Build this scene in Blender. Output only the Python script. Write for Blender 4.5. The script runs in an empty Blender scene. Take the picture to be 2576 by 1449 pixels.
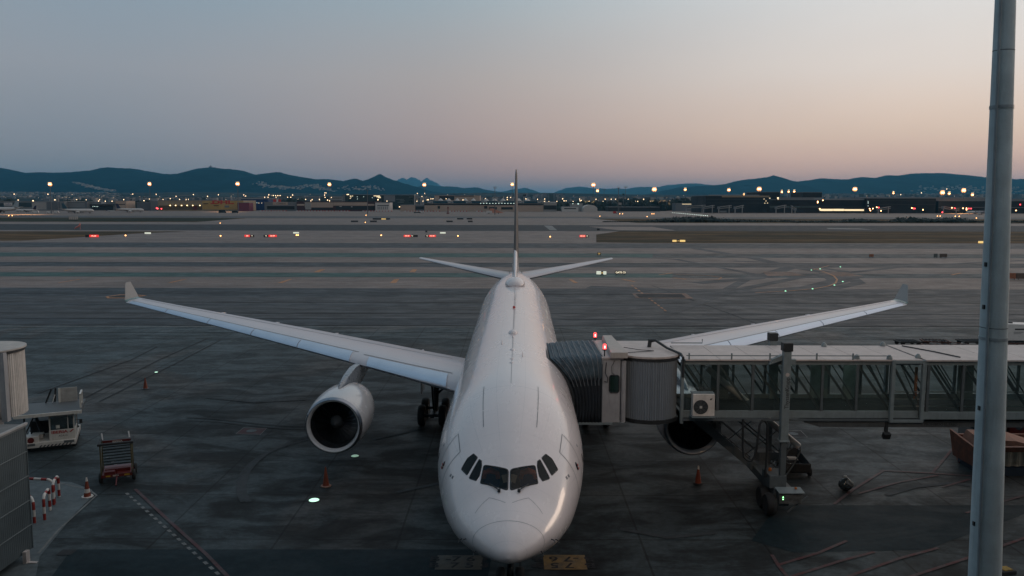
import bpy, bmesh, math, random
from mathutils import Vector, Matrix
from mathutils.bvhtree import BVHTree
random.seed(7)
C = bpy.context.scene.collection
SC = bpy.context.scene
R = math.radians
# ------------------------------------------------------------ camera
FPX, HOR, H = 2000.0, 508.0, 14.6          # focal length and horizon row in a 2576 px wide frame, eye height
PITCH = math.atan((724.5-HOR)/FPX); ROLL = R(0.11)
cam = bpy.data.cameras.new('camera'); camo = bpy.data.objects.new('camera', cam); C.objects.link(camo)
cam.sensor_width = 36; cam.lens = FPX/2576*36; cam.clip_start = .1; cam.clip_end = 90000
camo.matrix_world = Matrix.Translation((0, 0, H)) @ Matrix.Rotation(math.pi/2-PITCH, 4, 'X') @ Matrix.Rotation(ROLL, 4, 'Z')
SC.camera = camo
_M = camo.matrix_world.to_3x3()
def ray(u, v): return (_M @ Vector(((u-1288)/FPX, -(v-724.5)/FPX, -1))).normalized()
def P(u, v, z=0.0):
    d = ray(u, v); t = (z-H)/d.z; return Vector((d.x*t, d.y*t, z))
def W(u, v, Y):
    d = ray(u, v); t = Y/d.y; return Vector((d.x*t, Y, H+d.z*t))
# ------------------------------------------------------------ node helper
class NT:
    def __init__(s, nt): s.t = nt; nt.nodes.clear()
    def n(s, ty, **k):
        nd = s.t.nodes.new(ty)
        for a, b in k.items(): setattr(nd, a, b)
        return nd
    def set(s, sock, v):
        if isinstance(v, bpy.types.NodeSocket): s.t.links.new(v, sock)
        elif v is not None: sock.default_value = v
    def m(s, op, a, b=None, c=None, clamp=False):
        nd = s.n('ShaderNodeMath', operation=op, use_clamp=clamp)
        for i, x in enumerate((a, b, c)): s.set(nd.inputs[i], x)
        return nd.outputs[0]
    def vm(s, op, a, b):
        nd = s.n('ShaderNodeVectorMath', operation=op); s.set(nd.inputs[0], a); s.set(nd.inputs[1], b); return nd.outputs[0]
    def mix(s, f, a, b, mode='MIX'):
        nd = s.n('ShaderNodeMix', data_type='RGBA', blend_type=mode)
        s.set(nd.inputs[0], f); s.set(nd.inputs[6], col(a)); s.set(nd.inputs[7], col(b)); return nd.outputs[2]
    def noise(s, vec, sc, det=4, ro=.55, dist=0):
        nd = s.n('ShaderNodeTexNoise'); s.set(nd.inputs['Vector'], vec)
        nd.inputs['Scale'].default_value = sc; nd.inputs['Detail'].default_value = det
        nd.inputs['Roughness'].default_value = ro; nd.inputs['Distortion'].default_value = dist; return nd.outputs['Fac']
    def ramp(s, f, pts, interp='LINEAR'):
        nd = s.n('ShaderNodeValToRGB'); s.set(nd.inputs[0], f); cr = nd.color_ramp; cr.interpolation = interp
        while len(cr.elements) < len(pts): cr.elements.new(.5)
        for e, (p, c) in zip(cr.elements, pts): e.position = p; e.color = col(c)
        return nd.outputs[0]
    def sm(s, f, a, b, lo=0., hi=1.):
        nd = s.n('ShaderNodeMapRange', interpolation_type='SMOOTHSTEP'); s.set(nd.inputs[0], f)
        for i, x in enumerate((a, b, lo, hi)): nd.inputs[i+1].default_value = x
        return nd.outputs[0]
    def sep(s, v):
        nd = s.n('ShaderNodeSeparateXYZ'); s.set(nd.inputs[0], v); return nd.outputs
    def comb(s, x, y, z):
        nd = s.n('ShaderNodeCombineXYZ')
        for i, q in enumerate((x, y, z)): s.set(nd.inputs[i], q)
        return nd.outputs[0]
def col(c):
    if isinstance(c, (int, float)): return (c, c, c, 1)
    if isinstance(c, (tuple, list)) and len(c) == 3: return (*c, 1)
    return c
def srgb(r, g, b):
    f = lambda x: (x/255/12.92 if x <= 10 else ((x/255+.055)/1.055)**2.4)
    return (f(r), f(g), f(b))
MATS = {}
def mat(name, color, rough=.6, metal=0., var=.12, scale=3., emit=None, coat=0., bump=0., bscale=40., streak=0., ior=1.5, obj=True):
    """painted / metal / plastic surface with fine tonal variation and dirt"""
    if name in MATS: return MATS[name]
    m = bpy.data.materials.new(name); m.use_nodes = True; MATS[name] = m
    t = NT(m.node_tree); out = t.n('ShaderNodeOutputMaterial'); p = t.n('ShaderNodeBsdfPrincipled')
    m.node_tree.links.new(p.outputs[0], out.inputs[0])
    tc = t.n('ShaderNodeTexCoord').outputs['Object']
    n1 = t.noise(tc, scale, 5, .6)
    base = color
    if var > 0:
        dk = tuple(x*(1-var*1.6) for x in color); lt = tuple(min(1, x*(1+var*.8)) for x in color)
        base = t.ramp(n1, [(.3, dk), (.7, lt)])
    if streak > 0:
        st = t.noise(t.vm('MULTIPLY', tc, (3., 3., .25)), 4, 4, .6)
        base = t.mix(t.sm(st, .5, .75, 0, streak), base, tuple(x*.35 for x in color))
    t.set(p.inputs['Base Color'], base if not isinstance(base, tuple) else col(base))
    t.set(p.inputs['Roughness'], t.sm(n1, .2, .8, max(.02, rough*.8), min(1, rough*1.15)))
    p.inputs['Metallic'].default_value = metal; p.inputs['IOR'].default_value = ior
    if coat: p.inputs['Coat Weight'].default_value = coat; p.inputs['Coat Roughness'].default_value = .06
    if bump:
        b = t.n('ShaderNodeBump'); b.inputs['Strength'].default_value = bump; b.inputs['Distance'].default_value = .02
        t.set(b.inputs['Height'], t.noise(tc, bscale, 3)); t.set(p.inputs['Normal'], b.outputs[0])
    if emit:
        p.inputs['Emission Color'].default_value = col(emit[0]); p.inputs['Emission Strength'].default_value = emit[1]
        if len(emit) < 3: m.cycles.emission_sampling = 'NONE'
    return m
def glass(name, tint, refl=.25, rough=.03, dens=.5, dif=(.05, .075, .075)):
    """thin pane: tinted see-through plus a mirror layer"""
    m = bpy.data.materials.new(name); m.use_nodes = True; MATS[name] = m
    t = NT(m.node_tree); out = t.n('ShaderNodeOutputMaterial')
    tr = t.n('ShaderNodeBsdfTransparent'); tr.inputs[0].default_value = col(tint)
    df = t.n('ShaderNodeBsdfDiffuse'); df.inputs[0].default_value = col(dif)
    gl = t.n('ShaderNodeBsdfGlossy'); gl.inputs['Roughness'].default_value = rough; gl.inputs[0].default_value = (.9, .95, .95, 1)
    tc = t.n('ShaderNodeTexCoord').outputs['Object']
    a = t.n('ShaderNodeMixShader'); t.set(a.inputs[0], t.sm(t.noise(tc, .8, 4), .3, .8, dens*.6, dens)); t.t.links.new(tr.outputs[0], a.inputs[1]); t.t.links.new(df.outputs[0], a.inputs[2])
    fr = t.n('ShaderNodeFresnel'); fr.inputs[0].default_value = 1.5
    b = t.n('ShaderNodeMixShader'); t.set(b.inputs[0], t.m('MULTIPLY_ADD', fr.outputs[0], 1.0 if refl > .1 else .55, refl*.15, clamp=True))
    t.t.links.new(a.outputs[0], b.inputs[1]); t.t.links.new(gl.outputs[0], b.inputs[2]); t.t.links.new(b.outputs[0], out.inputs[0])
    return m
# ------------------------------------------------------------ mesh builder
class MB:
    def __init__(s): s.v = []; s.f = []; s.mi = []; s.cur = 0
    def add(s, vs, fs):
        o = len(s.v); s.v += [Vector(q) for q in vs]; s.f += [tuple(i+o for i in q) for q in fs]; s.mi += [s.cur]*len(fs); return s
    def box(s, c, d, M=None, top=1., topy=None):
        x, y, z = (q/2 for q in d); ty = top if topy is None else topy
        vs = [Vector((sx*x*(top if sz > 0 else 1), sy*y*(ty if sz > 0 else 1), sz*z)) for sz in (-1, 1) for sy in (-1, 1) for sx in (-1, 1)]
        if M is not None: vs = [M @ q for q in vs]
        return s.add([q+Vector(c) for q in vs], [(0, 2, 3, 1), (4, 5, 7, 6), (0, 1, 5, 4), (2, 6, 7, 3), (0, 4, 6, 2), (1, 3, 7, 5)])
    def b2(s, a, b):
        a = Vector(a); b = Vector(b); return s.box((a+b)/2, [abs(q) for q in (b-a)])
    def hexa(s, q):   # 8 corners: bottom 4 ccw, top 4 ccw
        return s.add(q, [(3, 2, 1, 0), (4, 5, 6, 7), (0, 1, 5, 4), (1, 2, 6, 5), (2, 3, 7, 6), (3, 0, 4, 7)])
    def prism(s, poly, vec):
        n = len(poly); poly = [Vector(q) for q in poly]; vec = Vector(vec)
        return s.add(poly+[q+vec for q in poly], [tuple(range(n))[::-1], tuple(range(n, 2*n))]+[(i, (i+1) % n, n+(i+1) % n, n+i) for i in range(n)])
    def cyl(s, p0, p1, r0, r1=None, n=16, cap=True):
        p0 = Vector(p0); p1 = Vector(p1); r1 = r0 if r1 is None else r1
        q = (p1-p0).to_track_quat('Z', 'Y'); vs = []
        for p, r in ((p0, r0), (p1, r1)):
            vs += [p+q @ Vector((r*math.cos(2*math.pi*i/n), r*math.sin(2*math.pi*i/n), 0)) for i in range(n)]
        fs = [(i, (i+1) % n, n+(i+1) % n, n+i) for i in range(n)]
        if cap: fs += [tuple(range(n))[::-1], tuple(range(n, 2*n))]
        return s.add(vs, fs)
    def bar(s, p0, p1, w, h=None, up=(0, 0, 1)):
        p0 = Vector(p0); p1 = Vector(p1); h = w if h is None else h
        d = (p1-p0).normalized(); up = Vector(up)
        if abs(d.dot(up)) > .99: up = Vector((0, 1, 0))
        x = d.cross(up).normalized(); y = x.cross(d)
        q = [p+x*a*w/2+y*b*h/2 for p in (p0, p1) for a, b in ((-1, -1), (1, -1), (1, 1), (-1, 1))]
        return s.hexa(q)
    def tube(s, pts, r, n=10, closed=False):
        pts = [Vector(p) for p in pts]; m = len(pts); vs = []; last = None
        for i, p in enumerate(pts):
            a = pts[i-1] if i else (pts[-1] if closed else p); b = pts[(i+1) % m] if (i < m-1 or closed) else p
            d = (b-a).normalized()
            if last is None: x = d.orthogonal().normalized()
            else: x = (last-d*last.dot(d)).normalized()
            last = x; y = d.cross(x); rr = r[i] if isinstance(r, (list, tuple)) else r
            vs += [p+(x*math.cos(2*math.pi*k/n)+y*math.sin(2*math.pi*k/n))*rr for k in range(n)]
        fs = [(i*n+k, i*n+(k+1) % n, ((i+1) % m)*n+(k+1) % n, ((i+1) % m)*n+k) for i in range(m if closed else m-1) for k in range(n)]
        if not closed: fs += [tuple(range(n))[::-1], tuple(range((m-1)*n, m*n))]
        return s.add(vs, fs)
    def loft(s, rings, cap=True, closed=True):
        n = len(rings[0]); vs = [q for r in rings for q in r]
        fs = [(i*n+k, i*n+(k+1) % n, (i+1)*n+(k+1) % n, (i+1)*n+k) for i in range(len(rings)-1) for k in range(n if closed else n-1)]
        if cap: fs += [tuple(range(n))[::-1], tuple(range((len(rings)-1)*n, len(rings)*n))]
        return s.add(vs, fs)
    def lathe(s, prof, o=(0, 0, 0), axis='Z', n=32):
        o = Vector(o); rings = []
        for r, h in prof:
            ring = []
            for i in range(n):
                a = 2*math.pi*i/n; x, y = r*math.cos(a), r*math.sin(a)
                ring.append(o+(Vector((x, y, h)) if axis == 'Z' else Vector((x, h, y)) if axis == 'Y' else Vector((h, x, y))))
            rings.append(ring)
        return s.loft(rings, cap=True)
    def sheet(s, poly): return s.add(poly, [tuple(range(len(poly)))])
    def blob(s, c, r, seed=0, sub=2, amp=.2):
        bm = bmesh.new(); bmesh.ops.create_icosphere(bm, subdivisions=sub, radius=1); rnd = random.Random(seed); ph = [rnd.uniform(0, 6) for _ in range(6)]
        vs = []
        for q in bm.verts:
            k = 1+amp*(math.sin(3*q.co.x+ph[0])+math.sin(4*q.co.y+ph[1])+math.sin(3.5*q.co.z+ph[2])+.6*math.sin(9*q.co.x+ph[3])*math.sin(8*q.co.z+ph[4]))/2
            vs.append(Vector((q.co.x*r[0], q.co.y*r[1], q.co.z*r[2]))*k+Vector(c))
        fs = [tuple(x.index for x in f.verts) for f in bm.faces]; bm.free(); return s.add(vs, fs)
    def build(s, name, m, parent=None, smooth=False, bevel=0, fix=True):
        me = bpy.data.meshes.new(name); me.from_pydata([tuple(q) for q in s.v], [], s.f)
        for q in (m if isinstance(m, (list, tuple)) else [m]): me.materials.append(q)
        me.polygons.foreach_set('material_index', s.mi)
        if fix:
            bm = bmesh.new(); bm.from_mesh(me); bmesh.ops.recalc_face_normals(bm, faces=bm.faces); bm.to_mesh(me); bm.free()
        if smooth:
            me.polygons.foreach_set('use_smooth', [True]*len(me.polygons))
            if smooth != 'all': me.set_sharp_from_angle(angle=R(38))
        o = bpy.data.objects.new(name, me); C.objects.link(o)
        if parent is not None: o.parent = parent
        if bevel:
            b = o.modifiers.new('bevel', 'BEVEL'); b.width = bevel; b.segments = 2; b.limit_method = 'ANGLE'
        return o
def tag(o, label=None, cat=None, group=None, kind=None):
    if label: o['label'] = label
    if cat: o['category'] = cat
    if group: o['group'] = group
    if kind: o['kind'] = kind
    return o
def thing(name, label, cat, loc=(0, 0, 0), rz=0., group=None):
    o = bpy.data.objects.new(name, None); C.objects.link(o); o.location = loc; o.rotation_euler = (0, 0, rz); o.empty_display_size = .2
    return tag(o, label, cat, group)
def struct(name, mb, m, smooth=False): return tag(mb.build(name, m, None, smooth), kind='structure')
def dup(o, parent=None, loc=None, rz=None, label=None, group=None):
    kids = [c for c in bpy.data.objects if c.parent == o]
    c = o.copy(); C.objects.link(c); c.parent = parent
    if loc is not None: c.location = loc
    if rz is not None: c.rotation_euler = (0, 0, rz)
    if label: c['label'] = label
    if group: c['group'] = group
    for k in kids: dup(k, c)
    return c
def text(name, s, m, M, size, parent=None, depth=.01, align='CENTER', sx=1., bold=0.):
    cu = bpy.data.curves.new(name, 'FONT'); cu.body = s; cu.size = size; cu.extrude = depth; cu.align_x = align; cu.align_y = 'CENTER'; cu.offset = bold
    o = bpy.data.objects.new(name, cu); C.objects.link(o); dg = bpy.context.evaluated_depsgraph_get()
    me = bpy.data.meshes.new_from_object(o.evaluated_get(dg)); bpy.data.objects.remove(o); bpy.data.curves.remove(cu)
    me.transform(M @ Matrix.Diagonal((sx, 1, 1, 1))); me.materials.clear(); me.materials.append(m)
    t = bpy.data.objects.new(name, me); C.objects.link(t)
    if parent is not None: t.parent = parent
    return t
FACE = Matrix.Rotation(math.pi/2, 4, 'X')      # lettering that stands up and faces the terminal (-Y)
def at(x, y, z, rz=0.): return Matrix.Translation((x, y, z)) @ Matrix.Rotation(rz, 4, 'Z') @ FACE
# ------------------------------------------------------------ dusk sky (by compass direction and elevation) and low sun
w = bpy.data.worlds.new('World'); SC.world = w; w.use_nodes = True
t = NT(w.node_tree); wo = t.n('ShaderNodeOutputWorld'); bg = t.n('ShaderNodeBackground'); t.t.links.new(bg.outputs[0], wo.inputs[0])
d = t.n('ShaderNodeTexCoord').outputs['Generated']; x, y, z = t.sep(d)
az = t.m('DIVIDE', x, t.m('SQRT', t.m('ADD', t.m('MULTIPLY', x, x), t.m('ADD', t.m('MULTIPLY', y, y), 1e-5))))
E0 = [0, .034, .077, .148, .237, .40, .9]
cols = {
 'l': [(108,118,127), (122,130,139), (135,140,149), (143,152,161), (134,154,169), (122,146,163), (122,147,165)],
 'c': [(136,123,120), (153,139,134), (168,154,148), (170,165,162), (158,172,180), (150,166,176), (150,167,176)],
 'r': [(176,152,138), (206,182,163), (221,203,181), (224,218,210), (220,222,222), (216,214,212), (204,200,202)]}
GAIN = [(1.7, 1.3, 1.15), (1.6, 1.25, 1.15), (1.32, 1.16, 1.12), (1.18, 1.1, 1.07), (1.1, 1.07, 1.05), (1, 1, 1), (1, 1, 1)]
rp = {k: t.ramp(z, [(e, tuple(a*(g*.9 if k == 'l' and i < 3 and j == 0 else g) for j, (a, g) in enumerate(zip(srgb(*c), gn)))) for i, (e, c, gn) in enumerate(zip(E0, v, GAIN))]) for k, v in cols.items()}
skyc = t.mix(t.sm(az, -.50, .06), rp['l'], rp['c']); skyc = t.mix(t.sm(az, -.14, .50), skyc, rp['r'])
blot = t.noise(t.vm('MULTIPLY', d, (1.2, 1.2, 4.)), 2.2, 3)
skyc = t.mix(t.sm(blot, .35, .7, 0, .08), skyc, srgb(172, 162, 165))
dim = t.sm(y, -.5, .1, .8, 1.)
t.set(bg.inputs[0], skyc); t.set(bg.inputs[1], t.m('MULTIPLY', dim, 1.0))
w.cycles.sampling_method = 'AUTOMATIC'
sun = bpy.data.lights.new('sun', 'SUN'); sun.energy = .34; sun.angle = R(16); sun.color = (1, .74, .56)
so = bpy.data.objects.new('sun', sun); C.objects.link(so)
sd = Vector((math.sin(R(62)), math.cos(R(62)), math.tan(R(9)))); so.rotation_euler = sd.to_track_quat('Z', 'Y').to_euler()
SC.view_settings.view_transform = 'Standard'; SC.view_settings.look = 'None'; SC.view_settings.exposure = 0; SC.view_settings.gamma = 1
SC.cycles.max_bounces = 6; SC.cycles.transparent_max_bounces = 16; SC.cycles.glossy_bounces = 3; SC.cycles.diffuse_bounces = 2; SC.cycles.volume_bounces = 0
SC.cycles.use_denoising = True; SC.cycles.sample_clamp_indirect = 4; SC.cycles.caustics_reflective = False; SC.cycles.caustics_refractive = False
# ------------------------------------------------------------ ground materials (world position)
def gmat(name, base, kind='concrete', rough=.62, streak=.0, slab=5.25, stain=.5, spec=.35):
    m = bpy.data.materials.new(name); m.use_nodes = True; t = NT(m.node_tree)
    out = t.n('ShaderNodeOutputMaterial'); p = t.n('ShaderNodeBsdfPrincipled'); t.t.links.new(p.outputs[0], out.inputs[0])
    pos = t.n('ShaderNodeNewGeometry').outputs['Position']; x, y, z = t.sep(pos)
    c = t.comb(*base)
    fine = t.noise(pos, 3.0, 6, .7); big = t.noise(pos, .07, 5, .6, .4); med = t.noise(t.vm('MULTIPLY', pos, (.5, 1., 1.)), .45, 6, .65, .6)
    k = t.m('ADD', t.sm(fine, .25, .75, .70, 1.26), t.sm(big, .3, .7, -.20, .18))
    if kind == 'concrete':
        sx = t.m('DIVIDE', t.m('SUBTRACT', x, .35), slab); sy = t.m('DIVIDE', t.m('SUBTRACT', y, 33.2), slab)
        wn = t.n('ShaderNodeTexWhiteNoise'); wn.noise_dimensions = '2D'; t.set(wn.inputs['Vector'], t.comb(t.m('FLOOR', sx), t.m('FLOOR', sy), 0))
        k = t.m('MULTIPLY', k, t.m('MULTIPLY_ADD', wn.outputs['Value'], .16, .92))
        for q in (sx, sy):
            e = t.m('ABSOLUTE', t.m('SUBTRACT', t.m('FRACT', q), .5))
            k = t.m('MULTIPLY', k, t.sm(e, .4885, .4935, 1., .30))
        # oil, tyre rubber and wash marks where aircraft stand
        stand = t.m('MULTIPLY', t.sm(t.m('ABSOLUTE', t.m('ADD', x, 1.)), 14, 34, 1, 0), t.sm(y, 56, 84, 1, 0))
        dirt = t.sm(med, .42, .60); drop = t.sm(t.noise(pos, .9, 4, .6), .58, .70)
        warmn = t.m('MULTIPLY', t.sm(t.noise(pos, .055, 4, .6, .8), .50, .64), .6); c = t.mix(warmn, c, (base[0]*1.65, base[1]*1.0, base[2]*.78))
        k = t.m('MULTIPLY', k, t.sm(t.noise(t.vm('MULTIPLY', pos, (.45, 1., 1.)), .8, 6, .7, .8), .40, .62, 1.1, .78)) if False else k
        k = t.m('MULTIPLY', k, t.sm(med, .40, .60, 1.18, .76)); k = t.m('MULTIPLY', k, t.sm(t.noise(t.vm('MULTIPLY', pos, (.7, 1., 1.)), 2.6, 6, .75, .5), .36, .64, 1.25, .74))
        blob = t.sm(t.noise(t.vm('MULTIPLY', pos, (.6, 1., 1.)), .16, 5, .62, 1.2), .50, .64); k = t.m('MULTIPLY', k, t.m('SUBTRACT', 1., t.m('MULTIPLY', blob, t.m('MULTIPLY_ADD', stand, .38, .12))))
        k = t.m('MULTIPLY', k, t.m('SUBTRACT', 1., t.m('MULTIPLY', stand, t.m('MULTIPLY_ADD', dirt, .34*stain*2, .30))))
        k = t.m('MULTIPLY', k, t.m('SUBTRACT', 1., t.m('MULTIPLY', drop, .45*stain)))
    if streak:
        s1 = t.noise(t.vm('MULTIPLY', pos, (.004, .22, 1)), 1., 7, .68); s2 = t.noise(t.vm('MULTIPLY', pos, (.02, 1.1, 1)), 1., 5, .7)
        k = t.m('MULTIPLY', k, t.m('ADD', t.sm(s1, .3, .7, 1-streak, 1+streak*.6), t.sm(s2, .3, .7, -streak*.35, streak*.3)))
    if kind == 'grass':
        g = t.ramp(t.noise(t.vm('MULTIPLY', pos, (.012, .09, 1)), 1, 7, .7), [(.32, (base[0]*.35, base[1]*.6, base[2]*.6)), (.48, base), (.60, (base[0]*2.4, base[1]*1.9, base[2]*1.5)), (.75, (base[0]*1.2, base[1]*1.2, base[2]*.9))]); c = g
    if kind == 'painted':
        wear = t.sm(t.noise(pos, 1.1, 8, .8), .42, .60); c = t.mix(t.m('MULTIPLY', wear, stain), c, (.055, .062, .065))
    t.set(p.inputs['Base Color'], t.vm('SCALE', c, None) if False else t.mix(1., c, t.comb(k, k, k), 'MULTIPLY'))
    t.set(p.inputs['Roughness'], t.sm(med, .3, .7, rough-.1, rough+.12)); p.inputs['Specular IOR Level'].default_value = spec
    b = t.n('ShaderNodeBump'); b.inputs['Strength'].default_value = .25; b.inputs['Distance'].default_value = .01; t.set(b.inputs['Height'], t.noise(pos, 25, 3)); t.set(p.inputs['Normal'], b.outputs[0])
    return m
G_CONC = gmat('apron_concrete', (.043, .058, .063), streak=.0, spec=.22)
G_LITE = gmat('pale_concrete', (.170, .132, .114), 'plain', streak=.22)
G_ASPH = gmat('taxiway_asphalt', (.045, .047, .050), 'plain', streak=.5)
G_DARK = gmat('runway_asphalt', (.014, .018, .023), 'plain', streak=.3, rough=.75)
G_ASPD = gmat('rubbered_asphalt', (.023, .029, .035), 'plain', streak=.35)
G_GRN = gmat('green_paint', (.020, .070, .062), 'plain', streak=.15)
G_GRS = gmat('dry_grass', (.060, .047, .030), 'grass', rough=.95, spec=.1)
G_GRD = gmat('dark_grass', (.016, .024, .018), 'grass', rough=.95, spec=.1)
G_WHT = gmat('white_paint', (.17, .175, .17), 'painted', stain=.6)
G_YEL = gmat('yellow_paint', (.46, .20, .07), 'painted', stain=.45)
G_RED = gmat('red_paint', (.060, .015, .017), 'painted', stain=.6)
G_BLK = gmat('black_rubber_mark', (.022, .024, .027), 'plain', rough=.8)
G_PATCH = gmat('dark_ground_patch', (.008, .018, .023), 'plain', streak=0, spec=.12)
m = MB(); m.sheet([(-40000, -6000, 0), (40000, -6000, 0), (40000, 60000, 0), (-40000, 60000, 0)]); struct('ground', m, G_CONC)
def Yv(v): return P(1288, v).y
def band(name, v0, v1, m, z=.004, u0=None, u1=None):
    a, b = Yv(v0), Yv(v1); mb = MB()
    x0 = -9000 if u0 is None else None; x1 = 9000 if u1 is None else None
    q = [(x0 if x0 is not None else P(u0, v0).x, a, z), (x1 if x1 is not None else P(u1, v0).x, a, z), (x1 if x1 is not None else P(u1, v1).x, b, z), (x0 if x0 is not None else P(u0, v1).x, b, z)]
    mb.sheet(q); return struct(name, mb, m)
band('taxiway', 820.5, 725.8, G_ASPH)
band('worn_lane', 747, 726.4, G_ASPD, z=.009)
band('worn_lane', 818, 801, G_ASPD, z=.009)
band('worn_lane', 770, 766, G_ASPD, z=.009)
band('taxiway_shoulder', 725.8, 698, G_LITE)
band('green_strip', 697.6, 687.2, G_GRN, u1=1690)
band('taxiway_shoulder', 687, 672, G_LITE, z=.006)
band('taxiway', 672, 661, G_ASPD, z=.008)
band('taxiway_shoulder', 661, 647.6, G_LITE)
band('green_strip', 647.4, 637.4, G_GRN, u1=1640, z=.012)
band('taxiway_shoulder', 637.2, 624, G_LITE)
band('taxiway', 624, 612, G_ASPD)
band('taxiway_shoulder', 612, 581.2, G_LITE, z=.004)
band('runway', 581, 566.2, G_DARK, z=.01)
band('taxiway_shoulder', 566, 560.2, G_LITE)
band('dry_grass', 560, 549.5, G_GRS, z=.03, u1=None)
band('taxiway', 549.3, 545.2, G_ASPH, z=.03)
G_FAR = gmat('far_apron_concrete', (.15, .11, .088), 'plain', streak=.25)
band('far_apron', 545, 526, G_FAR, z=.05)
def poly(name, pts, m, z):
    mb = MB(); mb.sheet([P(u, v, z) for u, v in pts]); return struct(name, mb, m)
poly('grass_field', [(1500,609.5),(1620,611),(2900,613),(2900,583),(1800,581.8),(1560,581.3),(1500,590)], G_GRS, .05)
poly('grass_field', [(-300,607),(60,605),(200,597),(330,588),(470,582),(-300,581.5)], G_GRS, .05)
poly('grass_field', [(-300,557),(560,557),(700,553),(560,549),(-300,549)], G_GRD, .07)
poly('paved_link', [(470,560.4),(1600,560.4),(1480,549),(620,549)], G_LITE, .09)
poly('worn_runway_paint', [(1555,579),(1700,580),(1640,570.5),(1480,570)], G_LITE, .03)
poly('runway_marking', [(1383,579),(1402,579.4),(1388,567.5),(1368,567.2)], G_WHT, .03)
poly('runway_marking', [(2085,576),(2195,577.5),(2160,574.5),(2078,573.6)], G_WHT, .04)
# painted lines
ZK = 0.
def line(name, pts, wd, m, z=.02):
    global ZK; ZK += .0002; mb = MB(); g = [P(u, v, z+ZK) for u, v in pts]; L = []
    for i, p in enumerate(g):
        dd = (g[min(i+1, len(g)-1)]-g[max(0, i-1)]).normalized(); n = Vector((-dd.y, dd.x, 0))*wd/2; L.append((p-n, p+n))
    for (a, b), (c, d) in zip(L, L[1:]): mb.sheet([a, c, d, b])
    return struct(name, mb, m)
line('edge_line', [(-400, 820), (3000, 826)], .35, G_WHT)
line('edge_line', [(-400, 593.6), (1480, 594.5)], 1.3, G_WHT, .03)
for v, wd in ((738, .5), (759.6, .35), (787, .4), (800.5, .35), (817, .3), (660, .6)): line('tar_joint', [(-400, v-1), (3000, v+5)], wd, G_BLK, .022)
for v in (851,): line('tar_joint', [(-400, v), (3000, v+3)], .12, G_BLK, .022)
mb = MB()
for i in range(70):
    a = P(-200+i*32, 836, .022); mb.box(a, (1.6, .12, .002))
struct('dashed_line', mb, G_BLK)
for c in ([(144,711),(198,702),(206,702),(152,711)], [(420,711),(463,702),(472,702),(432,711)], [(698,711.5),(727,702),(736,702),(710,711.5)], [(981,711.5),(992,702),(1005,702),(996,711.5)], [(789,684.5),(806,677.5),(818,677.5),(803,684.5)], [(1030,684.5),(1038,677.5),(1050,677.5),(1043,684.5)], [(1430,702.5),(1438,702.5),(1455,711.5),(1444,711.5)], [(1560,702.5),(1572,702.5),(1600,708.5),(1594,709)], [(1655,692),(1660,690.5),(1690,686),(1695,687)], [(1688,698.5),(1700,698.5),(1730,702.5),(1722,703)], [(1395,684.5),(1412,677.5),(1420,677.5),(1405,684.5)], [(160,681),(185,675.5),(188,676),(164,681.5)], [(2390,691),(2415,686),(2420,687),(2398,692)]):
    poly('taxiway_marking', c, G_YEL, .026)
for c, wd in (([(1480,722),(1700,730),(1900,733),(2040,724),(2110,706),(2085,686),(2000,672),(1850,664),(1600,661)], 2.6), ([(1500,733),(1800,742),(2050,735),(2160,712),(2120,682),(1980,662),(1800,655)], 1.6), ([(1750,625),(1900,650),(1990,672),(1900,700),(1700,716)], 2.2), ([(1420,640),(1700,652),(1900,690),(1800,745),(1650,800)], 1.2), ([(2576,655),(2300,668),(2000,700),(1700,760)], 1.4)):
    OTM = globals().get('OTM') or gmat('old_tyre_mark', (.033, .037, .043), 'plain', streak=.3)
    line('tyre_mark', [Vector(a).lerp(Vector(b), k/4) for a, b in zip(c, c[1:]) for k in range(4)], wd*1.6, OTM, .0215)
for i in range(11): poly('taxiway_marking', [(1586+i*8.2, 717+i*6.2), (1591+i*8.2, 717+i*6.2), (1596+i*8.2, 720.5+i*6.2), (1591+i*8.2, 720.5+i*6.2)], G_YEL, .027)
arc = [(2050,676),(2075,684),(2098,694),(2106,703),(2102,712),(2085,719),(2050,726),(1980,732),(1900,736)]
line('centre_line', arc, .35, G_YEL, .03)
line('centre_line', [(2050,676),(2040,680),(2085,668)], .3, G_YEL, .03)
line('centre_line', [(1700,690),(1780,693),(1815,698),(1808,703),(1770,704),(1700,700)], .35, G_YEL, .03)
G_ORP = gmat('orange_ground_paint', (.20, .09, .045), 'painted', stain=.9)
poly('ground_sign_marking', [(1918,683),(1990,684),(2028,693),(1930,694)], G_ORP, .03)
poly('ground_sign_marking', [(2060,684),(2130,685),(2172,695),(2098,695)], G_ORP, .03)
poly('ground_sign_marking', [(1590,738),(1725,738),(1745,751),(1600,750)], G_ORP, .028); poly('ground_sign_marking', [(1598,739.5),(1715,739.5),(1726,749),(1608,748.5)], G_BLK, .033)
poly('ground_sign_marking', [(265,746),(300,741),(340,741),(370,743),(330,750),(270,750)], G_YEL, .028); poly('ground_sign_marking', [(272,746),(302,742),(334,742),(360,744),(328,748.6),(276,748.6)], G_BLK, .033)
line('tar_joint', [(1640,718),(1800,776),(1935,825)], .14, G_BLK, .02)
for c in ([(95,990),(330,905),(395,872)], [(215,1000),(400,905),(520,852)], [(250,1010),(440,915),(555,855)]): line('painted_guide_line', c, .16, G_BLK, .02)
G_SOFT = gmat('faint_tyre_mark', (.030, .036, .040), 'plain', rough=.75)
for k, wd in ((0, .26), (11, .20), (18, .12)):
    line('tyre_mark', [(612+k,1262),(600+k,1240),(600+k,1215),(610+k,1190-k*.3),(628+k,1168-k*.3),(655+k,1148-k*.4),(690+k,1131-k*.4),(730,1117-k*.5),(775,1105-k*.5)], wd, G_SOFT, .018)
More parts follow.
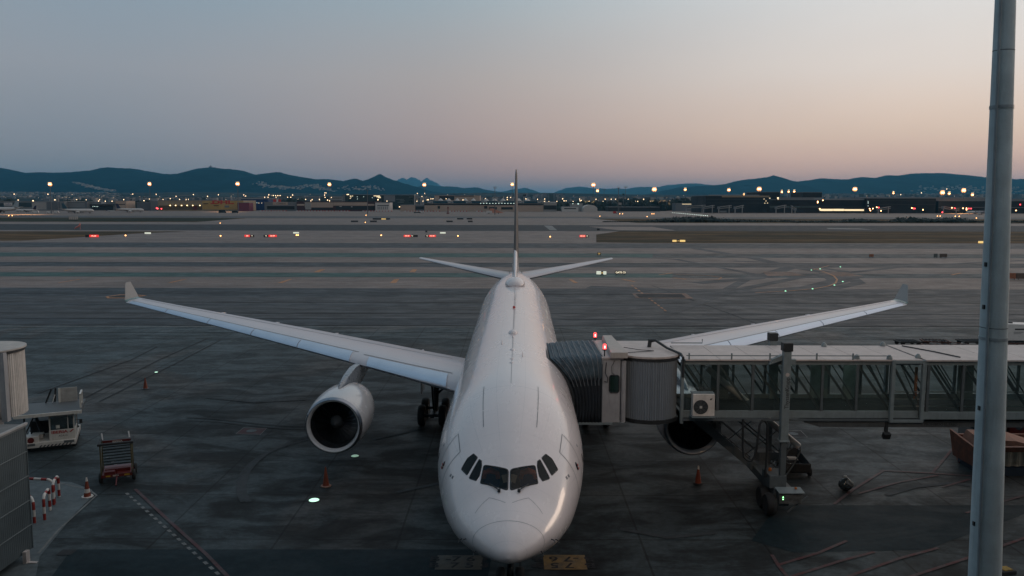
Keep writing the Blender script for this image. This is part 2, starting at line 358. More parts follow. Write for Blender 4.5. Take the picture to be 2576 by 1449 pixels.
for k, wd in ((0, .22), (7, .14)): line('tyre_mark', [(470,1050+k),(540,1053+k),(600,1060+k),(660,1067+k),(700,1070+k),(740,1072+k),(775,1072+k)], wd, G_SOFT, .018)
for c in ([(940,1105),(1010,1090),(1085,1070)], [(1000,1238),(1060,1225),(1110,1215)], [(520,1000),(640,1012),(770,1005)], [(1560,1330),(1680,1352),(1800,1340)], [(2230,1245),(2300,1225),(2390,1215),(2440,1222)]): line('tyre_mark', c, .28, G_SOFT, .019)
# red boundary and hatching lines
for c in ([(1942,1395),(1960,1425),(1985,1455)], [(2098,1268),(2145,1232),(2225,1182)], [(2160,1241),(2260,1213),(2360,1195)], [(2210,1183),(2345,1190),(2490,1200)], [(1960,1420),(2060,1390),(2130,1360)], [(1985,1452),(2110,1412),(2200,1388)], [(2120,1455),(2260,1405),(2360,1378)], [(2285,1452),(2420,1408),(2600,1345)], [(2430,1290),(2520,1262),(2600,1240)], [(2345,1190),(2420,1100)], [(2370,1225),(2440,1205)]):
    line('red_boundary_line', c, .15, G_RED, .02)
line('red_boundary_line', [(340,1230),(420,1305),(520,1395),(640,1520)], .16, G_RED, .02)
mb = MB()
A, B = P(318, 1240, .02), P(590, 1480, .02)
for i in range(22):
    a = A.lerp(B, i/22); b = A.lerp(B, (i+.5)/22); n = Vector((-(b-a).y, (b-a).x, 0)).normalized()*.07; mb.sheet([a-n, b-n, b+n, a+n])
struct('dashed_line', mb, G_WHT)
A, B = P(270, 1150, .02), P(330, 1205, .02); mb = MB()
for i in range(6):
    a = A.lerp(B, i/6); b = A.lerp(B, (i+.5)/6); n = Vector((-(b-a).y, (b-a).x, 0)).normalized()*.07; mb.sheet([a-n, b-n, b+n, a+n])
struct('dashed_line', mb, G_WHT)
# darker ground patches under the nose and pale walkway by the left wall
poly('dark_patch', [(180,1382),(1240,1382),(1200,1600),(20,1600)], G_PATCH, .008)
poly('dark_patch', [(1955,1271),(2620,1271),(2560,1300),(2330,1382),(2000,1390),(1890,1360)], G_PATCH, .008)  # larger dark ground area at lower right
G_WALK = gmat('walkway_concrete', (.085, .105, .112), 'plain', streak=0)
poly('walkway', [(60,1205),(180,1213),(232,1232),(232,1250),(190,1290),(100,1400),(90,1449),(-200,1600),(-200,1205)], G_WALK, .012)
line('walkway_edge', [(120,1208),(225,1232),(243,1246),(225,1262),(150,1330),(96,1392)], .1, G_WHT, .016)
poly('drain_cover', [(140,1396),(158,1382),(196,1382),(178,1396)], G_BLK, .02)
for q in ([(592,1092),(612,1075),(672,1077),(655,1094)], [(2545/1,1087),(2560,1087),(2560,1080),(2545,1080)], [(1978,1100),(1955,1084),(2015,1083),(2032,1100)]):
    poly('hydrant_marking', q, G_WHT, .016); cx = sum(a for a, b in q)/4; cy = sum(b for a, b in q)/4
    poly('hydrant_marking', [(cx+(a-cx)*.95, cy+(b-cy)*.90) for a, b in q], G_RED if cx < 1000 else G_BLK, .02)
    mb = MB(); mb.cyl(P(cx, cy, .0), P(cx, cy, 0)+Vector((0, 0, .03)), .32, n=20); struct('hydrant_cover', mb, G_WALK)
# stand number panels with aircraft types
Y_PAD = gmat('stand_panel_paint', (.19, .115, .04), 'painted', stain=.5); Y_PAD2 = gmat('faded_panel_paint', (.075, .060, .045), 'painted', stain=.5)
K_TXT = mat('black_ground_lettering', (.012, .012, .014), .9, var=0)
for (a, b, flip, mt) in ((P(1366,1397), P(1478,1434), True, Y_PAD), (P(1101,1398), P(1212,1434), False, Y_PAD2)):
    x0, x1, y1, y0 = a.x, b.x, a.y, b.y
    mb = MB(); mb.sheet([(x0, y0, .02), (x1, y0, .02), (x1, y1, .02), (x0, y1, .02)]); struct('stand_panel', mb, mt)
    cx = (x0+x1)/2
    for k, s in enumerate(('B -7 6 7', 'B  7 5 3')):
        yy = y0+(y1-y0)*(.72 if k == 0 else .28)
        tt = text('stand_lettering', s, K_TXT, Matrix.Translation((cx, yy, .026)) @ Matrix.Rotation(math.pi if flip else 0, 4, 'Z'), .62, depth=.001, sx=1.25, bold=.012)
        tag(tt, kind='structure')
# wheel stop bars either side of the nose gear
for u in (1205, 1360):
    for v in (1404, 1424): mb = MB(); mb.box(P(u, v, .012), (.75, .22, .004)); struct('stop_mark', mb, G_BLK)
# ------------------------------------------------------------ hills
def hillmat(name, c):
    m = bpy.data.materials.new(name); m.use_nodes = True; t = NT(m.node_tree); out = t.n('ShaderNodeOutputMaterial'); p = t.n('ShaderNodeBsdfPrincipled'); t.t.links.new(p.outputs[0], out.inputs[0])
    pos = t.n('ShaderNodeNewGeometry').outputs['Position']
    t.set(p.inputs['Base Color'], t.ramp(t.noise(pos, .004, 9, .7), [(.35, tuple(q*.35 for q in c)), (.55, c), (.72, (c[0]*3.2, c[1]*2.0, c[2]*1.6))])); p.inputs['Roughness'].default_value = 1; p.inputs['Specular IOR Level'].default_value = 0
    return m
def ridge(name, pts, Y, m, front, back, amp=1., seed=0):
    rnd = random.Random(seed); g = [W(u, v, Y) for u, v in pts]; n = 420; mb = MB(); x0, x1 = g[0].x, g[-1].x; ph = [rnd.uniform(0, 9) for _ in range(12)]
    def crest(x):
        for a, b in zip(g, g[1:]):
            if x <= b.x:
                f = (x-a.x)/(b.x-a.x); f = f*.5+(f*f*(3-2*f))*.5; return a.z+(b.z-a.z)*f
        return g[-1].z
    T = [(-1, 0), (-.8, .10), (-.6, .28), (-.4, .52), (-.22, .76), (-.1, .91), (0, 1), (.15, .9), (.5, .45), (1, 0)]
    rows = []
    for tt, k in T:
        row = []
        for i in range(n+1):
            x = x0+(x1-x0)*i/n; h = crest(x); dd = front if tt < 0 else back
            s = math.sin(x/310+ph[0])+.7*math.sin(x/140+ph[1]+tt*5)+.5*math.sin(x/620+ph[2])
            hh = h*k*(1+.16*s*(1-k)) if k > 0 else -5
            if k == 1: hh += amp*(rnd.uniform(-2, 2)+2.5*math.sin(x/60+ph[3]))*Y/9000
            else: hh += k*rnd.uniform(-3, 3)
            row.append(Vector((x, Y+tt*dd+90*math.sin(x/500+ph[4]+tt*3)*(k < 1), hh)))
        rows.append(row)
    mb.loft(rows, cap=False, closed=False); return tag(mb.build(name, m, None, 'all', fix=False), kind='structure')
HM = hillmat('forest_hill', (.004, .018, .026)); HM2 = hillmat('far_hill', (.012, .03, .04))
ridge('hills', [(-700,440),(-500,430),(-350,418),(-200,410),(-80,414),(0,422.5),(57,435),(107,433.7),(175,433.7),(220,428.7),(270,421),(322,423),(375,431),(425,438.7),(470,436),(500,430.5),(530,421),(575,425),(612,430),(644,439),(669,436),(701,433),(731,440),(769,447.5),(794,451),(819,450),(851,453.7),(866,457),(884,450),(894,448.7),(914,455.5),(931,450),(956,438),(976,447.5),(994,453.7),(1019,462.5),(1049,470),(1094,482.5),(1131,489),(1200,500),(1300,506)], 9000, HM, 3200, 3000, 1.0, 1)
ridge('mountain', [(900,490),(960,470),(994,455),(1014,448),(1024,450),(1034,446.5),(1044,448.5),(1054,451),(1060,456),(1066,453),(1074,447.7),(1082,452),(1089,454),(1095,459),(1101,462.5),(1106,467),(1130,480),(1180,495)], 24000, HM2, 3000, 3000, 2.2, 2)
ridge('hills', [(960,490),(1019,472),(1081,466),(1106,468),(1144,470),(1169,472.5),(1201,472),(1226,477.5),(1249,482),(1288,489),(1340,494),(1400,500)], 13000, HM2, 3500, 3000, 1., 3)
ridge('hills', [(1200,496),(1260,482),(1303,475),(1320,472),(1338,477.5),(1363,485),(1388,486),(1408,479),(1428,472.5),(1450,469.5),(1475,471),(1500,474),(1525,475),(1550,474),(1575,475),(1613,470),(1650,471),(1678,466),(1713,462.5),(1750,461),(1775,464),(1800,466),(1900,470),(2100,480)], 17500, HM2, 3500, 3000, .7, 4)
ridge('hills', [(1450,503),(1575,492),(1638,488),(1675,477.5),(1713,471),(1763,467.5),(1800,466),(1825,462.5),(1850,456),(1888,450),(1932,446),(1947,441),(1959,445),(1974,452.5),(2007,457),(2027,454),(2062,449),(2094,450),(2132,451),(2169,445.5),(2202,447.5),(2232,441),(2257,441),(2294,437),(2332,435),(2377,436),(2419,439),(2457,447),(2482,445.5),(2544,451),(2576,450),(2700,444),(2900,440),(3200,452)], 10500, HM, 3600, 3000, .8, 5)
# gentle built-up slope at the foot of the hills
fm = hillmat('suburb_ground', (.05, .055, .05)); mb = MB()
rows = [[Vector((-6000+i*300, y, z+(8*math.sin(i*.7) if z > 0 else 0))) for i in range(41)] for y, z in ((2300, -1), (3400, 8), (4600, 32), (6000, 72), (7200, 90))]
mb.loft(rows, cap=False, closed=False); tag(mb.build('suburb_slope', fm, None, 'all', fix=False), kind='structure')
def slope_z(y): 
    t_ = [(2300, -1), (3400, 8), (4600, 32), (6000, 72), (7200, 90)]
    for (a, b), (c, d_) in zip(t_, t_[1:]):
        if y <= c: return b+(d_-b)*(y-a)/(c-a)
    return 90
# ------------------------------------------------------------ haze
hz = bpy.data.materials.new('evening_haze'); hz.use_nodes = True; t = NT(hz.node_tree); out = t.n('ShaderNodeOutputMaterial'); pv = t.n('ShaderNodeVolumePrincipled')
pv.inputs['Color'].default_value = (.18, .64, 1., 1); pv.inputs['Density'].default_value = 4.0e-5; pv.inputs['Anisotropy'].default_value = .2; t.t.links.new(pv.outputs[0], out.inputs['Volume'])
mb = MB(); mb.b2((-39000, -5900, -8), (39000, 59000, 800)); tag(mb.build('haze', hz), kind='stuff')
# ------------------------------------------------------------ airliner
Y0 = 22.2
PL = thing('airliner', 'large white twin-engine airliner with dark tail parked nose-in at the stand', 'airplane', (-.10, Y0, 0), -.0085)
def plane_paint():
    m = bpy.data.materials.new('white_aircraft_paint'); m.use_nodes = True; t = NT(m.node_tree); out = t.n('ShaderNodeOutputMaterial'); p = t.n('ShaderNodeBsdfPrincipled'); t.t.links.new(p.outputs[0], out.inputs[0])
    o = t.n('ShaderNodeTexCoord').outputs['Object']; x, y, z = t.sep(o)
    n1 = t.noise(t.vm('MULTIPLY', o, (1, .35, 1)), .7, 6, .65); n2 = t.noise(t.vm('MULTIPLY', o, (4, .6, 4)), 1.5, 5, .7)
    c = t.ramp(n1, [(.25, (.74, .66, .655)), (.75, (.80, .72, .705))])
    c = t.mix(t.sm(n2, .55, .8, 0, .16), c, (.50, .49, .49))
    def seam(v, per, off, wd):
        e = t.m('ABSOLUTE', t.m('SUBTRACT', t.m('FRACT', t.m('DIVIDE', t.m('SUBTRACT', v, off), per)), .5)); return t.sm(e, .5-wd*2.2/per, .5-wd/per, 0, 1)
    s = t.m('MAXIMUM', seam(y, 5.3, 2.4, .012), 0.)
    s = t.m('MULTIPLY', s, t.sm(y, 6., 6.4, 0, .35))
    c = t.mix(s, c, (.3, .3, .31)); ang = t.m('ARCTAN2', x, t.m('SUBTRACT', z, 4.95)); ls = t.m('MULTIPLY', seam(ang, .42, .21, .003), t.m('MULTIPLY', t.sm(y, 3.5, 4.2), .22)); c = t.mix(ls, c, (.33, .33, .34)); s2 = t.m('MULTIPLY', seam(y, 1.06, .3, .006), .13); c = t.mix(s2, c, (.35, .35, .36)); st = t.noise(t.vm('MULTIPLY', o, (2.2, 2.2, .35)), 2.2, 5, .7); c = t.mix(t.m('MULTIPLY', t.sm(st, .55, .75), t.sm(t.m('ABSOLUTE', x), .8, 2.6, .05, .30)), c, (.42, .41, .40))
    tl = t.sm(t.m('ADD', y, t.m('MULTIPLY', t.m('ABSOLUTE', x), .9)), 49.6, 50.0, 0, 1)
    c = t.mix(tl, c, (.085, .14, .125))
    t.set(p.inputs['Base Color'], c); t.set(p.inputs['Roughness'], t.sm(n1, .3, .8, .24, .30)); p.inputs['Coat Weight'].default_value = .6; p.inputs['Coat Roughness'].default_value = .05
    return m
PAINT = plane_paint()
WING = mat('grey_white_wing_paint', (.53, .51, .54), .34, var=.05, scale=.6, coat=.2)
SLAT = mat('bare_slat_metal', (.60, .66, .76), .34, metal=.75, var=.05, scale=.8)
CHROME = mat('polished_inlet_lip', (.30, .32, .36), .32, metal=1., var=.05)
DARKM = mat('dark_gear_metal', (.05, .055, .06), .5, metal=.4)
TYRE = mat('tyre_rubber', (.012, .013, .014), .8, var=.3)
SEAL = mat('dark_window_seal', (.012, .014, .017), .5, var=0)
LINE = mat('grey_panel_gap', (.20, .205, .215), .7, var=0)
FINP = mat('bronze_fin_paint', (.050, .038, .032), .45, var=.08, scale=.5)
WLET = mat('taupe_winglet_paint', (.26, .245, .235), .4, var=.06, scale=.8)
NAC = mat('white_nacelle_paint', (.62, .60, .60), .26, var=.05, scale=.8, coat=.6)
CKG = mat('cockpit_glass', (.004, .008, .014), .05, var=.0, ior=1.33)
TOPP = [(0,-.60),(.05,-.45),(.15,-.32),(.5,-.05),(1,.18),(1.6,.40),(2.1,.60),(2.6,.88),(3.1,1.15),(3.6,1.42),(4.2,1.70),(5,2.06),(6,2.40),(7,2.62),(8,2.75),(9.5,2.82),(44,2.82),(50,2.74),(54,2.60),(57,2.38),(57.6,2.2)]
BOTP = [(0,-.60),(.05,-.72),(.15,-.82),(.5,-.98),(1,-1.17),(1.6,-1.42),(2.1,-1.62),(2.6,-1.84),(3.1,-2.02),(3.6,-2.24),(4.2,-2.40),(5,-2.57),(6,-2.70),(7,-2.78),(8,-2.82),(9.5,-2.82),(36,-2.82),(40,-2.6),(44,-1.95),(48,-1.05),(52,.0),(55,.85),(57,1.5),(57.6,1.8)]
HWP = [(0,0),(.05,.2),(.15,.38),(.5,.76),(1,1.12),(1.6,1.46),(2.1,1.69),(2.6,1.88),(3.1,2.05),(3.6,2.19),(4.2,2.33),(5,2.49),(6,2.65),(7,2.75),(8,2.80),(9.5,2.82),(40,2.82),(44,2.66),(48,2.22),(52,1.55),(55,.95),(57,.45),(57.6,.15)]
def lerp_t(tab, s):
    if s <= tab[0][0]: return tab[0][1]
    for i in range(len(tab)-1):
        a, b = tab[i], tab[i+1]
        if s <= b[0]:
            # monotone cubic (Catmull) for smooth skin
            t_ = (s-a[0])/(b[0]-a[0]); p0 = tab[i-1] if i else a; p3 = tab[i+2] if i+2 < len(tab) else b
            def sl(p, q): return (q[1]-p[1])/(q[0]-p[0]) if q[0] != p[0] else 0
            m1 = sl(p0, b); m2 = sl(a, p3); dx = b[0]-a[0]; ss = sl(a, b)
            if ss == 0: m1 = m2 = 0
            else:
                m1 = max(0, min(m1/ss, 3))*ss; m2 = max(0, min(m2/ss, 3))*ss
            h = t_*t_; k = h*t_
            return a[1]*(2*k-3*h+1)+m1*dx*(k-2*h+t_)+b[1]*(-2*k+3*h)+m2*dx*(k-h)
    return tab[-1][1]
def zc(s): return 4.85+.013*max(0, s-6)
def sect(s, n=96):
    tp, bt, hw = lerp_t(TOPP, s), lerp_t(BOTP, s), lerp_t(HWP, s); mz = (tp+bt)/2; hh = (tp-bt)/2
    return [Vector((hw*math.sin(2*math.pi*i/n), s, zc(s)+mz+hh*math.cos(2*math.pi*i/n))) for i in range(n)]
ST = [.0005, .02, .05, .09, .15, .25, .38, .5, .7, .85, 1, 1.2, 1.4, 1.6, 1.85, 2.1, 2.35, 2.6, 2.85, 3.1, 3.35, 3.6, 3.9, 4.2, 4.6, 5, 5.5, 6, 6.5, 7, 7.5, 8, 8.7, 9.5]+list(range(11, 40, 2))+[40, 41.5, 43, 44.5, 46, 47.5, 49, 50.5, 52, 53.5, 55, 56, 57, 57.4, 57.6]
mb = MB(); mb.loft([sect(s) for s in ST]); FUS_V, FUS_F = list(mb.v), list(mb.f); FUS = mb.build('fuselage', [PAINT, mat('cockpit_lining', (.012, .014, .018), .8)], PL, 'all')
bvh = BVHTree.FromPolygons([tuple(q) for q in mb.v], mb.f)
PINV = (Matrix.Translation((-.10, Y0, 0)) @ Matrix.Rotation(-.0085, 4, 'Z')).inverted()
def hit(u, v):
    o = PINV @ Vector((0, 0, H)); d = PINV.to_3x3() @ ray(u, v); h = bvh.ray_cast(o, d)
    return (h[0], h[1]) if h[0] is not None else (None, None)
def snap(p):
    h = bvh.find_nearest(Vector(p)); return h[0], h[1]
def rounded(poly, r=.18, k=4):
    out = []; n = len(poly)
    for i in range(n):
        a, b, c = Vector(poly[i-1]), Vector(poly[i]), Vector(poly[(i+1) % n]); p = b+(a-b)*r; q = b+(c-b)*r
        for j in range(k+1):
            f = j/k; out.append((p*(1-f)+b*f)*(1-f)+(b*(1-f)+q*f)*f)
    return out
def densify(poly, m=3): return [Vector(a).lerp(Vector(b), j/m) for a, b in zip(poly, poly[1:]+poly[:1]) for j in range(m)]
def skin_patch(poly, off, name, m, parent, mirror=False, grow=1., flat=False):
    """polygon of local 3D points laid on the skin, as a slightly raised plate with real rim"""
    c = sum(poly, Vector())/len(poly); poly = [c+(p-c)*grow for p in poly]
    K = 7; rings = []; nrm = Vector()
    for k in range(1, K+1):
        rg = []
        for p in poly:
            q, n_ = snap(c+(p-c)*k/K); rg.append(q+n_*off)
        rings.append(rg)
    mb = MB(); q, n_ = snap(c); vs = [q+n_*off]; n = len(poly)
    for rg in rings: vs += rg
    fs = [(0, 1+i, 1+(i+1) % n) for i in range(n)]+[(1+k*n+i, 1+(k+1)*n+i, 1+(k+1)*n+(i+1) % n, 1+k*n+(i+1) % n) for k in range(K-1) for i in range(n)]
    base = len(vs); vs += [snap(p)[0]-snap(p)[1]*.01 for p in poly]; fs += [(1+(K-1)*n+i, base+i, base+(i+1) % n, 1+(K-1)*n+(i+1) % n) for i in range(n)]
    if mirror: vs = [Vector((-a.x, a.y, a.z)) for a in vs]
    mb.add(vs, fs); return mb.build(name, m, parent, 'sm')
def px6(x, y): return ((1640+x*.28985)/1.4907, (1480+y*.28985)/1.4907)
def mirrored(pts6):   # measured on one side, averaged about the centre post
    r = []
    for x, y in pts6: u, v = px6(x, y); r.append(hit(u, v)[0])
    return r
WS = [(952,972),(1262,920),(1297,1140),(1285,1152),(952,1236)]
S1 = [(1296,868),(1330,845),(1450,1075),(1440,1090),(1360,1116),(1318,1055),(1292,930)]
S2 = [(1350,822),(1405,772),(1482,832),(1558,968),(1478,1045)]
WPOLY = []
for nm, pl in (('windshield', WS), ('side_window', S1), ('side_window', S2)):
    pts = [p for p in mirrored(pl)]; rp_ = densify(rounded(pts, .14), 2)
    for mir in (False, True):
        ring = []
        for g_, o_ in ((.99, .0), (.99, .016), (1.07, .010), (1.075, -.004)):
            c_ = sum(rp_, Vector())/len(rp_); rg = []
            for p in rp_: q, n_ = snap(c_+(p-c_)*g_); q = q+n_*o_; rg.append(Vector((-q.x, q.y, q.z)) if mir else q)
            ring.append(rg)
        fr = MB(); fr.loft(ring, cap=False); fr.build('window_seal', SEAL, PL)
        skin_patch(rp_, .002, nm, glass('cockpit_pane', (.62, .68, .75), refl=0., dens=0.) if 'cockpit_pane' not in MATS else MATS['cockpit_pane'], PL, mir, 1.0); WPOLY.append((nm, [Vector((-q.x, q.y, q.z)) if mir else q for q in rp_], mir))

def ribbon(pts, wd, off, mb, mir=False):
    L = []
    for p in pts: q, n_ = snap(p); L.append((q, n_))
    vs = []
    for i, (q, n_) in enumerate(L):
        a = L[max(0, i-1)][0]; b = L[min(len(L)-1, i+1)][0]; d = (b-a).normalized(); s = d.cross(n_).normalized()*wd/2
        for k in (-1, 1): vs.append(q+n_*off+s*k)
    fs = [(2*i, 2*i+1, 2*i+3, 2*i+2) for i in range(len(L)-1)]
    if mir: vs = [Vector((-a.x, a.y, a.z)) for a in vs]
    mb.add(vs, fs)
def spt(s, ang):   # point on skin: station, angle from crown (deg, + = right)
    r = sect(s, 720); return r[int(round(ang*2)) % 720]
# doors: front pair, midship pair
def door(s0, s1, a0, a1, side):
    loop = [(s0+(s1-s0)*f, a0) for f in [i/6 for i in range(7)]]+[(s1, a0+(a1-a0)*i/20) for i in range(1, 21)]+[(s1+(s0-s1)*i/6, a1) for i in range(1, 7)]+[(s0, a1+(a0-a1)*i/20) for i in range(1, 20)]
    pts = [spt(s, a) for s, a in loop]; mb = MB()
    if side < 0: pts = [Vector((-p.x, p.y, p.z)) for p in pts]
    ribbon(pts+[pts[0]], .035, .006, mb); d = mb.build('door', LINE, PL, fix=False)
    w_ = MB(); c = spt((s0+s1)/2, a0+(a1-a0)*.42)
    if side < 0: c.x = -c.x
    ring = [snap(c+Vector((0, .10*math.cos(k*.52), .16*math.sin(k*.52)))) for k in range(12)]
    w_.sheet([a+b*.012 for a, b in ring]); w_.build('door_window', CKG, d, fix=False)
    return d
for sd_ in (1, -1):
    door(4.45, 5.5, 46, 104, sd_); door(26.4, 27.4, 50, 100, sd_); door(45, 46, 52, 100, sd_)
door(14.5, 15.6, 50, 102, -1)
# cabin windows
wm = MB(); n_ = 14
z_ = [Vector((0, .115*math.copysign(abs(math.cos(2*math.pi*k/n_))**.7, math.cos(2*math.pi*k/n_)), .17*math.copysign(abs(math.sin(2*math.pi*k/n_))**.7, math.sin(2*math.pi*k/n_)))) for k in range(n_)]
for sd_ in (1, -1):
    first = None; s = 6.4
    while s < 44:
        if not (14.1 < s < 15.9 or 26.1 < s < 27.7):
            w2 = MB(); base = Vector((0, s, 0)); q, nn = snap((sd_*2.82, s, zc(s)+.35)); rg = [snap(q+k) for k in z_]; w2.sheet([a-q+b*.008 for a, b in rg])
            if first is None: first = w2.build('cabin_window', CKG, PL, fix=False); first.location = q
            else:
                c_ = first.copy(); C.objects.link(c_); c_.parent = PL; c_.location = q
        s += .85
# panel seams on the crown and radome
mb = MB()
ribbon([spt(8+i*.8, 0) for i in range(46)], .02, .004, mb)
ribbon([spt(.95, a) for a in range(-110, 111, 5)], .014, .004, mb)
for sg in (1, -1):
    mb2 = MB(); ribbon([spt(5.0+i*.4, 22*sg) for i in range(9)], .03, .005, mb)
    ribbon([spt(2.0-.10*abs(i-3), (4+i*6)*sg) for i in range(8)], .014, .004, mb)
mb.build('panel_seam', LINE, PL, fix=False)
for s, a in ((3.7, 60), (3.9, 62), (6.1, 66)):
    for sg in (1, -1):
        mb = MB(); q, nn = snap(spt(s, a*sg)); mb.box(q+nn*.004, (.10, .10, .012), nn.to_track_quat('Z', 'Y').to_matrix()); mb.build('static_port', LINE, PL)
# emblem marks beside the front door
RM = mat('small_red_marking', (.25, .02, .02), .5, var=0)
for sg in (1, -1):
    for k in range(2): mb = MB(); q, nn = snap(spt(5.15+.0*k, (72+k*3)*sg)); mb.box(q+nn*.004, (.16, .07, .012), nn.to_track_quat('Z', 'Y').to_matrix()); mb.build('door_marking', RM, PL)
# real cockpit: window openings cut through the skin into a dark cabin with seats
STF = sorted(set([q for q in ST if not 1.75 < q < 4.1]+[1.75+.03*k for k in range(79)]))
def shell(off, sts, n, name, m_):
    mb = MB(); rings = []
    for q in sts:
        r = sect(q, n); c_ = sum(r, Vector())/n; rings.append([p-(p-c_).normalized()*off for p in r])
    mb.loft(rings); Q = []
    for nm, pl, mir in WPOLY:
        c_ = sum(pl, Vector())/len(pl); sx = -1 if c_.x < 0 else 1; nn = snap(c_)[1]; ax = nn.orthogonal().normalized(); ay = nn.cross(ax); Q.append((c_, nn, ax, ay, [((p-c_).dot(ax), (p-c_).dot(ay)) for p in pl]))
    def inside(p):
        for c_, nn, ax, ay, pg in Q:
            d_ = p-c_
            if d_.length > 1.0 or abs(d_.dot(nn)) > .35: continue
            x, y = d_.dot(ax)/1.015, d_.dot(ay)/1.015; c = False; j = len(pg)-1
            for i in range(len(pg)):
                if (pg[i][1] > y) != (pg[j][1] > y) and x < (pg[j][0]-pg[i][0])*(y-pg[i][1])/(pg[j][1]-pg[i][1])+pg[i][0]: c = not c
                j = i
            if c: return True
        return False
    keep = []
    for f in mb.f:
        if len(f) > 4: keep.append(f); continue
        p = mb.v[f[0]]
        if 1.5 < p.y < 4.6 and inside((p+mb.v[f[2]])/2): continue
        keep.append(f)
    mb.f = keep; mb.mi = [0]*len(keep); return mb.build(name, m_, PL, 'all')
bpy.data.objects.remove(FUS); FUS = shell(0, STF, 360, 'fuselage', PAINT)
shell(.03, [1.75+.03*k for k in range(100)], 360, 'cockpit_lining', mat('cockpit_lining_paint', (.012, .014, .018), .8))
SEATB = mat('dark_blue_seat', (.03, .07, .20), .8); HEADR = mat('orange_red_headrest', (.80, .16, .07), .8, var=.2); PAPER = mat('white_paper', (.6, .62, .6), .8); VIS = mat('tan_sun_visor', (.55, .36, .20), .7)
for sg in (1, -1):
    mb = MB(); mb.box((sg*.62, 4.1, 5.25), (.52, .14, .75)); st = mb.build('pilot_seat', SEATB, PL, bevel=.04)
    mb = MB(); mb.tube([(sg*.62-.24, 3.55, 5.42), (sg*.62-.2, 3.5, 5.62), (sg*.62, 3.48, 5.70), (sg*.62+.2, 3.5, 5.62), (sg*.62+.24, 3.55, 5.42)], [.07, .09, .11, .09, .07], 10); mb.build('headrest', HEADR, st, 'sm')
    mb = MB(); mb.box((sg*.13, 2.95, 5.62), (.20, .02, .26), Matrix.Rotation(.25*sg, 3, 'Y')); mb.build('sun_visor', VIS, PL)
mb = MB(); mb.b2((-1.2, 2.75, 5.12), (1.2, 3.2, 5.2)); mb.build('glareshield', SEAL, PL)
mb = MB(); mb.box((.72, 2.62, 5.42), (.30, .16, .02), Matrix.Rotation(-.5, 3, 'X') @ Matrix.Rotation(.3, 3, 'Z')); mb.build('paper', PAPER, PL); mb = MB(); mb.box((1.35, 3.1, 5.35), (.2, .12, .02), Matrix.Rotation(-.6, 3, 'X')); mb.build('paper', PAPER, PL)
# wipers
for sg in (1, -1):
    mb = MB(); a = hit(*px6(1055, 1250)); b = hit(*px6(1180, 1165)); c = hit(*px6(1290, 1145)); a2 = hit(*px6(1040, 1240))
    L = [a[0]+a[1]*.06, b[0]+b[1]*.05, c[0]+c[1]*.04]; L = [Vector((p.x*sg, p.y, p.z)) if sg > 0 else Vector((-p.x, p.y, p.z)) for p in L]
    mb.tube([L[0], L[1]], .022, 6); mb.tube([L[0].lerp(L[1], .7)+Vector((0, 0, .0)), L[2]], .012, 6); mb.cyl(L[0]-Vector((0, 0, .06)), L[0]+Vector((0, 0, .03)), .05, n=10); mb.build('wiper', DARKM, PL, 'sm')
# roof antennas
def hump(s, l, w_, h, name, m=PAINT, x=0):
    q, nn = snap((x, s, zc(s)+3)); mb = MB(); rings = []
    for k in range(9):
        f = k/8; ww = w_/2*math.sin(math.pi*min(1, .08+f*.92))**.5; hh = h*math.sin(math.pi*min(1, .08+f*.9))**.6
        rings.append([q+Vector((ww*math.cos(a), -l/2+l*f, hh*max(0, math.sin(a))-.03)) for a in [math.pi*j/10 for j in range(11)]])
    mb.loft(rings); return mb.build(name, m, PL, 'all')
def blade(s, l, h, x=0, m=PAINT):
    q, nn = snap((x, s, zc(s)+3)); mb = MB(); rings = []
    for k in range(5):
        f = k/4; ll = l*(1-.5*f); oy = .35*l*f
        rings.append([q+Vector((.035*(1-f*.6)*math.sin(a), oy+ll/2*math.cos(a), -.02+h*f)) for a in [2*math.pi*j/10 for j in range(10)]])
    mb.loft(rings); return mb.build('blade_antenna', m, PL, 'all')
hump(40.5, 3.0, 1.6, .62, 'satellite_antenna')
hump(18.6, .8, .5, .22, 'antenna_fairing'); hump(14.2, .35, .25, .10, 'antenna_fairing'); hump(12.2, .3, .22, .08, 'antenna_fairing'); hump(11.4, .3, .22, .08, 'antenna_fairing')
blade(31.5, .5, .38); blade(17.3, .35, .3); blade(15.8, .3, .22, -.55); blade(12.9, .25, .2, .5)
RB = mat('red_beacon_lamp', (.3, .01, .01), .2, emit=((1, .05, .03), .05)); q, nn = snap((0, 27.5, 9)); mb = MB(); mb.lathe([(0, -.03), (.09, -.03), (.09, .08), (.05, .13), (0, .14)], q, n=12); mb.build('beacon', RB, PL, 'sm')
for s, a in ((1.35, 96), (1.7, 104), (1.0, 118)):
    for sg in (1, -1):
        mb = MB(); q, nn = snap(spt(s, a*sg)); mb.tube([q, q+nn*.10, q+nn*.12+Vector((0, -.16, 0))], [.02, .014, .012], 6); mb.build('pitot_probe', DARKM, PL)
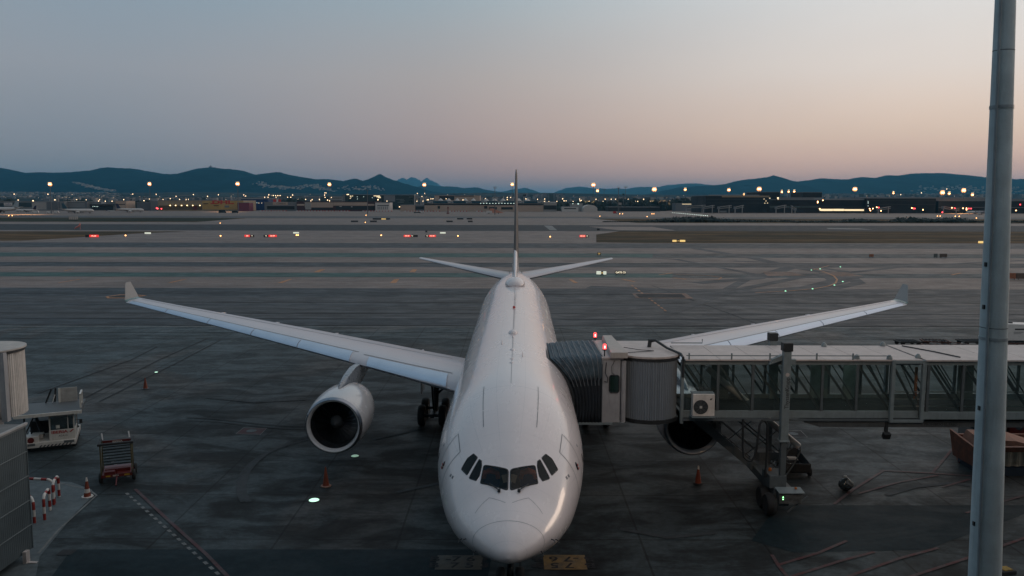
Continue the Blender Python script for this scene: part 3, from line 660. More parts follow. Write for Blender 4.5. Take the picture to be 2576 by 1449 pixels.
# wings
def airfoil(n=14, tk=.11):
    up = []; 
    for i in range(n+1):
        x = (1-math.cos(math.pi*i/n))/2; y = 5*tk*(.2969*math.sqrt(x)-.126*x-.3516*x*x+.2843*x**3-.1015*x**4); up.append((x, y))
    lo = [(x, -y*.7) for x, y in up[1:-1]][::-1]
    return up+lo
def wing_rings(secs, sg, n=14):
    """secs: (x, sLE, sTE, zLE, zTE, thickness)"""
    rr = []
    for x, a, b, za, zb, tk in secs:
        af = airfoil(n, tk); c = b-a; rr.append([Vector((sg*x, a+c*p, za+(zb-za)*p+y*c)) for p, y in af])
    return rr
WSEC = [(1.0, 19.5, 31.2, 3.95, 3.55, .12), (2.8, 20.6, 31.3, 4.18, 3.85, .125), (6.1, 22.62, 31.6, 4.56, 4.4, .115), (9.4, 24.68, 32.1, 4.92, 4.95, .11), (14, 27.5, 33.85, 5.42, 5.45, .105), (20, 31.25, 36.0, 6.05, 6.08, .10), (26, 34.95, 38.15, 6.66, 6.7, .10), (29.3, 37.0, 39.45, 7.0, 7.05, .10)]
def interp_sec(x):
    for a, b in zip(WSEC, WSEC[1:]):
        if x <= b[0]: f = (x-a[0])/(b[0]-a[0]); return tuple(p+(q-p)*f for p, q in zip(a, b))
    return WSEC[-1]
for sg in (1, -1):
    mb = MB(); mb.loft(wing_rings(WSEC, sg)); WG = mb.build('wing', WING, PL, 'sm')
    # slats: leading 13% sheath, segments with gaps
    for xa, xb in ((3.75, 8.75), (9.95, 13.7), (13.76, 17.4), (17.46, 21.2), (21.26, 25.2), (25.26, 28.9)):
        mb = MB(); rr = []
        for k in range(5):
            x = xa+(xb-xa)*k/4; X, a, b, za, zb, tk = interp_sec(x); c = b-a; fr = .155 if x < 9 else .19
            af = airfoil(26, tk*1.06); pts = [(p, y) for p, y in af if p <= fr]; up = [q for q in pts if q[1] >= 0]; lo = [q for q in pts if q[1] < 0 and q[0] < fr*.6]
            seq = up[::-1]+lo[::-1]; inner = [(p*.9+.02, y*.5) for p, y in seq[::-1]]
            rr.append([Vector((sg*x, a+c*p-.05, za+(zb-za)*p+y*c+.035)) for p, y in seq+inner])
        mb.loft(rr); mb.build('slat', SLAT, WG, 'sm')
    mb = MB()      # aileron and flap gap lines
    for fr, x0, x1 in ((.72, 4, 28.8), (.165, 3.5, 9.2), (.20, 9.6, 29.0)):
        L = []
        for k in range(25):
            x = x0+(x1-x0)*k/24; X, a, b, za, zb, tk = interp_sec(x); c = b-a; y = 5*tk*(.2969*math.sqrt(fr)-.126*fr-.3516*fr*fr+.2843*fr**3-.1015*fr**4); L.append(Vector((sg*x, a+c*fr, za+(zb-za)*fr+y*c+.008)))
        for p, q in zip(L, L[1:]): mb.sheet([p+Vector((0, -.045, .012)), q+Vector((0, -.045, .012)), q+Vector((0, .045, .012)), p+Vector((0, .045, .012))])
    mb.build('panel_gap', LINE, WG)
    # winglet
    rr = []
    for x, a, b, z, tk, tilt in ((29.2, 37.0, 39.45, 7.02, .10, 0), (29.42, 37.1, 39.4, 7.10, .10, .5), (29.5, 37.2, 39.35, 7.20, .08, .85), (29.6, 37.5, 39.4, 7.42, .06, 1), (30.15, 38.7, 39.65, 8.25, .06, 1), (30.18, 38.9, 39.66, 8.33, .05, 1)):
        c = b-a; rr.append([Vector((sg*(x-y*c*tilt), a+c*p, z+y*c*(1-tilt))) for p, y in airfoil(14, tk)])
    mb = MB(); mb.loft(rr[2:]); mb.build('winglet', WLET, WG, 'sm'); mb = MB(); mb.loft(rr[:3]); mb.build('wing_tip', PAINT, WG, 'sm')
    for x in (6.4, 12.8, 17.6, 22.2):       # flap track fairings
        X, a, b, za, zb, tk = interp_sec(x); mb = MB(); mb.loft([[Vector((sg*x+r*.7*math.cos(q), s, zb-.32+dz+r*math.sin(q))) for q in [2*math.pi*j/10 for j in range(10)]] for s, r, dz in ((b-2.6, .03, .15), (b-1.8, .26, .02), (b-.6, .32, -.04), (b+.7, .2, .04), (b+1.4, .02, .1))]); mb.build('flap_fairing', WING, WG, 'all')
    NL = mat('navigation_lamp', (.1, .3, .1) if 0 else (.4, .4, .4), .2)
    # engine
    ex, es, ez = 9.37*sg, 18.1, 2.95
    E_ = MB(); prof = [(1.24, .95), (1.22, .55), (1.25, .25), (1.31, .08), (1.38, .0), (1.44, .06), (1.50, .22), (1.56, .6), (1.62, 1.3), (1.63, 2.2), (1.57, 3.2), (1.42, 4.2), (1.22, 5.0), (1.18, 5.0), (1.3, 4.2), (1.35, 3.0), (1.26, 1.3)]
    lip = [(1.245, .26), (1.25, .25), (1.31, .08), (1.38, .0), (1.445, .06), (1.503, .22), (1.506, .235), (1.48, .26)]
    def lat(mb, pr, closed=True, n=56):
        rr = [[Vector((ex+r*math.cos(2*math.pi*i/n), es+h, ez+(r*1.0)*math.sin(2*math.pi*i/n))) for i in range(n)] for r, h in pr]
        if closed: rr.append(rr[0])
        mb.loft(rr, cap=False)
    lat(E_, prof[2:]+prof[:2]); nac = E_.build('engine_nacelle', NAC, PL, 'all')
    mb = MB(); rr = [(r+.004, h-.004) for r, h in lip[1:-1]]; lat(mb, rr+[(1.40, .2)]); mb.build('inlet_lip', CHROME, nac, 'all')
    mb = MB(); lat(mb, [(1.235, .26), (1.205, .6), (1.20, 1.0), (1.0, 1.02), (.02, 1.05)], False); mb.build('inlet_duct', mat('dark_inlet_duct', (.018, .019, .021), .5), nac, 'all')
    mb = MB(); nb = 26
    for k in range(nb):
        a = 2*math.pi*k/nb; rr = []
        for r, tw, ch in ((.36, .5, .2), (.75, .8, .26), (1.18, 1.1, .3)):
            c0 = Vector((ex+r*math.cos(a), es+.92, ez+r*math.sin(a))); tg = Vector((-math.sin(a), 0, math.cos(a)))*math.sin(tw)+Vector((0, math.cos(tw), 0)); rr.append([c0-tg*ch/2, c0+Vector((.01, 0, .01)), c0+tg*ch/2, c0-Vector((.01, 0, .01))])
        mb.loft(rr)
    mb.build('fan', mat('fan_blade_metal', (.06, .064, .07), .35, metal=.8), nac)
    mb = MB(); mb.lathe([(.0, -.0), (.10, .10), (.24, .3), (.34, .5), (.36, .6)], (ex, es+.38, ez), 'Y', 24); mb.build('spinner', mat('spinner_grey', (.08, .082, .085), .4), nac, 'all')
    mb = MB(); mb.lathe([(.95, 4.4), (.9, 5.0), (.72, 5.8), (.62, 5.8), (.4, 5.9), (.1, 6.6), (0, 6.65)], (ex, es, ez), 'Y', 28); mb.build('exhaust_nozzle', mat('exhaust_metal', (.14, .13, .12), .45, metal=.7), nac, 'all')
    # pylon: thin fin from nacelle crown to wing
    rr = []
    for s, zb, zt, w_ in ((es+1.5, ez+1.50, ez+1.64, .05), (es+2.1, ez+1.45, ez+1.86, .22), (es+3.4, ez+1.35, ez+2.0, .32), (es+5.2, ez+1.0, ez+2.12, .36), (es+6.6, ez+.9, 4.98, .36), (es+8.2, ez+1.1, 4.95, .3), (es+11, 4.1, 4.6, .08)):
        zm = (zb+zt)/2; rr.append([Vector((ex+w_*.7*dx, s, zz)) for dx, zz in ((-1, zb), (-1, zm), (-.75, zt-.06), (0, zt), (.75, zt-.06), (1, zm), (1, zb))])
    mb = MB(); mb.loft(rr); mb.build('pylon', mat('grey_pylon_paint', (.20, .22, .25), .3, var=.06, coat=.4), PL, 'sm')
    # tailplane
    HS = [(.6, 48.2, 55.6, 7.75, 7.75, .10), (1.6, 49.0, 55.9, 7.86, 7.86, .10), (5.5, 52.9, 57.4, 8.38, 8.38, .095), (9.3, 56.7, 58.9, 8.9, 8.9, .09), (9.7, 57.3, 59.0, 8.96, 8.96, .06)]
    mb = MB(); mb.loft(wing_rings(HS, sg)); hs = mb.build('tailplane', WING, PL, 'sm')
    mb = MB(); rr = wing_rings([(x, a-.02, a+(b-a)*.12, za, zb, .5*tk*8.3) for x, a, b, za, zb, tk in HS[1:]], sg); 
    # main gear
    gx = 5.34*sg; gs = 29.6
    mg = MB(); mg.cyl((gx-.1*sg, gs, .75), (gx-.25*sg, gs, 4.2), .19, n=16); mg.bar((gx, gs-.2, .9), (gx, gs-1.6, 3.8), .12); mg.bar((gx, gs, 1.7), (gx-1.9*sg, gs, 3.4), .14); mg.bar((gx, gs-1.15, .68), (gx, gs+1.15, .72), .26)
    for dy in (-1.0, 1.0): mg.cyl((gx-.75, gs+dy, .69), (gx+.75, gs+dy, .69), .1, n=10)
    g_ = mg.build('main_gear', DARKM, PL, 'sm')
    mb = MB(); mb.box((gx+.75*sg, gs+.1, 3.1), (.06, 1.7, 2.1)); mb.build('gear_door', PAINT, g_)
    for dx in (-.68, .68):
        for dy in (-1.0, 1.0):
            mb = MB(); mb.lathe([(.34, -.2), (.6, -.23), (.68, -.15), (.70, 0), (.68, .15), (.6, .23), (.34, .2), (.30, .08), (0, .08)], (gx+dx, gs+dy, .70), 'X', 28); wl = mb.build('wheel', TYRE, g_, 'sm')
            mb = MB(); mb.lathe([(.0, -.12), (.28, -.17), (.33, -.17), (.33, .17), (.28, .17), (0, .12)], (gx+dx, gs+dy, .70), 'X', 20); mb.build('rim', mat('wheel_rim_grey', (.2, .21, .22), .5, metal=.5), wl, 'sm')
# belly fairing
rr = []
for s, w_, h_, z_c in ((15.5, .4, .2, 2.3), (17, 1.9, .7, 2.55), (19.5, 2.95, 1.2, 2.85), (22, 3.25, 1.45, 2.95), (29, 3.3, 1.45, 3.0), (33, 2.8, 1.2, 3.1), (36.5, 1.2, .5, 2.9), (37.5, .2, .2, 2.8)):
    rr.append([Vector((w_*math.copysign(abs(math.cos(a))**.7, math.cos(a)), s, z_c+h_*math.copysign(abs(math.sin(a))**.8, math.sin(a)))) for a in [2*math.pi*j/40 for j in range(40)]])
mb = MB(); mb.loft(rr); mb.build('belly_fairing', PAINT, PL, 'all')
# fin and rudder
def fin_rings(tab):
    rr = []
    for z, a, b, th in tab:
        c = b-a; rr.append([Vector((y*c*th, a+c*p, z)) for p, y in airfoil(14, 1.0)])
    return rr
mb = MB(); mb.loft(fin_rings([(7.6, 45.6, 54.9, .075), (8.4, 47.2, 55.2, .078), (12, 50.6, 56.0, .085), (17.3, 55.2, 58.0, .09), (17.75, 55.9, 58.1, .06)])); fin = mb.build('fin', FINP, PL, 'sm')
mb = MB(); mb.loft(fin_rings([(7.6, 54.3, 57.4, .10), (12, 55.7, 58.0, .10), (17.2, 57.7, 59.2, .10)])); mb.build('rudder', FINP, fin, 'sm')
mb = MB(); mb.loft([[Vector((w_*math.cos(a), s, zb+h_*max(0, math.sin(a)))) for a in [math.pi*j/14 for j in range(15)]] for s, w_, h_, zb in ((42.2, .02, .05, 8.05), (44, .14, .45, 8.0), (46.5, .27, 1.3, 7.9), (49, .33, 2.5, 7.8), (50.8, .2, 3.6, 7.8), (51.6, .05, 4.1, 7.8))]); mb.build('dorsal_fillet', PAINT, fin, 'sm')
mb = MB(); mb.bar((0, 55.55, 17.6), (0, 45.9, 8.1), .1, .1); 
# nose gear
mg = MB(); ns = 6.1; mg.cyl((0, ns, .6), (0, ns+.2, 2.4), .13, n=16); mg.bar((0, ns, 1.1), (0, ns-1.0, 2.3), .1); mg.cyl((-.45, ns, .55), (.45, ns, .55), .09, n=10); mg.bar((-.35, ns-.1, 1.7), (.35, ns-.1, 1.7), .08)
g_ = mg.build('nose_gear', DARKM, PL, 'sm')
for dx in (-.36, .36):
    mb = MB(); mb.lathe([(.26, -.14), (.46, -.17), (.52, -.10), (.53, 0), (.52, .10), (.46, .17), (.26, .14), (0, .06)], (dx, ns, .53), 'X', 28); wl = mb.build('wheel', TYRE, g_, 'sm')
    mb = MB(); mb.box((dx*1.9, ns+.3, 2.0), (.04, 1.6, .7)); mb.build('gear_door', PAINT, g_)
mb = MB(); mb.lathe([(0, 0), (.09, .0), (.11, .06), (.08, .1), (0, .1)], (0, ns-.22, 1.75), 'Y', 14); mb.build('taxi_lamp', mat('lamp_glass_dark', (.3, .3, .32), .1, metal=.6), g_)
# ------------------------------------------------------------ boarding bridge
B_GREY = mat('bridge_grey_paint', (.34, .345, .36), .5, var=.1, scale=1.2, streak=.35)
B_ROOF = mat('bridge_roof_sheet', (.50, .45, .43), .6, var=.14, scale=1.5, streak=.3)
B_STEEL = mat('bridge_steel_frame', (.09, .11, .12), .5, var=.1)
B_LSTEEL = mat('bridge_light_steel', (.185, .23, .245), .5, var=.1, streak=.3)
B_DARK = mat('bridge_dark_steel', (.018, .022, .025), .6)
FABRIC = mat('black_canopy_fabric', (.014, .020, .028), .8, var=.3, scale=2, bump=.4, bscale=8)
FLAP = mat('grey_canopy_flap', (.065, .10, .125), .75, var=.3, scale=2.5, bump=.5, bscale=7)
RIBM = mat('canopy_rib', (.20, .22, .24), .5)
GLS = glass('bridge_glass', (.88, .95, .94), refl=.3, dens=.16, dif=(.10, .15, .15))
BR = thing('boarding_bridge', 'grey glass-walled boarding bridge docked to the airliner with a black canopy', 'boarding bridge', (0, 0, 0))
NY, FY = 36.95, 40.3
def corr(mb, pts, z0, z1, amp, per):
    """vertical corrugated wall following a path of (x,y)"""
    L = []; dist = 0
    for a, b in zip(pts, pts[1:]):
        a = Vector((*a, 0)); b = Vector((*b, 0)); n = max(1, int((b-a).length/(per/4))); d = (b-a).normalized(); nn = Vector((d.y, -d.x, 0))
        for k in range(n): p = a.lerp(b, k/n); L.append(p+nn*amp*(1 if int((dist+(p-a).length)/(per/2)) % 2 else -1)*.5)
        dist += (b-a).length
    mb.loft([[p+Vector((0, 0, z)) for p in L] for z in (z0, z1)], cap=False, closed=False)
# canopy
def skx(z): return 2.82*math.sqrt(max(.02, 1-((z-5.0)/2.82)**2))
path = []
for k in range(9): path.append((NY-.1, 4.2+(6.95-4.2)*k/8))
for k in range(1, 5): a = k/4*math.pi/2; path.append((NY+.25-.35*math.cos(a), 6.95+.38*math.sin(a)))
for k in range(1, 9): path.append((NY+.25+k*(FY+.55-NY)/8, 7.33))
for k in range(1, 5): a = k/4*math.pi/2; path.append((FY+.8+.35*math.sin(a), 6.95+.38*math.cos(a)))
for k in range(1, 9): path.append((FY+1.15, 6.95-(6.95-4.2)*k/8))
NF = 9; XC = 4.28
def cpt(j, f, out=0.):
    y, z = path[j]; x0 = skx(z)+.13; x = x0+(XC-x0)*f; cy, cz = (NY+FY)/2+.5, 5.0
    d = Vector((0, y-cy, max(0, z-cz)*1.2)); d = d.normalized() if d.length > 0 else d; droop = -.16*(1-f)**2*(z-4.2)/3
    return Vector((x, y, z+droop))+d*out
rings = []
for i in range(NF*4+1):
    f = i/(NF*4); v_ = abs((i % 4)-2)/2; rings.append([cpt(j, f, -.06*(1-v_)) for j in range(len(path))])
mb = MB(); mb.loft(rings, cap=False, closed=False)
inner = [[p+Vector((0, 0, 0)) for p in r] for r in rings]; can = mb.build('canopy', FABRIC, BR, 'sm', fix=False)
sol = can.modifiers.new('cloth', 'SOLIDIFY'); sol.thickness = .04
for i in range(NF+1):
    mb = MB(); mb.tube([cpt(j, i/NF, .09 if 5 < j < 24 else .02) for j in range(len(path))], .013, 6); mb.build('canopy_rib', RIBM, can)
mb = MB(); rr = []
for i in range(NF*6+1):
    f = .04+.94*i/(NF*6); sag = .07*abs(math.sin(math.pi*i/6)); edge = .18*abs(math.sin(math.pi*i/6+.4))+.05*math.sin(i*2.3)
    r = []
    for j in range(6, 24):
        p = cpt(j, f, .07-sag*.6+.025*math.sin(i*1.7+j*1.3)); 
        if j in (6, 23): p.z -= edge-.15
        r.append(p)
    rr.append(r)
mb.loft(rr, cap=False, closed=False); fl = mb.build('canopy_flap', FLAP, BR, 'sm', fix=False); s_ = fl.modifiers.new('cloth', 'SOLIDIFY'); s_.thickness = .02
mb = MB(); mb.tube([cpt(j, -.02, .05) for j in range(len(path))], .085, 8); mb.build('bumper', B_DARK, can, 'sm')
# cab
mb = MB(); mb.b2((XC, NY-.1, 4.2), (5.12, NY-.04, 7.22)); mb.b2((XC, FY+1.1, 4.2), (5.12, FY+1.16, 7.22)); mb.b2((XC-.04, NY-.12, 4.2), (XC+.05, NY+.04, 7.26)); mb.b2((XC-.04, FY+1.05, 4.2), (XC+.05, FY+1.18, 7.26)); mb.b2((XC-.02, NY-.1, 7.10), (XC+.06, FY+1.14, 7.235)); cab = mb.build('cab', B_GREY, BR, bevel=.01)
mb = MB(); mb.hexa([(2.95, NY-.12, 4.08), (XC+.5, NY-.12, 4.08), (XC+.5, FY+1.1, 4.08), (2.95, FY+1.1, 4.08), (2.95, NY-.12, 4.2), (XC+.5, NY-.12, 4.2), (XC+.5, FY+1.1, 4.2), (2.95, FY+1.1, 4.2)]); mb.b2((4.8, NY-.06, 4.14), (5.2, FY+1.1, 4.24)); mb.build('cab_floor', B_LSTEEL, BR, bevel=.01)
mb = MB(); mb.b2((XC-.05, NY-.16, 7.24), (5.25, FY+1.25, 7.34)); mb.build('cab_roof', B_ROOF, BR, bevel=.01)
mb = MB(); mb.tube([(XC+x_*1.0, NY-.13, z_) for x_, z_ in rounded([(.33, 5.65), (.78, 5.65), (.78, 6.48), (.33, 6.48)], .2)], .028, 8, True); fr = mb.build('cab_window_frame', B_DARK, cab, 'sm')
mb = MB(); mb.b2((XC+.35, NY-.118, 5.67), (XC+.76, NY-.105, 6.46)); mb.build('cab_window', mat('dark_green_pane', (.012, .03, .022), .08, var=.2, coat=1), cab)
mb = MB(); mb.hexa([(4.62, NY-.35, 7.34), (5.42, NY-.35, 7.34), (5.3, FY+1.2, 7.34), (4.75, FY+1.2, 7.34), (4.62, NY-.35, 7.62), (5.42, NY-.35, 7.62), (5.25, FY+1.15, 7.62), (4.8, FY+1.15, 7.62)]); mb.build('roof_box', mat('pale_roof_box_paint', (.42, .39, .36), .6, streak=.3), BR, bevel=.02)
mb = MB(); mb.tube([(4.45, NY-.13, 7.1), (4.4, NY-.16, 6.6), (4.52, NY-.16, 6.35), (4.5, NY-.16, 6.15), (4.36, NY-.15, 6.2)], .02, 6); mb.tube([(4.85, NY-.12, 7.2), (4.7, NY-.13, 6.9), (4.72, NY-.13, 6.6), (4.85, NY-.13, 6.5)], .012, 5); mb.build('cab_cable', B_DARK, cab)
# rotunda
rp2 = [(5.25, FY+.6)]+[(5.25, NY+.3)]+[(6.66-1.32*math.cos(a), NY+1.0-1.12*math.sin(a)) for a in [math.pi*k/22 for k in range(1, 22)]]+[(7.98, NY+1.05), (7.98, FY+.4)]
rp3 = rp2[2:]
mb = MB(); corr(mb, [(rp3[0][0], FY+.4)]+rp3, 4.3, 7.2, .05, .115); rot = mb.build('rotunda', mat('rotunda_corrugated_sheet', (.20, .24, .28), .5, var=.07, scale=1), BR, fix=False)
mb = MB(); ro = [(5.15, NY+.2), (5.42, NY+.05)]+[(6.66-1.42*math.cos(a), NY+1.0-1.22*math.sin(a)) for a in [math.pi*k/16 for k in range(2, 15)]]+[(8.05, NY+.5), (8.1, NY+1.4), (7.75, FY+.9), (5.5, FY+.9)]
mb.prism([(x, y, 7.27) for x, y in ro], (0, 0, .09)); mb.build('rotunda_roof', B_ROOF, BR)
mb = MB(); mb.prism([(6.66+(x-6.66)*.99, 38.6+(y-38.6)*.985, 7.14) for x, y in ro], (0, 0, .127)); mb.prism([(6.66+(x-6.66)*.99, 38.6+(y-38.6)*.985, 4.12) for x, y in ro], (0, 0, .18)); mb.build('rotunda_rim', B_DARK, BR)
mb = MB(); mb.cyl((5.28, NY-.02, 4.2), (5.28, NY-.02, 7.15), .12, n=14); mb.build('cab_post', B_GREY, BR, 'sm'); mb = MB(); mb.b2((8.0, NY-.1, 4.15), (8.14, NY+.1, 7.2)); mb.build('tunnel_post', B_LSTEEL, BR)
mb = MB(); mb.tube([(6.9, 39.4, 7.36), (6.95, 39.5, 7.66), (7.2, 39.3, 7.72), (7.6, 38.4, 7.5), (8.05, 37.3, 7.42), (8.06, 36.85, 7.35), (8.07, 36.83, 6.4)], [.10, .12, .07, .06, .06, .06, .06], 8); mb.tube([(5.5, 38.6, 7.5), (6.2, 38.4, 7.42), (6.9, 38.1, 7.42)], .018, 5); mb.tube([(5.5, 37.6, 7.42), (6.3, 38.0, 7.40), (6.9, 38.1, 7.42)], .018, 5); mb.build('roof_cable', B_DARK, BR, 'sm')
# telescopic glazed tunnels
PER, X0 = 1.646, 8.12
def tunnel(name, xa, xb, y0, y1, z0, zg0, zg1, zr, n0, n1):
    T = MB()
    for y in (y0, y1):
        T.b2((xa, y-.06, z0), (xb, y+.06, zg0)); T.b2((xa, y-.05, zg1), (xb, y+.05, zr-.02))
    T.b2((xa, y0+.062, z0), (xb, y1-.062, z0+.08)); fr_ = T.build(name, B_LSTEEL, BR, bevel=.008)
    mb = MB(); k = 0
    while xa+k*PER*.999 < xb-.1:
        mb.b2((xa+k*PER, y0-.2, zr), (min(xb, xa+(k+1)*PER-.02), y1+.2, zr+.07)); k += 1
    mb.build('tunnel_roof', B_ROOF, BR)
    for y, off in ((y0, 0), (y1, .0)):
        k = n0
        while k <= n1:
            x = X0+k*PER
            if xa <= x <= xb: mb = MB(); mb.b2((x-.06, y-.055, zg0), (x+.06, y+.055, zg1)); mb.build('mullion', B_STEEL, fr_)
            xn = min(x+PER, xb)
            if xa-.2 <= x and xn-x > .8:
                mb = MB(); mb.bar((x+.05, y+.10, zg1), (xn-.02, y+.10, zg0), .10, .08, up=(0, 1, 0)); mb.bar((x+.45, y+.13, zg1), (xn+.1, y+.13, zg0+.3), .05, .05, up=(0, 1, 0)); mb.build('brace', B_STEEL, fr_)
                mb = MB(); mb.sheet([(x+.062, y, zg0), (xn-.062, y, zg0), (xn-.062, y, zg1), (x+.062, y, zg1)]); mb.build('glass_pane', GLS, fr_)
            k += 1
    return fr_
TA = tunnel('tunnel', 8.16, 19.3, NY+.02, FY, 4.42, 4.76, 6.98, 7.19, 0, 6)
TB = tunnel('tunnel', 19.42, 31, NY-.12, FY+.15, 4.30, 4.76, 7.0, 7.21, 7, 14)
for y in (NY-.14, FY+.17):
    mb = MB()
    for x in (17.96, 19.40): mb.b2((x-.08, y-.09, 4.28), (x+.08, y+.09, 7.24))
    mb.b2((17.88, y-.085, 4.24), (19.48, y+.085, 4.38)); mb.b2((17.88, y-.085, 7.08), (19.48, y+.085, 7.22)); mb.build('portal_frame', B_LSTEEL, BR, bevel=.01)
mb = MB(); mb.b2((14.6, NY-.06, 3.98), (31, NY+.08, 4.26)); mb.b2((14.6, FY-.1, 3.98), (31, FY+.05, 4.26)); mb.b2((14.9, NY+.1, 4.06), (31, FY-.12, 4.2)); mb.hexa([(13.9, NY-.05, 4.2), (14.6, NY-.05, 4.0), (14.6, FY, 4.0), (13.9, FY, 4.2), (13.9, NY-.05, 4.28), (14.6, NY-.05, 4.28), (14.6, FY, 4.28), (13.9, FY, 4.28)]); mb.build('underbeam', mat('underbeam_steel', (.075, .085, .09), .55, streak=.4), BR)
mb = MB(); mb.b2((8.1, NY-.18, 4.3), (31, NY-.06, 4.40)); mb.build('cable_tray', B_STEEL, BR)
text('warning_lettering', 'PROHIBIDO EL PASO', B_DARK, at(20.4, NY-.064, 4.12), .17, BR, .002, bold=.004)
mb = MB()
for z in (4.02, 4.22): mb.b2((19.5, NY-.067, z-.004), (21.3, NY-.062, z+.004))
for x in (19.5, 21.3): mb.b2((x-.004, NY-.067, 4.02), (x+.004, NY-.062, 4.22))
mb.build('warning_border', B_DARK, BR)
mb = MB(); 
for x0, x1, z in ((8.2, 17.8, 7.42),): mb.b2((x0, NY-.17, z), (x1, NY-.13, z+.04))
for x in (8.3, 10.3, 12.1, 14.3, 16.0): mb.b2((x, NY-.18, 7.26), (x+.06, NY-.12, 7.56))
mb.tube([(8.2, FY+.1, 7.4), (9.8, FY+.1, 7.4), (9.8, FY+.1, 7.6)], .03, 6); mb.build('roof_rail', B_LSTEEL, BR)
for x, yy in ((16.3, 37.0), (17.8, 36.9), (16.0, 40.2), (19.3, 37.2), (19.1, 40.4)):
    mb = MB(); mb.lathe([(.0, 0), (.14, 0), (.12, .12), (.05, .2), (0, .2)], (x, yy, 7.27), n=12); mb.build('roof_fixture', B_LSTEEL, BR, 'sm')
mb = MB(); mb.tube([(20.0, 40.2, 7.31), (20.8, 38.6, 7.31), (21.3, 37.2, 7.31)], .03, 6); mb.build('roof_conduit', B_DARK, BR)
# inside the tunnel: floor, handrails, partitions, ceiling lamps
mb = MB(); mb.b2((8.3, NY+.2, 4.52), (31, FY-.2, 4.58)); mb.build('tunnel_floor', mat('tunnel_carpet', (.02, .024, .024), .9), BR)
mb = MB(); mb.b2((8.3, NY+.2, 7.08), (31, FY-.2, 7.12)); mb.build('tunnel_ceiling', mat('tunnel_ceiling_panel', (.30, .33, .32), .6), BR)
for z in (4.9, 5.25, 5.6): mb = MB(); mb.tube([(18.0, NY+.35, z), (31, NY+.35, z)], .022, 6); mb.build('handrail', mat('pale_handrail', (.45, .5, .5), .4), BR)
for xa, xb, y in ((10.2, 11.1, FY-.35), (15.3, 16.2, FY-.3), (16.9, 17.7, FY-.5), (22.8, 23.6, FY-.4), (13.2, 13.6, FY-.4)):
    mb = MB(); mb.b2((xa, y, 4.6), (xb, y+.05, 7.05)); mb.build('inner_panel', mat('inner_panel_paint', (.22, .27, .265), .5, var=.15), BR)
for x0_, x1_, y_ in ((14.75, 16.0, 37.5), (16.8, 17.6, 38.8), (24.6, 26., 38.6)):
    mb = MB(); mb.b2((x0_, y_, 7.0), (x1_, y_+.12, 7.06)); mb.build('tube_lamp', mat('lit_tube_lamp', (.8, .9, .85), .5, var=0, emit=((.75, 1, .88), 4.5, 1)), BR)
mb = MB(); mb.b2((19.75, 38.2, 5.0), (19.85, 38.3, 6.6)); mb.b2((23.9, 39.2, 5.0), (24.0, 39.3, 6.7)); mb.build('orange_post', mat('orange_plastic', (.45, .14, .03), .5), BR)
# lift columns and wheel carriage
def column(x, y, zt, zs, name='lift_column'):
    mb = MB(); mb.box((x, y, (zt+zs)/2), (.36, .30, zt-zs)); mb.box((x, y, zs-.02), (.50, .42, .07)); c_ = mb.build(name, B_LSTEEL, BR, bevel=.015)
    mb = MB(); mb.box((x, y, (zs+.9)/2), (.26, .22, zs-.9)); mb.build('inner_column', B_STEEL, c_, bevel=.01)
    mb = MB(); mb.box((x, y, zt+.17), (.46, .42, .40)); mb.build('column_cap', B_DARK, c_, bevel=.03)
    return c_
cf = column(12.82, NY-.42, 7.75, 3.45); cr = column(13.55, FY+.5, 7.5, 3.45)
text('maker_lettering', 'ThyssenKrupp', B_DARK, Matrix.Translation((12.86, NY-.574, 5.75)) @ FACE @ Matrix.Rotation(math.pi/2, 4, 'Z'), .27, cf, .002, sx=.95, bold=.003)
mb = MB(); mb.cyl((12.84, NY-.571, 6.62), (12.84, NY-.577, 6.62), .09, n=20); mb.build('round_badge', mat('pale_badge', (.5, .45, .43), .5), cf)
mb = MB(); mb.hexa([(12.05, NY-.35, 7.05), (12.64, NY-.35, 7.25), (12.64, NY-.1, 7.25), (12.05, NY-.1, 7.05), (12.2, NY-.35, 7.3), (12.64, NY-.35, 7.5), (12.64, NY-.1, 7.5), (12.2, NY-.1, 7.3)]); mb.b2((13.0, NY-.35, 7.05), (13.3, NY-.1, 7.3)); mb.build('bracket', B_LSTEEL, cf)
mb = MB(); mb.b2((12.4, NY-.7, .75), (13.3, FY+.75, 1.15)); mb.b2((12.2, NY-.55, 1.15), (13.0, NY+.6, 1.75)); mb.b2((12.0, NY-1.0, .45), (13.0, NY+.2, .75)); mb.bar((13.9, NY-.9, .9), (12.9, NY-1.1, .2), .07); mb.b2((12.9, FY+.1, 1.15), (14, FY+.8, 1.6)); car = mb.build('wheel_carriage', B_STEEL, BR, bevel=.02)
for y in (NY-.95, NY+.0):
    mb = MB(); mb.lathe([(.2, -.19), (.45, -.21), (.52, -.12), (.53, 0), (.52, .12), (.45, .21), (.2, .19), (0, .1)], (12.1, y, .53), 'Y' if 0 else 'X', 26); mb.build('carriage_wheel', TYRE, car, 'sm')
mb = MB(); mb.b2((12.45, NY-1.25, .66), (13.52, NY-.75, 1.18)); cb = mb.build('control_box', mat('control_box_paint', (.10, .11, .11), .6, var=.4, scale=5), car, bevel=.01)
mb = MB(); mb.hexa([(12.4, NY-1.35, 1.18), (13.6, NY-1.35, 1.18), (13.6, NY-.7, 1.24), (12.4, NY-.7, 1.24), (12.4, NY-1.35, 1.21), (13.6, NY-1.35, 1.21), (13.6, NY-.7, 1.27), (12.4, NY-.7, 1.27)]); mb.build('box_lid', B_LSTEEL, cb)
for z in (.88, .98): mb = MB(); mb.cyl((12.62, NY-1.25, z), (12.62, NY-1.27, z), .022, n=8); mb.build('indicator_lamp', mat('green_indicator', (.1, .6, .2), .5, emit=((.3, 1, .35), 6)), cb)
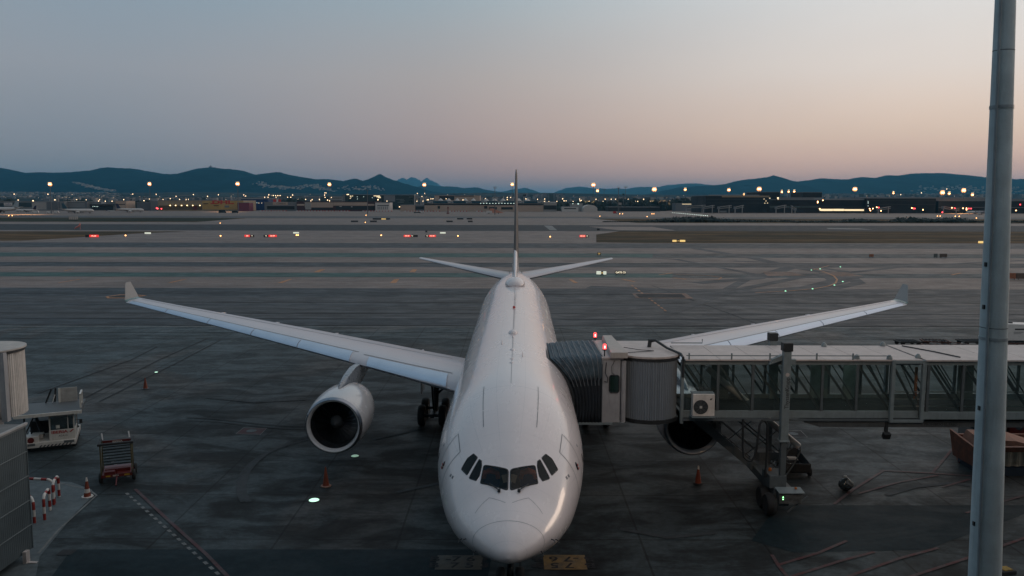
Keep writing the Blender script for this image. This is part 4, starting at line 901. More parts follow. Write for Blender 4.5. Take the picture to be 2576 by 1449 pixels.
mb = MB(); mb.lathe([(0, 0), (.08, 0), (.08, .1), (.05, .15), (0, .16)], (12.45, NY+.2, 1.75), n=10); mb.lathe([(0, 0), (.06, 0), (.06, .07), (0, .09)], (13.3, NY-.95, 1.27), n=10); mb.build('amber_lamp', mat('amber_plastic', (.4, .12, .02), .4), car)
mb = MB(); mb.tube([(10.95, NY-.2, 4.4), (10.98, NY-.2, 3.0), (11.05, NY-.2, 2.55), (11.2, NY-.2, 2.4), (11.4, NY-.2, 2.35), (11.55, NY-.2, 2.55), (11.65, NY-.2, 3.0), (11.7, NY-.2, 3.6), (11.75, NY-.2, 4.15), (11.87, NY-.2, 4.32), (12.0, NY-.2, 4.3), (12.12, NY-.2, 4.1), (12.14, NY-.2, 3.0), (12.1, NY-.2, 1.6)], .055, 8); mb.build('power_cable', B_DARK, BR, 'sm')
# hanging floodlight below
mb = MB(); mb.b2((17.75, NY-.1, 3.75), (17.9, NY+.05, 4.3)); mb.box((17.8, NY-.15, 3.6), (.34, .22, .30), Matrix.Rotation(.4, 3, 'X')); mb.build('work_lamp', B_DARK, BR, bevel=.02)
# covered service stair behind the tunnel
ST_ = thing('service_stair', 'covered grey service stair with clear lattice walls descending from the boarding bridge', 'stairs', (9.25, 39.5, 0))
def sp(x, y, z): return Vector((x-9.25, y-39.5, z))
lo0, lo1, hi0, hi1 = (9.1, 3.85), (13.7, .05), (9.9, 6.25), (14.75, 2.15)
CL = glass('clear_stair_panel', (.92, .92, .92), refl=.3, dens=.24, dif=(.20, .19, .19))
YN, YF = FY-.55, FY+.75
for y in (YN, YF):
    mb = MB(); mb.bar(sp(lo0[0], y, lo0[1]), sp(lo1[0], y, lo1[1]), .12, .42, up=(.6, 0, .8)); mb.build('stringer', B_STEEL, ST_)
mb = MB(); mb.tube([sp(hi0[0], YN, hi0[1]), sp(hi1[0], YN, hi1[1])], .16, 12); mb.tube([sp(hi0[0], YF, hi0[1]), sp(hi1[0], YF, hi1[1])], .10, 12); mb.build('handrail_cover', mat('white_rounded_cover', (.62, .60, .58), .35, var=.1), ST_, 'sm')
mb = MB(); mb.add([sp(hi0[0], YN, hi0[1]+.12), sp(hi1[0], YN, hi1[1]+.12), sp(hi1[0], YF, hi1[1]+.12), sp(hi0[0], YF, hi0[1]+.12)], [(0, 1, 2, 3)]); mb.build('roof_panel', CL, ST_)
for y in (YN, YF):
    mb = MB(); mb.sheet([sp(lo0[0], y, lo0[1]), sp(lo1[0], y, lo1[1]), sp(13.9, y, .5), sp(14.6, y, 1.4), sp(hi1[0], y, hi1[1]), sp(hi0[0], y, hi0[1])]); mb.build('side_panel', CL, ST_)
    mb = MB()
    for k in range(5 if y == YN else 0):
        f = k/5; a = sp(lo0[0]+(lo1[0]-lo0[0])*f, y+.03, lo0[1]+(lo1[1]-lo0[1])*f); g = min(1, f+.0); b = sp(hi0[0]+(hi1[0]-hi0[0])*g+.9, y+.03, hi0[1]+(hi1[1]-hi0[1])*g-.75); 
        mb.bar(a, b, .04)
    for q in (.3, .55, .62): mb.bar(sp(lo0[0]+(hi0[0]-lo0[0])*q, y+.05, lo0[1]+(hi0[1]-lo0[1])*q), sp(lo1[0]+(hi1[0]-lo1[0])*q, y+.05, lo1[1]+(hi1[1]-lo1[1])*q), .045)
    mb.tube([sp(13.75, y, .05), sp(14.1, y, .5), sp(14.6, y, 1.3), sp(14.85, y, 1.9), sp(14.8, y, 2.2)], .035, 6)
    mb.build('lattice', B_STEEL, ST_)
for k in range(14):
    f = (k+.5)/14; mb = MB(); mb.box(sp(lo0[0]+(lo1[0]-lo0[0])*f, (YN+YF)/2, lo0[1]+(lo1[1]-lo0[1])*f+.1), (.30, YF-YN-.14, .04)); mb.build('step', B_LSTEEL, ST_)
# air-conditioning unit bolted to the tunnel
AC = thing('air_conditioner', 'pale boxed air conditioner with a round fan grille below the bridge windows', 'air conditioner', (8.95, NY-.5, 4.66))
mb = MB(); mb.box((0, 0, .53), (1.02, .40, 1.04)); ab = mb.build('housing', mat('ac_housing_paint', (.60, .58, .55), .5, streak=.2), AC, bevel=.02)
mb = MB(); mb.lathe([(0, .0), (.34, 0), (.34, -.012), (0, -.012)], (-.14, -.201, .45), 'Y', 32); mb.build('fan_opening', B_DARK, AC)
mb = MB()
for r in (.09, .15, .21, .27, .33): mb.tube([(-.14+r*math.cos(a), -.225, .45+r*math.sin(a)) for a in [2*math.pi*k/28 for k in range(28)]], .007, 5, True)
for a in [math.pi*k/4 for k in range(4)]: mb.bar((-.14-.34*math.cos(a), -.222, .45-.34*math.sin(a)), (-.14+.34*math.cos(a), -.222, .45+.34*math.sin(a)), .012)
mb.build('fan_grille', B_STEEL, AC); mb = MB(); mb.box((-.14, -.235, .45), (.11, .02, .11)); mb.build('hub_badge', mat('pale_badge2', (.55, .55, .53), .5), AC)
mb = MB(); mb.prism([(.30, -.203, .86), (.40, -.203, .86), (.34, -.203, .78), (.27, -.203, .78)], (0, -.004, 0)); mb.build('maker_mark', B_DARK, AC)
mb = MB(); mb.box((0, .0, -.03), (1.1, .5, .05)); mb.box((0, .12, 1.07), (1.04, .42, .03)); mb.build('mounting_shelf', B_LSTEEL, AC)
# red obstruction lamps on the cab
RL = mat('lit_red_lamp', (.8, .05, .05), .4, var=0, emit=((1, .06, .06), 2.4, 1)); RLC = mat('lit_red_core', (1, .5, .5), .4, var=0, emit=((1, .45, .42), 3.))
for (u, v, Y, lb) in ((1497, 851, FY+1.1, 'red warning lamp on the far corner of the boarding bridge cab'), (1521, 881, NY+.15, 'red warning lamp on the near corner of the boarding bridge cab')):
    p = W(u, v, Y); p.x -= .0; L = thing('warning_lamp', lb, 'warning lamp', (p.x, p.y, 7.36), group='warning lamps on the bridge cab')
    zz = p.z-7.36
    mb = MB(); mb.cyl((0, 0, -.05), (0, 0, max(.12, zz+.05)), .03, n=8); mb.cyl((0, 0, max(.1, zz)), (0, 0, max(.1, zz)+.04), .10, n=14); mb.build('lamp_base', B_DARK, L)
    z0 = max(.1, zz)+.06; mb = MB(); mb.lathe([(0, 0), (.085, 0), (.085, .20), (.06, .24), (0, .24)], (0, 0, z0), n=16); ls = mb.build('lamp_lens', RL, L, 'sm')
    mb = MB(); mb.lathe([(0, .04), (.04, .04), (.04, .17), (0, .17)], (0, -.055, z0), n=10); mb.build('bulb', RLC, ls, 'sm')
# ------------------------------------------------------------ tall tapered column at the right
CONC = mat('weathered_mast_concrete', (.54, .61, .63), .75, var=.14, scale=1.5, streak=.25, bump=.3, bscale=30)
MA = thing('lighting_mast', 'tall tapered grey mast standing close in front of the boarding bridge', 'mast', (8.36, 13, 0))
def mx(z): return Vector((-.0315*z*1.0, 0, z))
mb = MB(); mb.lathe([(.0, 0)], n=3) if 0 else None
mb.loft([[mx(z)+Vector((r*math.cos(2*math.pi*i/48), r*math.sin(2*math.pi*i/48), 0)) for i in range(48)] for z, r in ((0, .335), (5, .285), (10, .232), (13.9, .19), (14.0, .188), (22, .10))]); mb.build('shaft', CONC, MA, 'sm')
for z in (4.9, 8.0, 12.55, 17):
    mb = MB(); r = .335-.0107*z+.004; mb.loft([[mx(z+dz)+Vector((r*math.cos(2*math.pi*i/48), r*math.sin(2*math.pi*i/48), 0)) for i in range(48)] for dz in (0, .012)]); mb.build('shaft_joint', mat('mast_joint', (.10, .11, .12), .8), MA, 'sm')
for z in (9.2, 11.2, 12.9, 13.6): mb = MB(); p = mx(z); r = .335-.0107*z; mb.box(p+Vector((-r, -.04, 0)), (.03, .05, .07)); mb.build('cable_clip', B_DARK, MA)
mb = MB(); mb.box((-.7, .3, 21.6), (1.6, .5, .5)); mb.build('lamp_head', B_STEEL, MA, bevel=.04)
L = bpy.data.lights.new('stand_floodlight', 'SPOT'); L.energy = 4000; L.color = (1, .66, .44); L.spot_size = R(62); L.spot_blend = 1; L.shadow_soft_size = .35
lo = bpy.data.objects.new('stand_floodlight', L); C.objects.link(lo); lo.location = (7.65, 13.75, 21.3); lo.rotation_euler = (Vector((7.65, 13.75, 21.3))-Vector((15.5, 43.5, 1))).to_track_quat('Z', 'Y').to_euler()
mb = MB(); mb.tube([mx(z)+Vector((-(.335-.0107*z)*.80-.03, -(.335-.0107*z)*.62-.03, 0)) for z in (2, 6, 9, 12, 15, 18, 21)], .022, 8); mb.build('cable_conduit', mat('mast_conduit', (.30, .33, .35), .6, streak=.4), MA, 'sm')
for z in (7.2, 12.35, 16.1):
    mb = MB(); r = .335-.0107*z+.012; mb.loft([[mx(z+dz)+Vector((r*math.cos(2*math.pi*i/48), r*math.sin(2*math.pi*i/48), 0)) for i in range(48)] for dz in (0, .05)]); mb.build('steel_band', mat('mast_band', (.36, .40, .42), .5, var=.2), MA, 'sm')
# ------------------------------------------------------------ left: clad wall block with neighbouring bridge rotunda
CLAD = mat('grey_ribbed_cladding', (.088, .112, .122), .6, var=.12, scale=.7, streak=.15)
WB = thing('clad_building', 'dark grey metal-clad building corner with horizontal panel joints', 'building', (-19.8, 31.5, 0))
mb = MB(); mb.b2((-14, -22, 0.35), (-.04, 0, 5.5)); mb.build('core', CLAD, WB)
nz = 5
for k in range(nz):
    z0 = .35+k*1.03; mb = MB(); L = []
    y = 0; i = 0
    while y > -22: L.append((0.0 if i % 2 else .006, y)); L.append((0.0 if i % 2 else .006, y-.06)); y -= .06; i += 1
    mb.loft([[Vector((x, yy, z)) for x, yy in L] for z in (z0, z0+1.0)], cap=False, closed=False)
    mb.build('wall_panel', CLAD, WB, fix=False)
    mb = MB(); mb.b2((-.02, -22, z0+1.002), (.045, .0, z0+1.028)); mb.build('panel_joint', mat('joint_strip', (.17, .20, .21), .6), WB)
mb = MB(); mb.b2((-14, .001, .35), (.03, .05, 5.5)); mb.build('end_wall', CLAD, WB); mb = MB(); mb.b2((-14, -22, 5.5), (.06, .08, 5.56)); mb.build('roof', mat('grey_flat_roof', (.20, .21, .215), .8, var=.15), WB)
mb = MB(); mb.b2((-.03, -22, 5.562), (.08, .1, 5.64)); mb.build('coping', mat('pale_coping', (.42, .42, .42), .6), WB)
PALE = mat('pale_bridge_sheet', (.62, .58, .54), .5, var=.08, streak=.25); PALR = mat('pale_roof_sheet', (.45, .42, .39), .7)
RB2 = thing('bridge_rotunda', 'pale curved bridge rotunda with a flat round roof above the clad wall', 'boarding bridge', (-22.2, 33.0, 0))
mb = MB(); rr_ = 1.38
arc_ = [(rr_*math.cos(a), rr_*math.sin(a)) for a in [R(-150+k*6) for k in range(0, 24)]]
mb.loft([[Vector((x, y, z)) for x, y in arc_] for z in (5.66, 8.22)], cap=False, closed=False); sh = mb.build('curved_wall', PALE, RB2, 'sm', fix=False); sh.modifiers.new('t', 'SOLIDIFY').thickness = .06
mb = MB(); corr(mb, [(1.42*math.cos(a), 1.42*math.sin(a)) for a in [R(-22+k*5) for k in range(0, 12)]], 5.6, 8.38, .03, .10); s2 = mb.build('corrugated_wall', PALE, RB2, fix=False); s2.modifiers.new('t', 'SOLIDIFY').thickness = .04
mb = MB(); mb.b2((1.08, -.86, 5.5), (1.32, -.62, 8.4)); mb.build('door_post', B_GREY, RB2)
mb = MB(); mb.lathe([(0, 8.42), (1.52, 8.42), (1.52, 8.48), (0, 8.52)], n=48); mb.build('roof_disc', PALR, RB2, 'sm'); mb = MB(); mb.lathe([(0, 8.3), (1.47, 8.3), (1.47, 8.415), (0, 8.415)], n=48); mb.build('roof_rim', B_DARK, RB2, 'sm')
mb = MB(); mb.b2((-9, -1.25, 5.7), (-.9, 1.25, 8.36)); mb.build('tunnel', PALE, RB2, bevel=.02)
mb = MB(); mb.lathe([(0, 5.58), (1.3, 5.58), (1.3, 5.65), (0, 5.65)], n=40); mb.lathe([(0, 0), (.55, 0), (.5, 5.6), (0, 5.6)], n=24); mb.build('pedestal', B_GREY, RB2, 'sm')
mb = MB(); mb.b2((-19.75, 30.75, .0), (-19.6, 31.0, .5)); mb.b2((-19.6, 30.8, 0), (-19.25, 30.95, .04)); tag(mb.build('pipe_guard', mat('white_guard_paint', (.5, .46, .44), .6)), 'small white steel pipe guard at the foot of the clad wall', 'guard')
# ------------------------------------------------------------ cargo loader
VW = mat('white_vehicle_paint', (.60, .56, .50), .4, var=.08, streak=.3, coat=.3); VR = mat('red_vehicle_paint', (.115, .016, .014), .4, var=.15, streak=.3); DK = mat('black_rubber_trim', (.02, .021, .022), .7)
GR = mat('grey_deck_plate', (.10, .11, .115), .6, var=.2); LET = mat('red_lettering', (.35, .02, .02), .5, var=0); BKL = mat('dark_lettering', (.03, .03, .035), .5, var=0)
LD = thing('cargo_loader', 'white cargo loader with raised grey platform over its glazed cab', 'loader', (-27.1, 45.4, 0), R(24))
mb = MB(); mb.b2((-1.35, 0, .32), (1.35, 3.2, .62)); mb.b2((-1.35, -.12, .30), (1.35, .02, .60)); ch = mb.build('chassis', VW, LD, bevel=.02)
mb = MB()
for k in range(9): mb.prism([(-.55+k*.19, -.125, .31), (-.46+k*.19, -.125, .31), (-.36+k*.19, -.125, .43), (-.45+k*.19, -.125, .43)], (0, -.006, 0))
mb.build('hazard_stripe', BKL, ch)
for x in (-1.0, 1.0):
    mb = MB(); mb.b2((x-.26, -.135, .44), (x+.26, -.12, .58)); mb.build('headlight', mat('unlit_headlight', (.12, .13, .13), .2), ch)
mb = MB(); mb.b2((-.02, .02, .62), (1.33, 1.3, 1.22)); cabf = mb.build('cab_body', VW, LD, bevel=.03)
text('operator_lettering', 'IBERIA', LET, at(.52, .012, 1.08), .24, LD, .002, sx=1.25, bold=.006)
mb = MB(); mb.prism([(1.02, .01, 1.03), (1.10, .01, 1.02), (1.28, .01, 1.17), (1.20, .01, 1.18)], (0, -.004, 0)); mb.build('tail_emblem', LET, LD)
text('fleet_lettering', 'AGA-G', BKL, at(.7, .012, .85), .15, LD, .002)
mb = MB(); mb.b2((0, .03, 1.22), (.07, .1, 2.08)); mb.b2((1.25, .03, 1.22), (1.32, .1, 2.08)); mb.b2((.95, .03, 1.22), (1.0, .08, 2.08)); mb.b2((1.26, 1.2, 1.22), (1.32, 1.3, 2.08)); mb.b2((0, .03, 2.02), (1.32, 1.3, 2.1)); mb.build('cab_frame', VW, LD)
mb = MB(); mb.b2((.07, .05, 1.23), (1.25, .06, 2.02)); mb.b2((1.30, .1, 1.23), (1.31, 1.2, 2.02)); mb.build('cab_window', glass('vehicle_glass', (.35, .42, .45), refl=.5, dens=.45), LD)
mb = MB(); mb.b2((.35, .035, 1.3), (.55, .045, 1.5)); mb.build('notice', VW, LD); mb = MB(); mb.b2((.2, 1.0, .7), (1.2, 1.15, 1.9)); mb.build('cab_back', DK, LD)
mb = MB(); mb.b2((-1.33, .0, .62), (-.55, .7, .95)); mb.b2((-1.0, .7, .62), (-.4, 1.2, .9)); mb.build('step_locker', VW, LD, bevel=.02)
mb = MB(); mb.cyl((-.95, -.06, .75), (-.95, .01, .75), .17, n=16); mb.build('hose_reel', VR, LD)
mb = MB(); mb.cyl((-1.28, -.28, .5), (-1.28, .1, .5), .16, n=14); mb.build('air_tank', VW, LD, 'sm')
mb = MB(); mb.bar((-1.3, .3, .95), (-.8, .3, 2.0), .07); mb.bar((-1.25, .2, .9), (-1.25, .2, 2.2), .08); mb.bar((-.45, 1.0, .7), (-1.2, 2.8, 2.2), .16); mb.bar((1.15, 1.4, .6), (1.15, 3.1, 2.2), .16); mb.b2((-1.2, 1.9, .6), (1.2, 3.1, 1.4)); mb.build('scissor_lift', DK, LD)
mb = MB(); mb.b2((-1.62, -.35, 2.2), (1.75, 2.6, 2.36)); pf = mb.build('platform', GR, LD, bevel=.01)
mb = MB(); mb.b2((-1.64, -.42, 2.18), (1.77, -.352, 2.38)); mb.b2((-1.70, -.42, 2.2), (-1.622, 2.6, 2.42)); mb.build('platform_edge', VW, pf, bevel=.015)
for a, b in (((.35, 2.3, 2.36), (1.35, 2.36, 3.22)), ((-1.55, 1.2, 2.36), (-1.2, 1.26, 3.2))):
    mb = MB(); mb.b2(a, b); p_ = mb.build('guard_panel', mat('beige_guard_panel', (.36, .34, .31), .6, var=.15), LD)
    mb = MB(); mb.b2((a[0]-.02, a[1]-.05, 2.36), (a[0]+.1, a[1]-.002, 3.24)); mb.build('guard_post', VW, p_)
mb = MB(); mb.b2((1.62, .2, 2.38), (1.72, .3, 3.2)); mb.b2((1.62, 1.3, 2.38), (1.72, 1.4, 3.2)); mb.b2((1.62, .2, 3.1), (1.72, 1.4, 3.22)); mb.b2((1.64, .3, 2.5), (1.69, 1.3, 2.56)); mb.build('side_gate', VW, LD, bevel=.01)
mb = MB(); mb.bar((-.35, 2.3, 2.4), (.0, 2.2, 3.25), .16, .06); mb.bar((.12, 2.35, 2.4), (.2, 2.35, 3.25), .1); mb.build('folded_rail', DK, LD); mb = MB(); mb.bar((.02, 2.2, 2.42), (.16, 2.2, 2.85), .22, .04); mb.build('folded_flap', VW, LD)
for x in (-1.2, 1.2):
    for y in (.7, 2.7): mb = MB(); mb.lathe([(.1, -.13), (.30, -.15), (.35, -.08), (.36, 0), (.35, .08), (.3, .15), (.1, .13), (0, .1)], (x*.98, y, .36), 'X', 22); mb.build('wheel', TYRE, LD, 'sm')
mb = MB(); mb.bar((1.35, .1, 1.7), (1.6, .0, 1.72), .03); mb.box((1.66, -.02, 1.62), (.16, .05, .26)); mb.build('mirror', DK, LD, bevel=.01)
# ------------------------------------------------------------ slatted baggage dolly on end
DL = thing('baggage_trolley', 'dark red baggage trolley with a slatted back and black roof bar beside the cones', 'trolley', (-20.55, 40.1, 0), R(22))
YB = mat('yellow_brown_rail', (.10, .085, .04), .6, var=.3)
mb = MB(); mb.b2((-.72, .0, .38), (.72, 1.7, .46)); mb.b2((-.72, -.04, .34), (.72, .0, .50)); base = mb.build('deck', VR, DL)
mb = MB()
for x in (-.72, .72):
    for y in (.02, 1.0): mb.b2((x-.03, y-.03, .46), (x+.03, y+.03, 2.05))
    mb.bar((x, .05, .6), (x, 1.0, 1.9), .03)
mb.build('frame', YB, DL)
for k in range(7): mb = MB(); z = .75+k*.165; mb.box((0, 1.0-k*.02, z), (1.36, .05, .085), Matrix.Rotation(.5, 3, 'X')); mb.build('slat', mat('grey_slat', (.07, .10, .11), .5), DL)
mb = MB(); mb.b2((-.70, .98, 1.86), (.70, 1.02, 2.04)); mb.b2((-.6, .5, .47), (.6, .9, .62)); mb.b2((-.6, .1, .47), (-.1, .4, .6)); mb.build('red_panel', VR, DL)
text('operator_lettering', 'IBERIA', VW, at(.02, .975, 1.95), .13, DL, .002, sx=1.3, bold=.003); text('operator_lettering', 'IBERIA', VW, at(-.05, -.045, .42), .10, DL, .002, bold=.003)
mb = MB(); mb.b2((-.52, -.05, .38), (-.3, -.044, .46)); mb.b2((.35, -.05, .38), (.6, -.044, .46)); mb.build('reflector_strip', mat('yellow_reflector', (.4, .25, .03), .4), DL)
mb = MB(); mb.b2((-.84, -.08, 2.05), (.84, .06, 2.17)); mb.b2((-.84, -.05, 2.05), (-.7, 1.05, 2.15)); mb.b2((.7, -.05, 2.05), (.84, 1.05, 2.15)); mb.build('roof_bar', DK, DL, bevel=.02)
for x in (-.68, .6): mb = MB(); mb.bar((x, 1.0, 2.1), (x-.04, 1.1, 2.42), .06); mb.build('latch', mat('pale_latch', (.5, .5, .5), .5), DL)
mb = MB(); mb.bar((0, 0, .4), (0, -.75, .12), .06); mb.bar((0, .0, .42), (.0, -.05, .8), .05); mb.build('tow_bar', VR, DL)
for x in (-.78, .78):
    for y in (.25, 1.35): mb = MB(); mb.lathe([(0, -.07), (.24, -.08), (.29, 0), (.24, .08), (0, .07)], (x, y, .29), 'X', 20); mb.build('wheel', TYRE, DL, 'sm')
# ------------------------------------------------------------ red and white hoop barriers
RS = mat('red_barrier_paint', (.27, .022, .016), .5, var=.15); WS_ = mat('white_barrier_paint', (.62, .60, .56), .5, var=.1)
def hoop(a, b, h, label, r=.065):
    o = thing('hoop_barrier', label, 'barrier', a, 0, 'red and white hoop barriers beside the clad wall'); d = b-a; L = [Vector((0, 0, 0)), Vector((0, 0, h-.3))]
    for k in range(1, 7): q = k/6*math.pi/2; L.append(d.normalized()*.3*(1-math.cos(q))+Vector((0, 0, h-.3+.3*math.sin(q))))
    e = d-d.normalized()*.3; L.append(e+Vector((0, 0, h)))
    for k in range(1, 7): q = k/6*math.pi/2; L.append(e+d.normalized()*.3*math.sin(q)+Vector((0, 0, h-.3+.3*math.cos(q))))
    L.append(d); D = []; 
    for p, q in zip(L, L[1:]):
        n = max(1, int((q-p).length/.06)); D += [p.lerp(q, k/n) for k in range(n)]
    D.append(L[-1]); mb = MB(); mb.tube(D, r, 12); dist = 0; per = .34
    for i in range(len(D)-1):
        dist += (D[i+1]-D[i]).length
        for k in range(12): mb.mi[i*12+k] = int(dist/per) % 2
    mb.build('hoop', [RS, WS_], o, 'sm'); return o
hoop(P(112.5, 1308), P(126, 1284), 1.12, 'nearer freestanding red and white hoop, open end towards the cone')
hoop(P(135.5, 1270), P(149, 1250), 1.12, 'farther freestanding red and white hoop closest to the striped cone')
hoop(P(87, 1316), P(70, 1300), 1.12, 'red and white hoop post half hidden behind the clad wall edge')
hoop(P(137, 1266), P(55, 1262), 1.18, 'wide red and white hoop running back behind the clad wall')
# ------------------------------------------------------------ traffic cones
OR = mat('orange_cone_plastic', (.20, .042, .018), .5, var=.15)
def cone(p, label, h=.78, cols=None, base=None):
    o = thing('traffic_cone', label, 'traffic cone', p, 0, 'traffic cones on the apron'); mb = MB(); cols = cols or [0]*5; n = 20; prof = []
    rr = [(.17-.14*k/5, .05+h*k/5) for k in range(6)]
    mb.loft([[Vector((r*math.cos(2*math.pi*i/n), r*math.sin(2*math.pi*i/n), z)) for i in range(n)] for r, z in rr])
    for k in range(5):
        for i in range(n): mb.mi[k*n+i] = cols[k]
    mb.build('cone_body', [OR, WS_], o, 'sm'); mb = MB(); mb.prism([(x, y, 0) for x, y, *_ in [tuple(q) for q in [(.28*math.cos(a), .28*math.sin(a), 0) for a in [R(22.5+45*k) for k in range(8)]]]], (0, 0, .05)); mb.build('cone_base', base or DK, o, bevel=.01)
    return o
cone(P(220, 1250), 'faded red and white banded cone between hoops and trolley', .95, [0, 1, 0, 0, 1], WS_)
cone(P(366, 978), 'small orange cone alone on the apron under the wing tip', .85, [0, 0, 0, 0, 0], GR)
cone(P(820, 1223), 'orange cone with pale base in front of the left engine', .98, None, mat('dusty_cone_base', (.28, .16, .12), .8))
cone(P(1756, 1216), 'dark cone with white top band near the bridge stair', .90, [0, 0, 0, 0, 1], DK)
# ------------------------------------------------------------ ceiling-lamp reflections in the window, built as glowing discs; one distant ground light
for (u, v, r, s, lb) in ((790, 1259, .27, 1.2, 'bright greenish window reflection built as a disc below the left engine cone'), (893, 1148, .24, .22, 'dimmer window reflection built as a disc just behind the left engine'), (393, 937, .14, 1.2, 'tiny distant ground light left of the wing')):
    p = P(u, v); o = thing('reflection_or_ground_light', lb, 'ground light', p, 0, 'window reflections and a ground light on the apron')
    mb = MB(); mb.lathe([(0, 0), (r*1.15, 0), (r*1.1, .025), (0, .025)], n=28); mb.build('disc_rim', DK, o, 'sm'); mb = MB(); mb.lathe([(0, .02), (r*.95, .02), (r*.8, .045), (0, .05)], n=28); mb.build('light_disc', mat('lit_ground_disc_%d' % u, (.7, .8, .7), .4, var=0, emit=((.55, 1, .72), s, 1)), o, 'sm')
# ------------------------------------------------------------ right: wrapped bundle, bin cart, skip, truck, barrier
BG = thing('wrapped_bundle', 'glossy black plastic-wrapped bundle tied at the top lying on the apron', 'bundle', P(2126, 1233))
mb = MB(); mb.blob((0, 0, .34), (.37, .33, .34), 3, 4, .12); mb.build('bundle_body', mat('black_plastic_film', (.035, .045, .05), .18, var=.5, scale=6, bump=1., bscale=7), BG, 'all')
mb = MB(); mb.blob((-.02, 0, .70), (.10, .06, .09), 5, 2, .4); mb.tube([(.02, -.2, .66), (.2, -.28, .5), (.34, -.2, .3), (.36, -.1, .25)], [.05, .07, .05, .03], 6); mb.build('loose_film', mat('pale_plastic_film', (.32, .36, .36), .3, var=.3, bump=.6), BG, 'all')
CT = thing('waste_cart', 'dark open waste cart holding papers and an egg-tray box behind the column', 'cart', P(2008, 1203), R(-6))
mb = MB(); mb.hexa([(-.62, 0, .28), (.58, 0, .28), (.50, 2.3, .28), (-.5, 2.3, .28), (-.66, -.06, .34), (.62, -.06, .34), (.54, 2.34, .34), (-.54, 2.34, .34)])
mb.b2((-.62, -.04, .345), (.58, .02, .80)); mb.hexa([(-.66, 0, .345), (-.60, 0, .345), (-.48, 2.3, .345), (-.54, 2.3, .345), (-.66, 0, .8), (-.60, 0, .8), (-.48, 2.3, .95), (-.54, 2.3, .95)]); mb.hexa([(.58, 0, .345), (.64, 0, .345), (.54, 2.3, .345), (.48, 2.3, .345), (.58, 0, .8), (.64, 0, .8), (.54, 2.3, .95), (.48, 2.3, .95)]); mb.b2((-.48, 2.28, .345), (.48, 2.33, .96)); mb.build('bin', DK, CT, bevel=.015)
mb = MB(); mb.b2((-.35, 1.1, .36), (.28, 1.75, .62)); bx_ = mb.build('box', mat('dark_crate', (.03, .035, .04), .6), CT)
mb = MB(); mb.b2((-.22, 1.15, .625), (.25, 1.7, .645)); 
for i in range(5):
    for j in range(3): mb.lathe([(0, 0), (.045, 0), (.03, .03), (0, .03)], (-.17+i*.09, 1.2+j*.09, .645), n=8)
mb.build('egg_tray', mat('beige_card', (.50, .40, .32), .9), CT)
mb = MB(); mb.b2((-.3, .35, .36), (-.1, .6, .42)); mb.build('paper_scrap', mat('pink_paper', (.5, .3, .25), .9), CT); mb = MB(); mb.box((.02, .45, .39), (.26, .2, .05), Matrix.Rotation(.5, 3, 'Z')); mb.build('cloth_scrap', mat('turquoise_cloth', (.08, .3, .3), .9), CT)
for x in (-.66, .66):
    for y in (.35, 1.9): mb = MB(); mb.lathe([(0, -.07), (.24, -.08), (.28, 0), (.24, .08), (0, .07)], (x, y, .28), 'X', 18); mb.build('wheel', TYRE, CT, 'sm')
mb = MB(); mb.bar((.2, 0, .4), (1.0, -1.1, .15), .06) if 0 else None
SK = thing('open_skip', 'big open skip with rust-orange ends and dirty corrugated cream sides', 'skip', (26.15, 41.4, 0))
RO = mat('rust_orange_paint', (.20, .075, .045), .7, var=.3, streak=.5); CR = mat('dirty_cream_sheet', (.38, .34, .27), .7, var=.2, streak=.7)
mb = MB(); L = []
for k in range(60): L.append(Vector((-1.0+k*.12, .04*(1 if (k//2) % 2 else -1), 0)))
mb.loft([[p+Vector((0, 0, z)) for p in L] for z in (.55, 1.35)], cap=False, closed=False); sk1 = mb.build('corrugated_side', CR, SK, fix=False); sk1.modifiers.new('t', 'SOLIDIFY').thickness = .04
mb = MB(); mb.b2((-1.1, -.10, 1.36), (6.2, .10, 1.62)); mb.b2((-1.1, 2.3, 1.36), (6.2, 2.5, 1.62)); mb.hexa([(-1.15, 0, .4), (-1.03, 0, .4), (-1.03, 2.4, .4), (-1.15, 2.4, .4), (-1.42, 0, 1.6), (-1.30, 0, 1.6), (-1.30, 2.4, 1.9), (-1.42, 2.4, 1.9)]); mb.hexa([(-1.12, -.08, .35), (-1.0, -.08, .35), (-1.0, .02, .35), (-1.12, .02, .35), (-1.42, -.08, 1.6), (-1.0, -.08, 1.36), (-1.0, .02, 1.36), (-1.42, .02, 1.6)]); mb.b2((-.9, 2.32, .5), (6.1, 2.4, 1.36)); mb.build('rim', RO, SK)
mb = MB(); mb.b2((-.95, .15, .4), (6.1, 2.3, .5)); mb.b2((-.9, -.02, .02), (6.1, 2.3, .38)); mb.build('base', mat('dark_blue_base', (.015, .03, .05), .6), SK)
mb = MB(); mb.hexa([(-.9, .5, 1.3), (3.0, .4, 1.3), (3.2, 2.2, 1.3), (-.9, 2.2, 1.3), (-.7, .6, 1.8), (1.2, .6, 1.75), (1.4, 2.0, 1.9), (-.7, 2.0, 2.0)]); mb.build('cover_sheet', mat('faded_orange_tarpaulin', (.32, .16, .11), .8, var=.2), SK)
TR = thing('red_truck', 'red service truck with white lettering parked behind the skip', 'truck', (31.3, 45.0, 0), 0)
mb = MB(); mb.b2((-2.4, 0, .6), (3, 2.2, 2.3)); tb = mb.build('body', VR, TR, bevel=.05); mb = MB(); mb.b2((-4.2, .1, .55), (-2.45, 2.1, 2.35)); mb.build('cab', mat('dusty_grey_cab', (.16, .14, .13), .6, var=.2), TR, bevel=.05)
